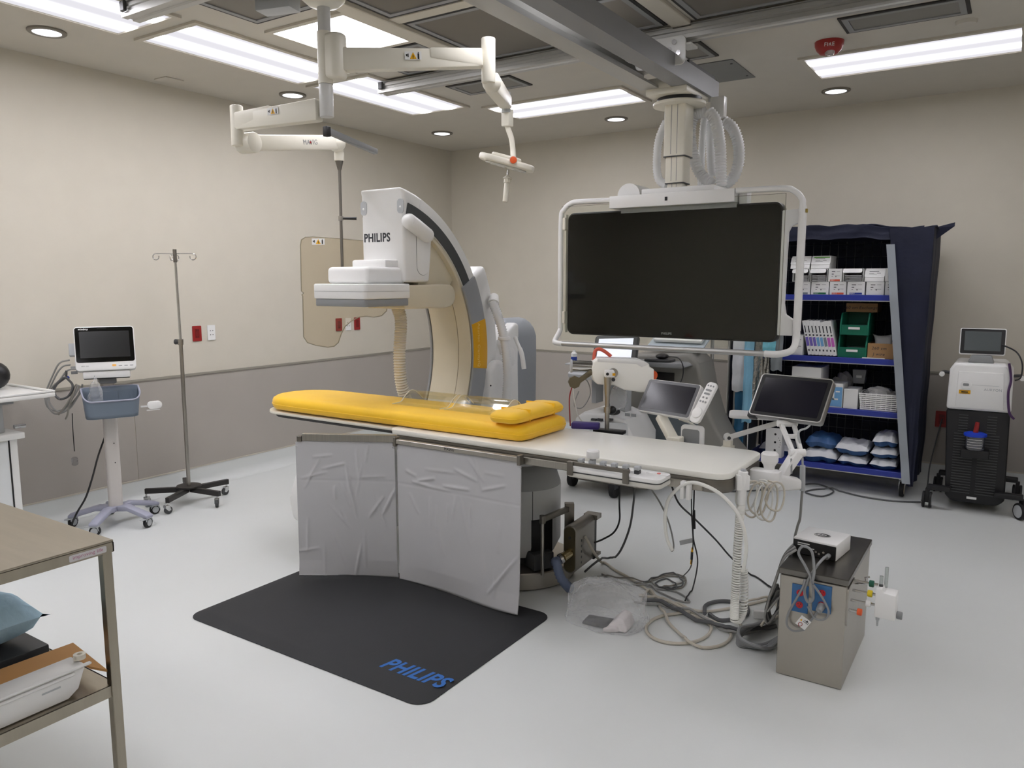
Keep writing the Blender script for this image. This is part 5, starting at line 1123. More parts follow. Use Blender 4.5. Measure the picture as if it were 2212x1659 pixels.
# injector handle (orange-red) behind the head
MB().tube(cr([at(1283, 778, d=iD + .12), at(1285, 760, d=iD + .14), at(1293, 754, d=iD + .14), at(1306, 759, d=iD + .14), at(1320, 770, d=iD + .13)], 6), .010, 10).build('handle', mat('coral_plastic', (206, 92, 70), .45), ij)
for i, (c_, m_) in enumerate((([(1236, 835), (1230, 860), (1231, 900), (1232, 920)], M_red), ([(1238, 838), (1242, 870), (1250, 900), (1262, 915)], M_cabw), ([(1240, 835), (1265, 820), (1275, 850), (1258, 880), (1240, 875), (1250, 845)], M_cab))):
    cable([at(u, v, d=iD + .06 + .05 * i) for u, v in c_], .0035, m_, ['red lead hanging from the injector strut', 'white lead hanging from the injector strut', 'looped grey lead beneath the injector syringe'][i])

# ================================================================ ULTRASOUND CART BEHIND THE TABLE (white) 
us = thing('ultrasound_cart', 'white ultrasound cart with bright tilted screen and black casters behind the table', 'cart', (-2.5, 5.35, 0)); L = LM(us)
uc = at(1335, 1000, y=5.35)
MB().prism([(-2.85, .12), (-2.75, .08), (-2.25, .08), (-2.2, .14), (-2.25, .26), (-2.75, .28), (-2.87, .22)], 'y', 5.12, 5.62).build('base', M_black, us, bevel=.03, seg=3)
for x, y in ((-2.84, 5.22), (-2.42, 5.10), (-2.26, 5.62), (-2.7, 5.66)):
    o = MB().cyl((x - .022, y, .066), (x + .022, y, .066), .066, n=24).build('caster', M_rubber, us, bevel=.008)
    MB().prism([(y - .05, .07), (y - .045, .15), (y + .045, .15), (y + .05, .07)], 'x', x - .03, x + .03).build('caster_hood', M_dgrey, o, bevel=.01)
MB().prism([(-2.80, .28), (-2.80, .56), (-2.72, .615), (-2.5, .62), (-2.38, .58), (-2.30, .45), (-2.30, .28)], 'y', 5.16, 5.6).build('body', M_white, us, bevel=.025, seg=3)
MB().bb(-2.66, -2.35, 5.14, 5.17, .30, .56).build('front_panel', mat('pale_grey_panel', (206, 208, 208), .4), us, bevel=.01)
for u in (1284, 1297, 1319): p = at(u, 906, y=5.155); MB().bb(p.x - .02, p.x + .02, 5.135, 5.16, p.z - .008, p.z + .008).build('vent_slot', M_dgrey, us)
p = at(1366, 900, y=5.138); bars([(-.06, -.02, 0, .022), (-.01, .03, 0, .022)], frame((p.x, 5.138, p.z), (1, 0, 0), (0, 0, 1)), M_mgrey, us, 'logo_mark')
MB().bb(-2.62, -2.46, 5.35, 5.47, .60, .95).build('column', M_lgrey, us, bevel=.01)
MB(frame((-2.55, 5.22, .93), (1, 0, 0), (0, .97, .2))).prism(rrect(.55, .34, .06, 6), 'z', -.02, .02).build('keyboard_deck', M_lgrey, us, bevel=.01)
sl0, sr0, st0 = at(1283, 790, y=5.32), at(1364, 790, y=5.32), at(1290, 735, y=5.40)
SM = frame(sl0, sr0 - sl0, st0 - sl0 - (sr0 - sl0) * .09); sw = (sr0 - sl0).length; sh_ = .24
MB(SM).prism(rrect(sw + .05, sh_ + .04, .03, 5, sw / 2, sh_ / 2 - .01), 'z', -.04, 0).build('screen_housing', M_dgrey, us, bevel=.006)
MB(SM).bb(.012, sw - .012, .01, sh_ - .02, 0, .002).build('screen', mat('lit_screen', (222, 226, 238), .4, emit=.28), us)
p = at(1240, 770, y=5.3); tbz = at(1240, 784, y=5.3).z
MB(Matrix.Translation((p.x, 5.3, tbz))).lathe([(.02, .0), (.024, .004), (.024, .075), (.012, .088), (.012, .10)], n=18).build('gel_bottle', M_white, us)
MB().cyl((p.x, 5.3, tbz + .02), (p.x, 5.3, tbz + .05), .0245, n=18).build('bottle_label', M_blue, us)
MB().bb(p.x - .05, p.x + .22, 5.24, 5.36, tbz - .012, tbz).build('side_tray', M_lgrey, us, bevel=.004)
MB().bb(p.x + .17, p.x + .21, 5.28, 5.40, tbz - .3, tbz - .012).build('tray_post', M_lgrey, us)
p = at(1336, 859, d=iD + .10); crumple((p.x, p.y, p.z), .045, .035, .062, 9, amp=.2).build('plastic_bag', M_film, label='clear plastic bag hanging under the injector head beside its pole', cat='bag')
p = at(1328, 868, y=5.15); MB().ball((p.x, 5.12, .62 + .028), .05, 12, 8, sc=(1.2, .8, .55)).build('black_pouch', M_black, label='black pouch lying on top of the white ultrasound cart', cat='pouch')

# ================================================================ GREY MEDICAL CART WITH CURVED SIDE
gc = thing('grey_cart', 'grey medical console cart with curved body behind the touchscreen', 'cart', (-2.05, 5.95, 0))
gx = at(1392, 900, y=5.8).x
pr = [(-2.62, .12), (-2.62, 1.02), (-2.1, 1.05), (-2.02, .98), (-1.98, .8), (-1.90, .55), (-1.78, .35), (-1.66, .22), (-1.62, .12)]
MB().prism(pr, 'y', 5.72, 6.085).build('body', mat('taupe_grey_plastic', (132, 130, 124), .5), gc, bevel=.03, seg=3)
a, b = at(1420, 800, y=5.815), at(1466, 830, y=5.815)
MB().bb(a.x, b.x, 5.712, 5.725, b.z - .02, a.z).build('drive_bay', M_black, gc, bevel=.01)
bars([(-.05, .03, .015, .022), (-.06, .06, -.004, .008)], frame(((a.x + b.x) / 2, 5.709, a.z + .05), (1, 0, 0), (0, 0, 1)), M_dgrey, gc, 'logo_mark')
a, b = at(1395, 770, y=5.75), at(1490, 786, y=5.75)
MB().prism([(a.x - .12, 0), (b.x, 0), (b.x + .04, .015), (b.x, .04), (a.x - .12, .04)], 'y', 5.56, 5.74, M=Matrix.Translation((0, 0, a.z - .06))).build('hand_rail', M_mgrey, gc, bevel=.01)
p = at(1440, 766, y=5.7)
MB().prism(rrect(.22, .14, .03, 5, p.x - .03, 5.635), 'z', a.z - .02, a.z).build('mouse_shelf', M_dgrey, gc, bevel=.004)
MB().ball((p.x - .01, 5.635, a.z + .0215), .055, 14, 8, sc=(.9, 1.2, .4)).build('mouse', M_black, label='black computer mouse on the grey cart shelf', cat='mouse')
MB(frame((p.x, 5.95, 1.13), (1, 0, 0), (0, .9, .4))).bb(-.22, .25, -.15, .17, 0, .012).build('paper_tray', mat('pale_blue_grey', (176, 186, 192), .5), gc)
MB(frame((p.x + .02, 5.98, 1.17), (1, 0, 0), (0, .9, .4))).bb(-.2, .2, -.12, .15, 0, .02).build('paper_stack', M_paper, label='stack of papers on the grey cart top', cat='paper')
cable([Vector((p.x + .04, 5.635, a.z + .02)), at(1466, 774, y=5.56), at(1476, 795, y=5.54), at(1472, 822, y=5.56), at(1458, 838, y=5.69)], .004, M_cabb, 'thin black mouse cord drooping on the grey cart')
for x in (-2.5, -1.8): MB().cyl((x, 5.86, .06), (x, 5.92, .06), .06, n=20).build('caster', M_rubber, gc)
MB().prism(rrect(.45, .5, .01, 2, gx + .26, .35), 'y', 5.705, 5.723).build('front_door', mat('blue_grey_door', (104, 112, 118), .5), gc)
# small blue machine and grey box behind the table
p = at(1486, 965, y=3.775)
dc = thing('blue_canister', 'small blue capped canister hooked on the far table rail', 'canister', (p.x, 3.775, .752)); zt = at(1486, 927, y=3.775).z
MB(Matrix.Translation((p.x, 3.775, 0))).lathe([(.03, .765), (.038, .775), (.038, zt - .03), (.033, zt - .025), (.033, zt), (.02, zt + .006)], n=24).build('body', mat('dusty_blue', (96, 124, 156), .5), dc)
MB().bb(p.x - .031, p.x - .011, 3.588, 3.76, .754, .768).build('rail_hook', M_dsteel, dc)
MB(Matrix.Translation((p.x, 3.775, 0))).lathe([(.0385, zt - .05), (.04, zt - .045), (.04, zt - .032), (.0385, zt - .028)], n=24).build('cap_band', M_blue, dc)
p = at(1500, 955, y=3.72); rb = thing('suction_bracket', 'white framed grey bracket plate behind the table', 'bracket', (p.x, 3.68, .75))
MB(TR((p.x, 3.68, .0))).prism(rrect(.12, .14, .02, 4, 0, .815), 'y', 0, .02).build('plate', M_white, rb, bevel=.004)
MB(TR((p.x, 3.678, .0))).prism(rrect(.09, .10, .014, 4, -.006, .815), 'y', 0, .004).build('face', M_mgrey, rb)
MB().bb(p.x - .02, p.x + .02, 3.60, 3.68, .757, .782).build('rail_hook', M_dsteel, rb)

# ================================================================ COVERED SHELF CART
SX0, SX1, SY0, SY1 = -1.78, -.60, 6.22, 6.68
sc_ = thing('shelf_cart', 'blue-shelved supply cart under an open navy fabric cover', 'cart', (-1.05, 6.45, 0))
M_sh = mat('blue_shelf_paint', (44, 58, 148), .4); M_nav = mat('navy_nylon', (19, 24, 46), .68, var=.12, scale=9, bump=.5, bscale=14); M_wire = mat('wire_steel', (120, 122, 126), .4, metal=.8)
SZ = [.20, .645, 1.035, 1.505]
for z in SZ:
    o = MB().bb(SX0, SX1, SY0, SY1, z - .012, z).build('shelf', M_sh, sc_)
    MB().bb(SX0, SX1, SY0 - .012, SY0, z - .045, z + .002).build('shelf_lip', M_sh, o, bevel=.003, seg=1)
    MB().bb(SX0, SX1, SY0 - .0135, SY0 - .012, z - .045, z - .039).build('lip_strip', M_alu, o)
for x in (SX0 + .01, SX1 - .01):
    for y in (SY0 + .01, SY1 - .01): MB().cyl((x, y, .135), (x, y, 1.95), .0125, n=12).build('post', M_chrome, sc_)
for i in range(18):
    x = SX0 + .05 + i * .063; MB().cyl((x, SY1 - .022, .24), (x, SY1 - .022, 1.92), .0022, n=5).build('wire', M_wire, sc_)
for z in (.42, .50, .58, .80, .90, .98, 1.18, 1.3, 1.42, 1.6, 1.70, 1.80, 1.9): MB().cyl((SX0 + .03, SY1 - .026, z), (SX1 - .03, SY1 - .026, z), .0022, n=5).build('wire', M_wire, sc_)
for x, y in ((SX1 - .02, 6.315), (SX0 + .04, 6.30), (SX1 - .04, 6.62), (SX0 + .04, 6.62)):
    o = MB().cyl((x - .015, y, .062), (x + .015, y, .062), .062, n=24).build('caster', M_rubber, sc_, bevel=.004, seg=1)
    for s in (-1, 1): MB().cyl((x + s * .0155, y, .062), (x + s * .017, y, .062), .045, n=20).build('wheel_disc', M_cream, o)
    MB().prism([(y - .015, .06), (y + .035, .115), (y + .035, .14), (y - .03, .14)], 'x', x - .022, x + .022).build('caster_fork', M_chrome, o)
# cover: back, top, right side, front-right flap, left side
MB().bb(SX0 - .02, SX1 + .06, SY1 + .005, SY1 + .012, .20, 1.98).build('cover_back', M_nav, sc_)
def wav(a, b, c, seed): return .005 * math.sin(9 * a + 5 * b + seed) + .003 * math.sin(21 * a + 3 * b + 2 * seed) + .003 * math.sin(13 * b + 4 * seed)
def topf(i, j):
    x = SX0 - .03 + (SX1 + .10 - SX0 + .03) * i; y = SY0 - .03 + (SY1 + .06 - SY0 + .03) * j
    return (x, y, 1.985 + .05 * math.sin(PI * min(1, i * 1.1)) * math.sin(PI * (.25 + .5 * j)) + wav(i * 2, j, 0, 2) * 1.2)
MB().grid(topf, 40, 14, thick=(0, 0, -.006)).build('cover_top', M_nav, sc_, ang=60)
def valf(i, j):
    x = SX0 - .03 + (SX1 + .02 - SX0 + .03) * i; return (x, SY0 - .032 + wav(i * 2, j, 0, 4) * .8, topf(i, 0)[2] - (.115 - .03 * i) * j)
MB().grid(valf, 40, 6, thick=(0, .005, 0)).build('front_valance', M_nav, sc_, ang=60)
def sidf(i, j):
    z = 1.99 - (1.99 - .13) * j; y = SY0 - .04 + (SY1 + .05 - SY0 + .04) * i
    return (SX1 + .085 - .02 * j + wav(i * 1.5, j * 2, 0, 6) * (.4 + j), y, z)
MB().grid(sidf, 20, 40, thick=(-.006, 0, 0)).build('cover_side', M_nav, sc_, ang=60)
def flpf(i, j):
    z = 1.985 - (1.985 - .12) * j; x0 = SX1 - .20 + .22 * j; x1 = SX1 + .085 - .02 * j
    return (x0 + (x1 - x0) * i, SY0 - .045 + wav(i, j * 2.5, 0, 1) * .9 - .02 * math.sin(PI * i), z)
MB().grid(flpf, 12, 40, thick=(0, .005, 0)).build('cover_flap', M_nav, sc_, ang=60)
def strf(i, j):
    z = 1.87 - (1.87 - .14) * j; x0 = SX1 - .20 + .22 * ((1.985 - z) / 1.865)
    return (x0 - .025 + .055 * i, SY0 - .078 + .003 * math.sin(50 * j) + wav(0, j * 2.5, 0, 1) * .9, z)
MB().grid(strf, 2, 60, thick=(0, .004, 0)).build('zip_strip', mat('silver_webbing', (150, 156, 162), .55), sc_, ang=60)
p0_ = at(2000, 495, y=6.4); MB().add([(SX1 + .06, 6.38, 1.99), (SX1 + .06, 6.52, 1.99), (SX1 + .19, 6.46, 2.03), (SX1 + .19, 6.44, 2.00), (SX1 + .07, 6.4, 1.90)], [(0, 1, 2), (0, 2, 3), (0, 3, 4), (4, 3, 2, 1), (0, 4, 1)]).build('cover_ear', M_nav, sc_)
def lef(i, j):
    z = 1.99 - (1.99 - .13) * j; return (SX0 - .045 + wav(i, j * 2, 0, 9), SY0 - .03 + (SY1 - SY0 + .05) * i, z)
MB().grid(lef, 16, 30, thick=(-.006, 0, 0)).build('cover_side', mat('grey_liner', (96, 102, 108), .6), sc_, ang=60)

# supplies: top shelf
M_box = mat('white_carton', (222, 222, 220), .6, var=.02); M_boxg = mat('grey_carton', (190, 190, 190), .65)
COL = {'orange': mat('orange_print', (214, 96, 70), .6), 'green': mat('green_print', (40, 112, 76), .6), 'blue': mat('blue_print', (40, 60, 140), .6), 'grey': mat('grey_print', (120, 130, 138), .6), 'lime': mat('lime_print', (96, 178, 66), .6), 'purple': mat('purple_print', (112, 96, 178), .6), 'lilac': mat('lilac_print', (186, 96, 178), .6), 'cyan': mat('cyan_print', (110, 160, 204), .6), 'red': mat('red_print', (190, 60, 56), .6)}
def carton(x0, x1, z0, h, label, stripe=None, flap=None, y0=None, dep=.26, group=None, m=None, wordy=True, cap=None):
    y0 = SY0 + .012 if y0 is None else y0; t = thing('supply_box', label, 'box', ((x0 + x1) / 2, y0 + dep / 2, z0), 0, group); w_ = x1 - x0 - .004; c = (x0 + x1) / 2
    Fm = frame((c, y0, z0), (1, 0, 0), (0, 0, 1))
    if flap == 'open':
        b = MB(); T_ = .003
        b.bb(c - w_ / 2, c + w_ / 2, y0, y0 + dep, z0 + .001, z0 + .004); b.bb(c - w_ / 2, c + w_ / 2, y0, y0 + dep, z0 + h - .004, z0 + h); b.bb(c - w_ / 2, c - w_ / 2 + T_, y0, y0 + dep, z0 + .004, z0 + h - .004); b.bb(c + w_ / 2 - T_, c + w_ / 2, y0, y0 + dep, z0 + .004, z0 + h - .004); b.bb(c - w_ / 2, c + w_ / 2, y0 + dep - T_, y0 + dep, z0 + .004, z0 + h - .004)
        b.build('carton', M_box, t)
        MB(Fm).prism(rrect(w_ - .008, h * .42, .012, 4, 0, 0), 'z', 0, .002, M=frame((0, h * .82, .03), (1, 0, 0), (0, .72, -.7))).build('flap', M_box, t)
        for k in range(5): MB(Fm).bb(-w_ / 2 + .012, w_ / 2 - .012, .008 + k * .009, .013 + k * .009, -.2, -.014 - .004 * (k % 2)).build('pouch', M_boxg, t)
    elif flap == 'slant':
        MB().prism([(y0, z0 + .001), (y0 + dep, z0 + .001), (y0 + dep, z0 + h), (y0 + .05, z0 + h), (y0 + .01, z0 + h * .35)], 'x', c - w_ / 2, c + w_ / 2).build('carton', M_box, t)
        Fm = frame((c, y0 + .012, z0 + h * .36), (1, 0, 0), (0, .04, h * .63)); MB(Fm).prism(rrect(w_ + .006, h * .72, .012, 4, 0, h * .30), 'z', .001, .003).build('lid_flap', M_box, t)
        bars([(-w_ * .3, w_ * .2, h * .45, h * .49), (-w_ * .3, -w_ * .05, h * .3, h * .315), (-w_ * .3, w_ * .1, h * .22, h * .235), (w_ * .1, w_ * .3, h * .3, h * .33)], Fm @ Matrix.Translation((0, 0, .003)), M_ink, t, 'print')
        if cap: MB(Fm).bb(-w_ * .4, w_ * .45, h * .55, h * .64, .003, .0036).build('colour_band', COL[cap], t)
        return t
    else:
        MB().bb(c - w_ / 2, c + w_ / 2, y0, y0 + dep, z0 + .001, z0 + h).build('carton', m or M_box, t, bevel=.0015, seg=1)
        if wordy: bars([(-w_ * .25, 0, h * .76, h * .81), (-w_ * .25, -w_ * .1, h * .56, h * .62), (-w_ * .02, w_ * .34, h * .44, h * .46), (w_ * .04, w_ * .09, h * .36, h * .44), (w_ * .1, w_ * .34, h * .78, h * .80), (-w_ * .25, -w_ * .16, h * .4, h * .43)], Fm, M_ink, t, 'print')
    if stripe:
        MB(Fm).bb(-w_ * .36, w_ * .36, h * .05, h * .19, 0, .0008).build('colour_band', COL[stripe], t)
        text('MERIT', h * .13, Fm @ Matrix.Translation((-w_ * .2, h * .12, .0008)), M_paper, t, ext=.0003)
    return t
ex = lambda u, v, y=SY0 + .012: at(u, v, y=y).x
z1 = SZ[3]; hB = .098
def bx2(u0, u1, row, **k): v = 615 - row * 29; return carton(ex(u0, v), ex(u1, v), z1 + .0005 + row * (hB + .001), hB, **k)
bx2(1716, 1751, 0, label='white box with grey band in the bottom row of the top shelf', stripe='grey'); bx2(1752, 1791, 0, label='white box with green band on the top shelf', stripe='green')
bx2(1792, 1829, 0, label='white box with orange band in the bottom row, between green and blue banded boxes', stripe='orange'); bx2(1830, 1869, 0, label='white box with dark blue band on the top shelf', stripe='blue')
bx2(1871, 1911, 0, label='plain printed white box under the slant-lidded box on the top shelf'); bx2(1912, 1936, 0, label='narrow white box tucked behind the silver zip strip on top shelf')
bx2(1712, 1749, 1, label='open white box of pouches beside the monitor frame tube', flap='open', group='open boxes'); bx2(1750, 1788, 1, label='open white box of pouches above the green banded box', flap='open', group='open boxes')
bx2(1789, 1820, 1, label='white box with orange band in the middle row of the top shelf', stripe='orange'); bx2(1821, 1866, 1, label='open white box with raised flap and stacked brown edges on top shelf', flap='open', group='open boxes')
bx2(1868, 1911, 1, label='white box with slanted printed lid in the middle row of top shelf', flap='slant'); bx2(1912, 1935, 1, label='narrow white box above another behind the silver zip strip', flap=None, wordy=False)
bx2(1708, 1750, 2, label='white slant-lidded box on the top row beside the monitor frame tube', flap='slant'); bx2(1752, 1793, 2, label='white slant-lidded box with lime green band on the top row', flap='slant', cap='lime')
# second shelf
z2 = SZ[2]; e2 = lambda u, v=720: ex(u, v)
carton(e2(1711), e2(1736), z2 + .0005, .155, 'white box with handwriting beside the slim boxes on second shelf', dep=.2)
cols = ['purple', 'purple', 'purple', 'cyan', 'cyan', 'grey', 'lilac', 'lilac']; names = ['deep purple', 'violet', 'blue-violet', 'pale blue', 'sky blue', 'grey', 'pink', 'magenta']
for i in range(8):
    xb = e2(1748.5 + i * 7.85); h = .275 if i != 5 else .265; wd_ = .0250; y0 = SY0 + .012
    t = thing('slim_box', 'slim white catheter box with %s label leaning on second shelf' % names[i], 'box', (xb + wd_ / 2, y0 + .1, z2), 0, 'slim boxes leaning in a row')
    T = Matrix.Translation((xb, y0, z2 + .001)) @ Matrix.Rotation(-.22, 4, 'Y')
    MB().bb(0, wd_, 0, .20, 0.006, h, M=T).build('carton', M_box, t)
    Fm = T @ frame((wd_ / 2, 0, 0), (1, 0, 0), (0, 0, 1))
    MB(Fm).bb(-.010, .010, .075, .145, 0, .0008).build('colour_band', COL[cols[i]], t)
    bars([(-.006, .006, .155, .168), (-.004, .004, .18, .235), (-.005, .005, .035, .05)], Fm, M_ink, t, 'print')
def sbin(u0, u1, z0, h, label):
    x0, x1 = e2(u0), e2(u1); y0 = SY0 + .02; t = thing('storage_bin', label, 'bin', ((x0 + x1) / 2, y0 + .14, z0), 0, 'green stacking bins'); m = mat('green_bin_plastic', (16, 104, 80), .4)
    for x in (x0, x1 - .012): MB().prism([(y0, z0 + .001), (y0 + .28, z0 + .001), (y0 + .28, z0 + h), (y0 + .05, z0 + h), (y0 + .03, z0 + h * .9), (y0 - .005, z0 + h * .45)], 'x', x, x + .012).build('side_wall', m, t, bevel=.002, seg=1)
    MB().bb(x0 + .012, x1 - .012, y0, y0 + .28, z0 + .001, z0 + .008).build('bottom', m, t); MB().bb(x0 + .012, x1 - .012, y0 + .27, y0 + .28, z0 + .008, z0 + h).build('back_wall', m, t)
    MB().prism([(y0 - .005, z0 + h * .46), (y0 + .006, z0 + h * .46), (y0 + .012, z0 + .008), (y0, z0 + .008)], 'x', x0 + .012, x1 - .012).build('front_lip', m, t)
    c = (x0 + x1) / 2; MB().bb(c - .04, c + .04, y0 - .008, y0 - .004, z0 + h * .26, z0 + h * .36).build('name_tag', M_paper, t)
    MB().bb(x0 + .04, x1 - .04, y0 + .05, y0 + .2, z0 + .009, z0 + h * .42).build('content', M_boxg, t)
    return t
sbin(1811, 1874, z2 + .0005, .17, 'green stacking bin standing on the second shelf'); sbin(1813, 1876, z2 + .1715, .165, 'green stacking bin on top of another green bin')
M_card = mat('kraft_cardboard', (160, 124, 84), .7, var=.05)
def kraft(x0, x1, y0, y1, z0, h, label, lines, open_=False):
    t = thing('cardboard_box', label, 'box', ((x0 + x1) / 2, (y0 + y1) / 2, z0)); 
    if open_:
        b = MB().bb(x0, x1, y0, y1, z0 + .001, z0 + .004); ring(b, x0, x1, y0, y1, .003, z0 + .004, z0 + h); b.build('carton', M_card, t)
    else: MB().bb(x0, x1, y0, y1, z0 + .001, z0 + h).build('carton', M_card, t, bevel=.002, seg=1)
    Fm = frame(((x0 + x1) / 2, y0, z0), (1, 0, 0), (0, 0, 1))
    for i, l in enumerate(lines): text(l, .032, Fm @ Matrix.Translation((-.01, h * (.68 - .38 * i) if len(lines) > 1 else h * .5, 0.0002)), M_ink, t, ext=.0006, shear=.15)
    return t
kraft(e2(1876), e2(1932), SY0 + .02, SY0 + .2, z2 + .0005, .115, 'brown cardboard box marked with handwriting on the second shelf', ['260 cm', 'J wire'], open_=True)
kraft(e2(1817), e2(1886), SY0 + .16, SY0 + .40, z2 + .338, .07, 'long brown cardboard box lying on the green bins', ['260 cm Exchange'])
inflate(.115, .14, .028, 21, frame((e2(1906), SY0 + .12, z2 + .098), (1, 0, .08), (0, .30, .95)), 'pouch_pack', M_boxg, 'grey sterile pouches sticking out of the cardboard box', 'pouch')
MB().bb(e2(1866), e2(1915), SY0 - .005, SY0 + .015, z2 + .003, z2 + .008).build('paper_slip', M_paper, label='white paper slips on the second shelf edge', cat='paper')
# third shelf
z3 = SZ[1]; e3 = lambda u: ex(u, 850)
carton(e3(1708), e3(1772), z3 + .0005, .30, 'large white carton with open flap on the third shelf', dep=.3, wordy=False)
t = carton(e3(1789), e3(1821), z3 + .0005, .185, 'white box with light blue printed front on the third shelf', dep=.2, wordy=False); Fm = frame(((e3(1789) + e3(1821)) / 2, SY0 + .0115, z3), (1, 0, 0), (0, 0, 1)); MB(Fm).bb(-.048, .048, .01, .16, 0, .0008).build('print_area', COL['cyan'], t); bars([(-.02, -.008, .06, .12), (-.02, .02, .06, .072), (.0, .03, .12, .13)], Fm @ Matrix.Translation((0, 0, .0008)), M_paper, t)
carton(e3(1822), e3(1854), z3 + .0005, .15, 'plain white box between the blue box and the basket', dep=.2, wordy=False)
wb_ = thing('basket', 'white slotted plastic basket on the third shelf', 'basket', ((e3(1857) + e3(1940)) / 2, SY0 + .12, z3)); a, b = e3(1860), e3(1938)
for i in range(9): ring(MB(), a - .002 * i, b + .002 * i, SY0 + .015 - .001 * i, SY0 + .23, .004, z3 + .004 + i * .0145, z3 + .013 + i * .0145).build('band', M_white, wb_)
for i in range(8): x = a + (b - a) * i / 7; MB().bb(x - .003, x + .003, SY0 + .0145, SY0 + .019, z3 + .004, z3 + .13).build('rib', M_white, wb_)
MB().bb(a, b, SY0 + .02, SY0 + .23, z3 + .001, z3 + .005).build('bottom', M_white, wb_)
crumple(((a + b) / 2, SY0 + .122, z3 + .105), .092, .064, .06, 31, amp=.22, zmin=z3 + .01).build('pouch_pile', M_boxg, label='crumpled grey pouches heaped in the white basket', cat='pouches', ang=15)
crumple((e3(1803), SY0 + .355, z3 + .12), .06, .036, .10, 33, amp=.3, zmin=z3 + .002).build('pouch_pile', M_boxg, label='crumpled grey pouches behind the blue printed box', cat='pouches', ang=15)
t = thing('grey_bin', 'small grey label-fronted cup hanging on the wire back', 'bin', (ex(1858, 805, 6.5), 6.5, z3)); xg = ex(1858, 805, 6.5); MB().prism([(xg - .04, z3 + .17), (xg + .04, z3 + .17), (xg + .05, z3 + .28), (xg - .05, z3 + .28)], 'y', 6.46, 6.55).build('cup', M_mgrey, t, bevel=.003); MB().bb(xg - .02, xg + .02, 6.457, 6.46, z3 + .215, z3 + .235).build('name_tag', M_paper, t); MB().bb(xg - .03, xg + .03, 6.55, 6.645, z3 + .24, z3 + .26).build('bracket', M_wire, t)
# bottom shelf: wrapped packs, white sheet over blue
M_bl = mat('blue_drape_pack', (56, 92, 140), .5, var=.12, scale=12, bump=.4, bscale=24); M_wh = mat('white_tyvek', (220, 222, 226), .6, var=.03, bump=.4, bscale=22)
def pack(u0, u1, z0, h, seed, label, wrap=True, y0=SY0 + .02, dp=.3):
    x0, x1 = ex(u0, 960), ex(u1, 960); w_ = x1 - x0; t = thing('surgical_pack', label, 'pack', ((x0 + x1) / 2, y0 + dp / 2, z0), 0, 'blue and white surgical packs')
    rnd = random.Random(seed)
    def f(s, k0, k1, sc2):
        def g(i, j):
            x, y = i * 2 - 1, j * 2 - 1; e = max(0, (1 - abs(x) ** 5)) ** .5 * max(0, (1 - abs(y) ** 5)) ** .5
            zz = z0 + h * (.42 + .06 * math.sin(3 * x + seed)) + s * e * h * (.5 + .06 * math.sin(5 * x + 4 * y + seed) + .04 * math.sin(11 * x - 3 * y))
            return ((x0 + x1) / 2 + x * w_ / 2 * sc2, y0 + dp / 2 + y * dp / 2 * sc2 - .01 * (sc2 > 1) + .008 * math.sin(7 * x + seed), max(z0 + .001, zz + (.004 if sc2 > 1 else 0)))
        return g
    b = MB(); b.grid(f(1, 0, 1, 1), 18, 12); b.grid(f(-1, 0, 1, 1), 18, 12); b.build('pack_body', M_bl, t, ang=40)
    if wrap:
        b = MB(); b.grid(f(1, 0, 1, 1.03), 18, 12, thick=(0, 0, -.002)); b.build('white_sheet', M_wh, t, ang=30)
    return t
zb_ = SZ[0] + .0005
pack(1735, 1808, zb_, .105, 1, 'white-topped blue pack on the lowest shelf by the display arm', y0=SY0 + .01); pack(1738, 1806, zb_ + .112, .10, 2, 'blue pack in clear film stacked behind the display arm', wrap=False)
pack(1812, 1874, zb_, .075, 3, 'white-topped flat blue pack in the bottom middle of the lowest shelf'); pack(1806, 1876, zb_ + .082, .105, 4, 'bulging blue pack with white folded sheet in the middle of the lowest shelf')
pack(1882, 1940, zb_, .08, 5, 'white-topped blue pack at the bottom of the stack beside the zip strip'); pack(1882, 1940, zb_ + .086, .08, 6, 'white-topped blue pack in the middle of the stack beside the zip strip'); pack(1884, 1938, zb_ + .172, .10, 7, 'white-topped blue pack on top of the stack beside the zip strip')
pack(1634, 1700, zb_, .10, 8, 'white-topped blue pack lying beside the punched white box', y0=SY0 + .115, dp=.28)
t = thing('punched_box', 'tall white punched-hole box standing at the lowest shelf', 'box', (ex(1673, 950), SY0 + .05, zb_)); xa, xb = ex(1655, 950), ex(1690, 950)
MB().bb(xa, xb, SY0 + .002, SY0 + .006, zb_ + .001, zb_ + .24).build('front_wall', M_box, t); MB().bb(xa, xa + .003, SY0, SY0 + .09, zb_ + .001, zb_ + .24).build('side_wall', M_box, t); MB().bb(xb - .003, xb, SY0, SY0 + .09, zb_ + .001, zb_ + .24).build('side_wall', M_box, t)
for z in (.06, .125, .19): MB().cyl(((xa + xb) / 2 + .01, SY0 + .0015, zb_ + z), ((xa + xb) / 2 + .01, SY0 + .0022, zb_ + z), .009, n=14).build('hole', M_black, t)
for k in range(5): MB().cyl((xb - .02 + .008 * math.sin(k), SY0 + .0015, zb_ + .09 + .018 * k), (xb - .02 + .008 * math.sin(k), SY0 + .0022, zb_ + .09 + .018 * k), .003, n=8).build('hole', M_black, t)

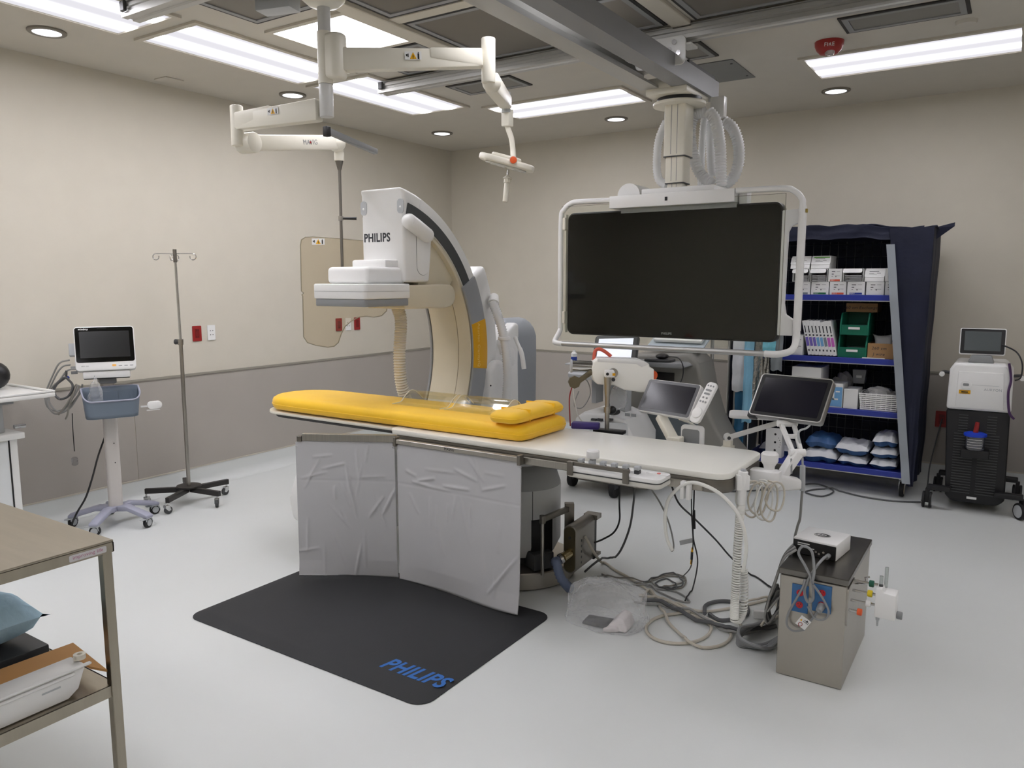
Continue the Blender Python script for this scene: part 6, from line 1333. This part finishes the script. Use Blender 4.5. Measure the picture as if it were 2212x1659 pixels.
# ================================================================ CATHETER RACK LEFT OF THE CART
rk = thing('catheter_rack', 'steel hanging rack with navy cover standing between cart and grey console', 'rack', (-1.85, 6.45, 0))
xr0 = at(1537, 800, y=6.15).x
MB().cyl((xr0, 6.15, .03), (xr0, 6.15, 1.75), .014, n=14).build('upright', M_alu, rk)
for x in (xr0, SX0 - .08): MB().cyl((x, 6.60, .03), (x, 6.62, 1.9), .012, n=12).build('upright', M_alu, rk)
MB().cyl((SX0 - .08, 6.15, .03), (SX0 - .08, 6.15, 1.9), .012, n=12).build('upright', M_alu, rk)
MB().cyl((xr0, 6.15, 1.74), (SX0 - .08, 6.15, 1.74), .008, n=10).build('hanging_bar', M_chrome, rk)
MB().bb(xr0 - .02, SX0 - .06, 6.13, 6.64, .03, .05).build('base_frame', M_dgrey, rk)
def nb_(i, j): return (xr0 - .02 + (SX0 - .078 - xr0 + .02) * i, 6.63 + wav(i, j, 0, 3), 1.95 - 1.82 * j)
MB().grid(nb_, 16, 24, thick=(0, .006, 0)).build('navy_cover', M_nav, rk, ang=60)
def hang(u0, u1, v0, v1, y, m, label, cat, nm='hanging_pack', th=.03, seed=1):
    a, b = at(u0, (v0 + v1) / 2, y=y), at(u1, (v0 + v1) / 2, y=y); zt, zb2 = at(u0, v0, y=y).z, at(u0, v1, y=y).z
    t = thing(nm, label, cat, ((a.x + b.x) / 2, y, zb2))
    def g(i, j): return (a.x + (b.x - a.x) * i, y + .006 * math.sin(9 * i + 5 * j + seed) + .005 * math.sin(22 * j + seed * 2), zt + (zb2 - zt) * j + .006 * math.sin(8 * i + seed))
    MB().grid(g, 6, 16, thick=(0, th, 0)).build('sheet', m, t, ang=50)
    MB().tube([((a.x + b.x) / 2, y + th / 2, zt), ((a.x + b.x) / 2, y + th / 2, zt + .02), ((a.x + b.x) / 2, 6.15, 1.748)], .002, 6).build('hang_wire', M_wire, t)
    return t
M_foil = mat('silver_foil', (168, 166, 160), .25, metal=.9, bump=.8, bscale=50); M_lb = mat('light_blue_paper', (126, 178, 204), .6, var=.05)
hang(1583, 1612, 700, 845, 6.08, M_wh, 'white hanging catheter pouch with torn bottom edge', 'pouch', seed=2); hang(1586, 1606, 845, 960, 6.10, mat('teal_paper', (50, 108, 146), .6), 'dark blue strip hanging under the white pouch', 'strip', th=.02, seed=4)
hang(1606, 1626, 700, 912, 6.03, M_lb, 'long light blue hanging pouch with barcode label', 'pouch', th=.015, seed=5)
hang(1624, 1647, 690, 890, 6.070, M_foil, 'tall silver foil pouch hanging beside the light blue one', 'pouch', seed=7); hang(1650, 1661, 700, 880, 6.118, M_foil, 'narrow silver foil pouch hanging next to the cart liner', 'pouch', seed=8)
hang(1666, 1690, 690, 800, 6.12, mat('grey_film', (128, 134, 138), .45), 'grey pouch hanging beside the monitor frame corner', 'pouch', th=.02, seed=9)
hang(1648, 1676, 690, 765, 6.0, mat('aqua_film', (110, 186, 206), .4), 'aqua blue pouch hanging just below the monitor', 'pouch', th=.012, seed=3)

# ================================================================ LASER CONSOLE
lx = -.165; ly0 = 6.14; ls = thing('laser_console', 'white and black laser console on big casters with small tilted screen', 'laser', (lx, 6.35, 0))
M_blk = mat('black_case', (26, 26, 28), .5)
MB().prism([(lx - .165, .10), (lx - .195, .72), (lx + .185, .72), (lx + .195, .10), (lx + .15, .06), (lx - .13, .06)], 'y', ly0, 6.60).build('lower_case', M_blk, ls, bevel=.02)
MB().prism([(lx - .195, .72), (lx - .19, 1.0), (lx - .165, 1.045), (lx + .14, 1.05), (lx + .185, .99), (lx + .19, .72)], 'y', ly0 - .015, 6.60).build('upper_case', M_white, ls, bevel=.02, seg=3)
MB().prism([(lx - .14, .735), (lx - .135, .99), (lx + .13, .99), (lx + .145, .735)], 'y', ly0 - .025, ly0 - .01).build('front_panel', M_white, ls, bevel=.006)
Fl = frame((lx, ly0 - .0255, .88), (1, 0, 0), (0, 0, 1))
for sx in (-1, 1):
    for i in range(30):
        MB().bb(lx + sx * (.085 if i < 7 else .075) - (.028 if i < 7 else .06), lx + sx * (.085 if i < 7 else .075) + (.028 if i < 7 else .06), ly0 - .004, ly0 - .0005, .68 - i * .019, .686 - i * .019).build('louvre', M_dgrey, ls)
MB(Fl).prism(rrect(.066, .058, .028, 6, -.085, .02), 'z', 0, .006).build('button_bezel', M_white, ls, bevel=.002, seg=1)
MB(Fl).prism(rrect(.036, .018, .006, 4, -.085, .02), 'z', .006, .008).build('power_button', M_mgrey, ls)
MB(Fl).bb(-.05, .11, .0195, .0215, 0, .0008).build('line_mark', M_lgrey, ls)
text('AURYON', .024, Fl @ Matrix.Translation((.075, -.008, 0)), M_lgrey, ls, bold=.0003)
wl_ = MB(Fl).bb(-.125, -.055, -.045, -.018, 0, .0008).build('warning_label', M_yellow, ls); bars([(-.118, -.062, -.042, -.040), (-.118, -.062, -.023, -.021), (-.11, -.07, -.036, -.028)], Fl @ Matrix.Translation((0, 0, .0008)), M_black, wl_)
# screen
Ms = frame((lx - .01, ly0 + .07, 1.10), (1, .05, 0), (0, .18, 1))
MB(Ms).prism(rrect(.275, .185, .012, 4, 0, .095), 'z', -.025, 0).build('screen_frame', M_white, ls, bevel=.004)
MB(Ms).prism(rrect(.262, .172, .008, 4, 0, .095), 'z', 0, .0015).build('screen_bezel', M_black, ls)
MB(Ms).bb(-.108, .108, .03, .165, .0015, .002).build('screen', mat('grey_screen', (86, 92, 94), .12), ls)
MB().prism([(lx - .09, 1.047), (lx + .07, 1.047), (lx + .05, 1.10), (lx - .07, 1.10)], 'y', ly0 + .04, ly0 + .12).build('screen_foot', M_mgrey, ls, bevel=.01)
for s in (-1, 1):
    MB().tube(cr([(lx + s * .19, ly0 + .05, .97), (lx + s * .23, ly0 + .03, .975), (lx + s * .235, ly0 - .01, .965)], 5), .011, 8).build('handle', M_dgrey, ls)
    MB().cyl((lx + s * .235, ly0 - .0, .965), (lx + s * .237, ly0 - .02, .96), .017, n=14).build('handle_cap', M_white, ls, bevel=.003)
# canister
MB().bb(lx - .085, lx + .085, ly0 - .10, ly0, .40, .46).build('canister_shelf', M_blk, ls, bevel=.01)
cn_ = Matrix.Translation((lx - .005, ly0 - .07, 0))
MB(cn_).lathe([(.055, .462), (.06, .47), (.06, .555)], n=24).build('canister', acrylic('canister_clear', (206, 210, 220), .15), ls)
for k in range(4): MB(cn_).tube([(.0612 * math.cos(a), .0612 * math.sin(a), .482 + .018 * k) for a in [PI * 1.25 + PI * .5 * q / 8 for q in range(9)]], .0012, 5).build('canister_mark', M_paper, ls)
MB(cn_).lathe([(.066, .553), (.07, .557), (.07, .572), (.05, .58)], n=28).build('canister_lid', mat('bright_blue_lid', (30, 64, 190), .35), ls)
MB(cn_).cyl((0, 0, .578), (.008, 0, .65), .016, .013, n=14).build('canister_cap', M_red, ls)
MB().bb(lx - .03, lx + .03, ly0 - .004, ly0 - .001, .092, .108).build('badge', M_paper, ls)
for (x, y, a) in ((lx - .27, 6.10, 0), (lx + .30, 6.12, .6), (lx - .24, 6.62, 0), (lx + .27, 6.66, 0)):
    s = -1 if x < lx else 1
    MB().bb(min(x, lx + s * .13), max(x, lx + s * .13), y - .03, y + .03, .135, .17).build('caster_arm', M_blk, ls, bevel=.006)
    T = TR((x, y, 0), a + PI / 2)
    o = MB(T).cyl((0, -.03, .058), (0, -.014, .058), .058, n=24).build('caster', M_rubber, ls, bevel=.005); MB(T).cyl((0, .014, .058), (0, .03, .058), .058, n=24).build('caster', M_rubber, ls, bevel=.005)
    for q in (-.031, .0305): MB(T).cyl((0, q, .058), (0, q + .002, .058), .043, n=22).build('wheel_cover', M_lgrey, o)
    MB(T).bb(-.02, .02, -.013, .013, .04, .14).build('caster_stem', M_blk, o)
cable([at(2165, 745, y=6.2), at(2195, 760, y=6.17), at(2208, 785, y=6.12), at(2205, 815, y=6.11), at(2192, 822, y=6.11)], .005, M_cabb, 'black cable from the laser screen looping over its handle')
cable([at(2180, 785, y=6.1), at(2184, 820, y=6.1), at(2178, 850, y=6.08), at(2180, 890, y=6.08), at(2190, 905, y=6.1)], .008, mat('plum_cable', (70, 44, 84), .5), 'plum coloured fibre cable hanging at the laser side')
# dark drape-covered object at the right edge
p = at(2212, 1000, y=6.5)
bm_ = thing('black_covered_stand', 'tall black fabric-covered stand beside the laser console', 'stand', (.50, 6.55, 0))
def bf(i, j): a = 2 * PI * i; r = .20 + .05 * j + .012 * math.sin(6 * a); return (.52 + r * math.cos(a), 6.55 + .85 * r * math.sin(a), .95 - .93 * j)
MB().grid(bf, 36, 14).build('fabric_cover', mat('black_fabric', (22, 22, 24), .8), bm_, ang=60); MB().prism([bf(i / 36, 0)[:2] for i in range(36)], 'z', .94, .952).build('cover_top', MATS['black_fabric'], bm_)

# ================================================================ FLOOR EQUIPMENT UNDER THE TABLE
un = thing('table_interface_unit', 'steel interface unit with rounded front plate and hose port beside the pedestal', 'unit', (-1.62, 3.42, .10))
um = at(1255, 1190, d=4.02); UM = frame(um, (Rt * .75 + Fh * .66), (0, 0, 1))
UM = frame(at(1238, 1190, d=3.90), (Rt * .55 - Fh * .1), (0, 0, 1)); bkd = (Fh * .8 + Rt * .45).normalized()
P0 = at(1231, 1187, d=3.86); rr_ = Vector((bkd.y, -bkd.x, 0)); UM = frame(P0, rr_, (0, 0, 1))
MB(UM).prism(rrect(.075, .26, .035, 6), 'z', -.24, 0).build('case', mat('warm_steel', (150, 146, 138), .4, metal=.7), un, bevel=.004)
MB(UM).prism(rrect(.062, .245, .03, 6), 'z', 0, .004).build('front_plate', mat('olive_plate', (104, 96, 74), .35, metal=.7), un)
MB(UM).cyl((0, .065, .004), (0, .065, .007), .007, n=12).build('screw', M_dgrey, un)
MB(UM).cyl((0, -.02, .0), (-.01, -.025, .075), .025, n=20).build('hose_port', mat('brass_steel', (180, 166, 130), .25, metal=1), un)
for i in range(5): MB(UM).bb(.0372, .0385, -.09 + i * .03, -.078 + i * .03, -.07, -.06).build('vent_hole', M_dgrey, un)
MB(UM).bb(-.03, .05, .10, .125, -.30, -.24).build('rear_bracket', MATS['warm_steel'], un)
MB(UM).bb(-.03, .05, -.11, -.095, -.30, -.24).build('rear_bracket', MATS['warm_steel'], un)
MB(UM).bb(-.035, .035, -.125, .10, -.27, -.24).build('connector_panel', M_black, un)
# steel arm frame carrying it
pa, pb = at(1172, 1122, d=3.80), at(1230, 1098, d=4.0)
obox(pa, pb, .02, .03, .03).build('arm', M_dsteel, un, bevel=.003); MB().bb(-.025, .025, -.02, .02, -.12, .03, M=TR(pb, YAW)).build('arm_plate', M_dsteel, un, bevel=.003)
MB().cyl((pa.x, pa.y, .10), (pa.x, pa.y, pa.z + .02), .009, n=12).build('arm_post', M_steel, un); MB().cyl((pa.x, pa.y, pa.z - .02), (pa.x, pa.y, pa.z + .02), .016, n=14).build('post_collar', M_dsteel, un)
hs = thing('corrugated_hose', 'blue-grey corrugated hose from the interface unit down to the floor', 'hose', tuple(at(1215, 1262, z=.03)))
h0_ = UM @ Vector((-.01, -.025, .07)); hose([h0_, h0_ + Vector((-.02, -.03, -.02)), at(1202, 1215, d=3.74), at(1210, 1245, d=3.72), at(1222, 1262, d=3.72), at(1232, 1272, d=3.75)], .0235, 'hose_body', mat('blue_grey_hose', (104, 116, 142), .45), hs, pitch=.016)
MB().cyl(h0_, h0_ + Vector((-.008, -.012, -.006)), .027, n=18).build('hose_clip', M_chrome, hs)
# foot pedal in clear bag
fp = thing('foot_pedal', 'white foot switch with dark grey pedal inside the clear bag', 'pedal', tuple(at(1335, 1370, z=0)))
q = at(1340, 1360, z=0); FM = TR((q.x - .02, q.y, .0058), .1) @ Matrix.Scale(.8, 4)
MB(FM).prism([(-.06, 0), (.075, .0), (.085, .02), (.06, .075), (.02, .085), (-.02, .04)], 'y', -.055, .09).build('housing', mat('pinkish_white', (226, 220, 220), .4), fp, bevel=.012, seg=3)
MB(FM).prism([(-.20, .0), (-.02, .0), (-.02, .03), (-.19, .022)], 'y', -.05, .05).build('pedal_plate', M_dgrey, fp, bevel=.006)
MB(FM).prism([(-.05, -.10), (.02, -.07), (.055, -.03), (-.02, -.055)], 'z', 0, .03).build('toe_guard', mat('pinkish_white', (226, 220, 220), .4), fp, bevel=.006)
qb = Vector((q.x - .095, q.y + .05, 0)); rb_ = random.Random(12); phb = [(rb_.uniform(0, 6), rb_.uniform(-9, 9), rb_.uniform(-9, 9), rb_.uniform(-9, 9)) for _ in range(9)]
def bagf(i, j):
    a = 2 * PI * i; t_ = PI * (j * .98 + .01); d = Vector((math.sin(t_) * math.cos(a), math.sin(t_) * math.sin(a), math.cos(t_)))
    w_ = sum(math.sin(p0 + d.x * f0 + d.y * f1 + d.z * f2) for p0, f0, f1, f2 in phb) / 9; k = 1.06 + .22 * w_ + .05 * abs(math.sin(17 * d.x + 9 * d.z + 3 * math.sin(8 * d.y)))
    sq = 1 / max(abs(d.x), abs(d.y), abs(d.z)) ** .35
    return (qb.x + .178 * d.x * k * sq, qb.y + .125 * d.y * k * sq, max(.0045, .03 + .15 * d.z * k * sq))
nb2, nv2 = 72, 50; vs_ = [bagf(i / nb2, j / nv2) for i in range(nb2) for j in range(nv2 + 1)]
MB().add(vs_, [(i * (nv2 + 1) + j, ((i + 1) % nb2) * (nv2 + 1) + j, ((i + 1) % nb2) * (nv2 + 1) + j + 1, i * (nv2 + 1) + j + 1) for i in range(nb2) for j in range(nv2)]).build('plastic_bag', M_film, label='large crumpled clear plastic bag on the floor by the pedestal', cat='bag', ang=12)

# ================================================================ CABLES ON THE FLOOR
def fz(l, z=.008): return [at(u, v, z=z) for u, v in l]
def fl_(l, r, m, label, up=()): return cable([*up, *fz(l, r + .0015)], r, m, label, n=8, sm=8)
def ell(cx, cy, rx, ry, a0, a1, n=12): return [(cx + rx * math.cos(math.radians(a0 + (a1 - a0) * k / n)), cy - ry * math.sin(math.radians(a0 + (a1 - a0) * k / n))) for k in range(n + 1)]
fl_([(1300, 1215), (1330, 1232), (1375, 1258), (1420, 1290), (1460, 1315), (1510, 1335)] + ell(1466, 1358, 70, 32, 15, -290, 16), .0075, M_cabi, 'thick ivory cable making a wide loop on the floor', up=[UM @ Vector((.04, .05, -.1)), UM @ Vector((.08, -.05, -.14))])
fl_([(1386, 1296), (1394, 1284), (1405, 1280), (1420, 1300), (1445, 1345), (1478, 1378)] + ell(1525, 1372, 54, 27, 215, 400, 10) + [(1535, 1340), (1470, 1312), (1420, 1300)], .007, M_cabi, 'ivory cable crossing in a second loop near the coiled cord')
fl_([(1380, 1290), (1440, 1300), (1510, 1320), (1570, 1315), (1640, 1300), (1670, 1290)], .007, M_cabi, 'ivory cable running from the bag to the steel box')
fl_([(1370, 1300), (1420, 1310), (1480, 1325), (1540, 1350), (1580, 1370), (1640, 1360), (1680, 1330)], .006, M_cab, 'grey cable running under the coiled cord to the box')
fl_([(1300, 1240), (1350, 1262), (1400, 1270), (1460, 1278), (1490, 1300), (1460, 1295), (1400, 1268), (1370, 1262)], .0045, M_cab, 'thin grey cable folded on the floor behind the bag')
fl_([(1290, 1245), (1340, 1248), (1390, 1258), (1440, 1245), (1480, 1250), (1470, 1270), (1420, 1266), (1410, 1250), (1460, 1240), (1480, 1255), (1430, 1270)], .004, mat('taupe_cable', (140, 136, 128), .5), 'thin taupe cable coiled in a flat loop')
fl_([(1390, 1265), (1420, 1248), (1455, 1240), (1475, 1262), (1445, 1276), (1415, 1262), (1440, 1250), (1462, 1268), (1435, 1275)], .004, M_cabd, 'thin dark cable coil with a black tie')
fl_([(1522, 1330), (1527, 1306), (1565, 1298), (1608, 1308), (1612, 1328), (1560, 1340), (1532, 1326)], .0095, M_cabd, 'thick dark grey cable curled beside the coiled cord')
fl_([(1388, 1300), (1430, 1310), (1490, 1335), (1560, 1358), (1620, 1364), (1676, 1352)], .010, M_cabd, 'thick dark grey cable running toward the steel box')
for i in range(4): fl_([(1680, 1335 + 6 * i), (1640, 1360 + 5 * i), (1598, 1380 + 2 * i), (1600, 1395 + 2 * i), (1650, 1392 + 6 * i), (1685, 1375 + 6 * i)], .008, M_mgrey, ['grey power cable bend lying against the steel box side', 'second grey cable bend by the steel box', 'grey cable bend just below two others by the box', 'lowest grey cable bend by the steel box'][i])
fl_([(1604, 1372), (1596, 1335), (1630, 1298), (1672, 1300), (1678, 1335), (1640, 1378)], .006, M_cabi, 'ivory cable ring standing beside the steel box')
cable([at(1338, 1050, d=4.0), at(1338, 1090, d=4.0), at(1338, 1125, d=4.02), at(1326, 1150, d=4.05), at(1302, 1165, d=4.05), at(1284, 1172, d=4.03)], .005, M_cabb, 'black cable dropping from the control panel to the interface unit')
cable([at(1372, 1045, d=3.9), at(1368, 1090, d=3.9), at(1360, 1140, d=3.95), at(1340, 1190, d=4.0), at(1318, 1212, z=.02), at(1290, 1228, z=.009), at(1262, 1240, z=.008)], .006, M_cabd, 'dark grey cable curving down from the control panel')
cable([at(1398, 1045, d=3.5), at(1425, 1085, d=3.5), at(1445, 1130, d=3.5), at(1455, 1175, d=3.5), at(1452, 1190, d=3.5), at(1446, 1180, d=3.5), at(1440, 1150, d=3.5)], .004, M_cab, 'thin pale grey cable hanging from the control panel corner')
cable([at(1447, 1035, d=3.4), at(1465, 1085, d=3.45), at(1500, 1120, d=3.6), at(1545, 1165, d=3.75), at(1580, 1205, d=3.85), at(1620, 1240, z=.01), at(1665, 1268, z=.008)], .0045, M_cabb, 'black cable slanting from the table edge to the floor')
cable([at(1500, 1040, d=3.35), at(1499, 1080, d=3.35), at(1497, 1130, d=3.35), at(1498, 1165, d=3.38), at(1507, 1215, d=3.5), at(1495, 1275, z=.01), at(1480, 1298, z=.008)], .0035, M_cabb, 'thin black cable hanging straight under the hose clip')
cx_ = thing('cable_tag', 'grey printed tag with yellow-ended connector on a thin cable', 'tag', tuple(at(1480, 1170, d=3.45)))
MB(frame(at(1482, 1170, d=3.45), Rt * .96 + Zv * .22, Zv)).bb(-.03, .03, -.011, .011, 0, .001).build('tag_card', M_lgrey, cx_)
MB().tube(cr([at(1494, 1045, d=3.42), at(1494, 1110, d=3.42), at(1497, 1165, d=3.44), at(1496, 1190, d=3.44), at(1492, 1225, d=3.5), at(1475, 1245, z=.01)], 6), .003, 6).build('cable', M_cabb, cx_)
MB().cyl(at(1496, 1183, d=3.44), at(1495, 1192, d=3.44), .005, n=10).build('yellow_end', M_yellow, cx_); MB().cyl(at(1495, 1192, d=3.44), at(1494, 1208, d=3.45), .006, n=10).build('connector', M_dgrey, cx_); MB().cyl(at(1494, 1208, d=3.45), at(1493, 1218, d=3.46), .005, n=10).build('yellow_end', M_yellow, cx_)
MB().tube([at(1499, 1102, d=3.345), at(1500, 1142, d=3.345)], .006, 8).build('cable_sleeve', M_black, label='black inline sleeve on the hanging thin cable', cat='connector')
# floor cable to the laser
fl_([(1540, 1062), (1620, 1060), (1700, 1052), (1760, 1045), (1800, 1060), (1775, 1072), (1740, 1062), (1790, 1056), (1860, 1072), (1930, 1082), (1990, 1084)], .006, M_cabd, 'dark cable snaking across the floor from table to laser console')
cable([at(2035, 905, y=6.90), at(2020, 960, y=6.8), at(2008, 1010, y=6.6), at(2003, 1050, y=6.4), at(1990, 1084, z=.008)], .005, M_cabd, 'dark power cord plugged into the red outlet by the laser console')
# cord bundle on console and box
cable([cM @ Vector((cw * .84, .022, .03)), at(1780, 1205, y=3.13), at(1765, 1222, y=3.075), at(1750, 1245, y=3.066), at(1738, 1275, y=3.066), at(1745, 1300, y=3.066), at(1757, 1292, y=3.066), at(1752, 1255, y=3.066), at(1738, 1222, y=3.075), at(1725, 1195, y=3.075), at(1735, 1180, y=3.075), at(1752, 1190, y=3.075), at(1754, 1225, y=3.075), at(1750, 1250, y=3.066)], .0055, M_mgrey, 'grey power cord looped and tied in front of the steel box')
MB().cyl(cM @ Vector((cw * .84, .022, .003)), cM @ Vector((cw * .84, .022, .035)), .010, n=12).build('power_plug', M_mgrey, label='grey plug in the console front panel', cat='plug', bevel=.003)
cable([at(1738, 1250, y=3.066), at(1725, 1285, y=3.066), at(1703, 1325, y=3.066), at(1700, 1350, y=3.066), at(1715, 1363, y=3.066), at(1738, 1360, y=3.066)], .0045, M_mgrey, 'grey cord hanging low on the steel box front beside the card')
cable([at(1752, 1258, y=3.066), at(1775, 1290, y=3.066), at(1790, 1320, y=3.066), at(1780, 1338, y=3.066), at(1760, 1335, y=3.066), at(1745, 1310, y=3.066)], .0045, M_mgrey, 'grey cord swinging across the blue outlet plates')
pg = thing('mains_plug', 'grey hospital-grade plug in the red outlet', 'plug', tuple(at(1775, 1310, y=3.07)))
g0 = at(1776, 1308, y=3.083); MB().cyl(g0, g0 + Vector((-.006, -.035, -.012)), .016, .012, n=16).build('plug_body', M_mgrey, pg, bevel=.003)
MB().tube(cr([g0 + Vector((-.006, -.035, -.012)), at(1762, 1328, y=3.066), at(1750, 1342, y=3.066), at(1736, 1348, y=3.066)], 6), .0045, 8).build('cord', M_mgrey, pg)
wcM = frame(at(1735, 1345, y=3.040), Rt * .8 - Zv * .6, Zv * .8 + Rt * .6)
wcd = thing('warning_card', 'white warning card with red ban sign tied to the cord', 'card', tuple(at(1735, 1365, y=3.066)))
MB(wcM).bb(-.024, .024, -.021, .021, 0, .001).build('card', M_paper, wcd); MB(wcM).tube([(.008 * math.cos(a) - .006, .008 * math.sin(a) - .012, .0015) for a in [k * PI / 8 for k in range(16)]], .0012, 5, closed=True).build('ban_ring', M_red, wcd)
MB(wcM).prism([(-.019, .001), (-.009, .001), (-.014, .010)], 'z', .001, .0016).build('triangle', M_yellow, wcd); bars([(-.004, .02, .004, .006), (-.004, .02, .010, .012), (.006, .012, .008, .016)], wcM @ Matrix.Translation((0, 0, .001)), M_ink, wcd)
rl2 = random.Random(11)
for i in range(5):
    o_ = i * 4; cable([at(1715 - i, 1175 + i, d=3.16), at(1694 - i * 2, 1200, d=3.14), at(1676 - o_ * .5, 1250, d=3.14), at(1660 - o_ * .8, 1300 + o_, d=3.16), at(1668 - o_, 1335, d=3.18), at(1680, 1310 - o_, d=3.19), at(1678 - o_ * .4, 1260 + o_, d=3.19), at(1662 - o_, 1290 + o_, d=3.18)], .005, M_cabd if i % 2 else M_cab, ['grey cord falling from the console along the box side', 'dark cord falling along the box side', 'grey cord coil hung on the box corner', 'dark cord coil hung on the box corner', 'outermost grey cord coil at the box corner'][i])
MB(TR(at(1640, 1336, z=0), .4)).bb(-.028, .028, -.012, .012, .001, .04).build('white_adapter', M_white, label='small white plug adapter among the floor cables', cat='adapter', bevel=.004)
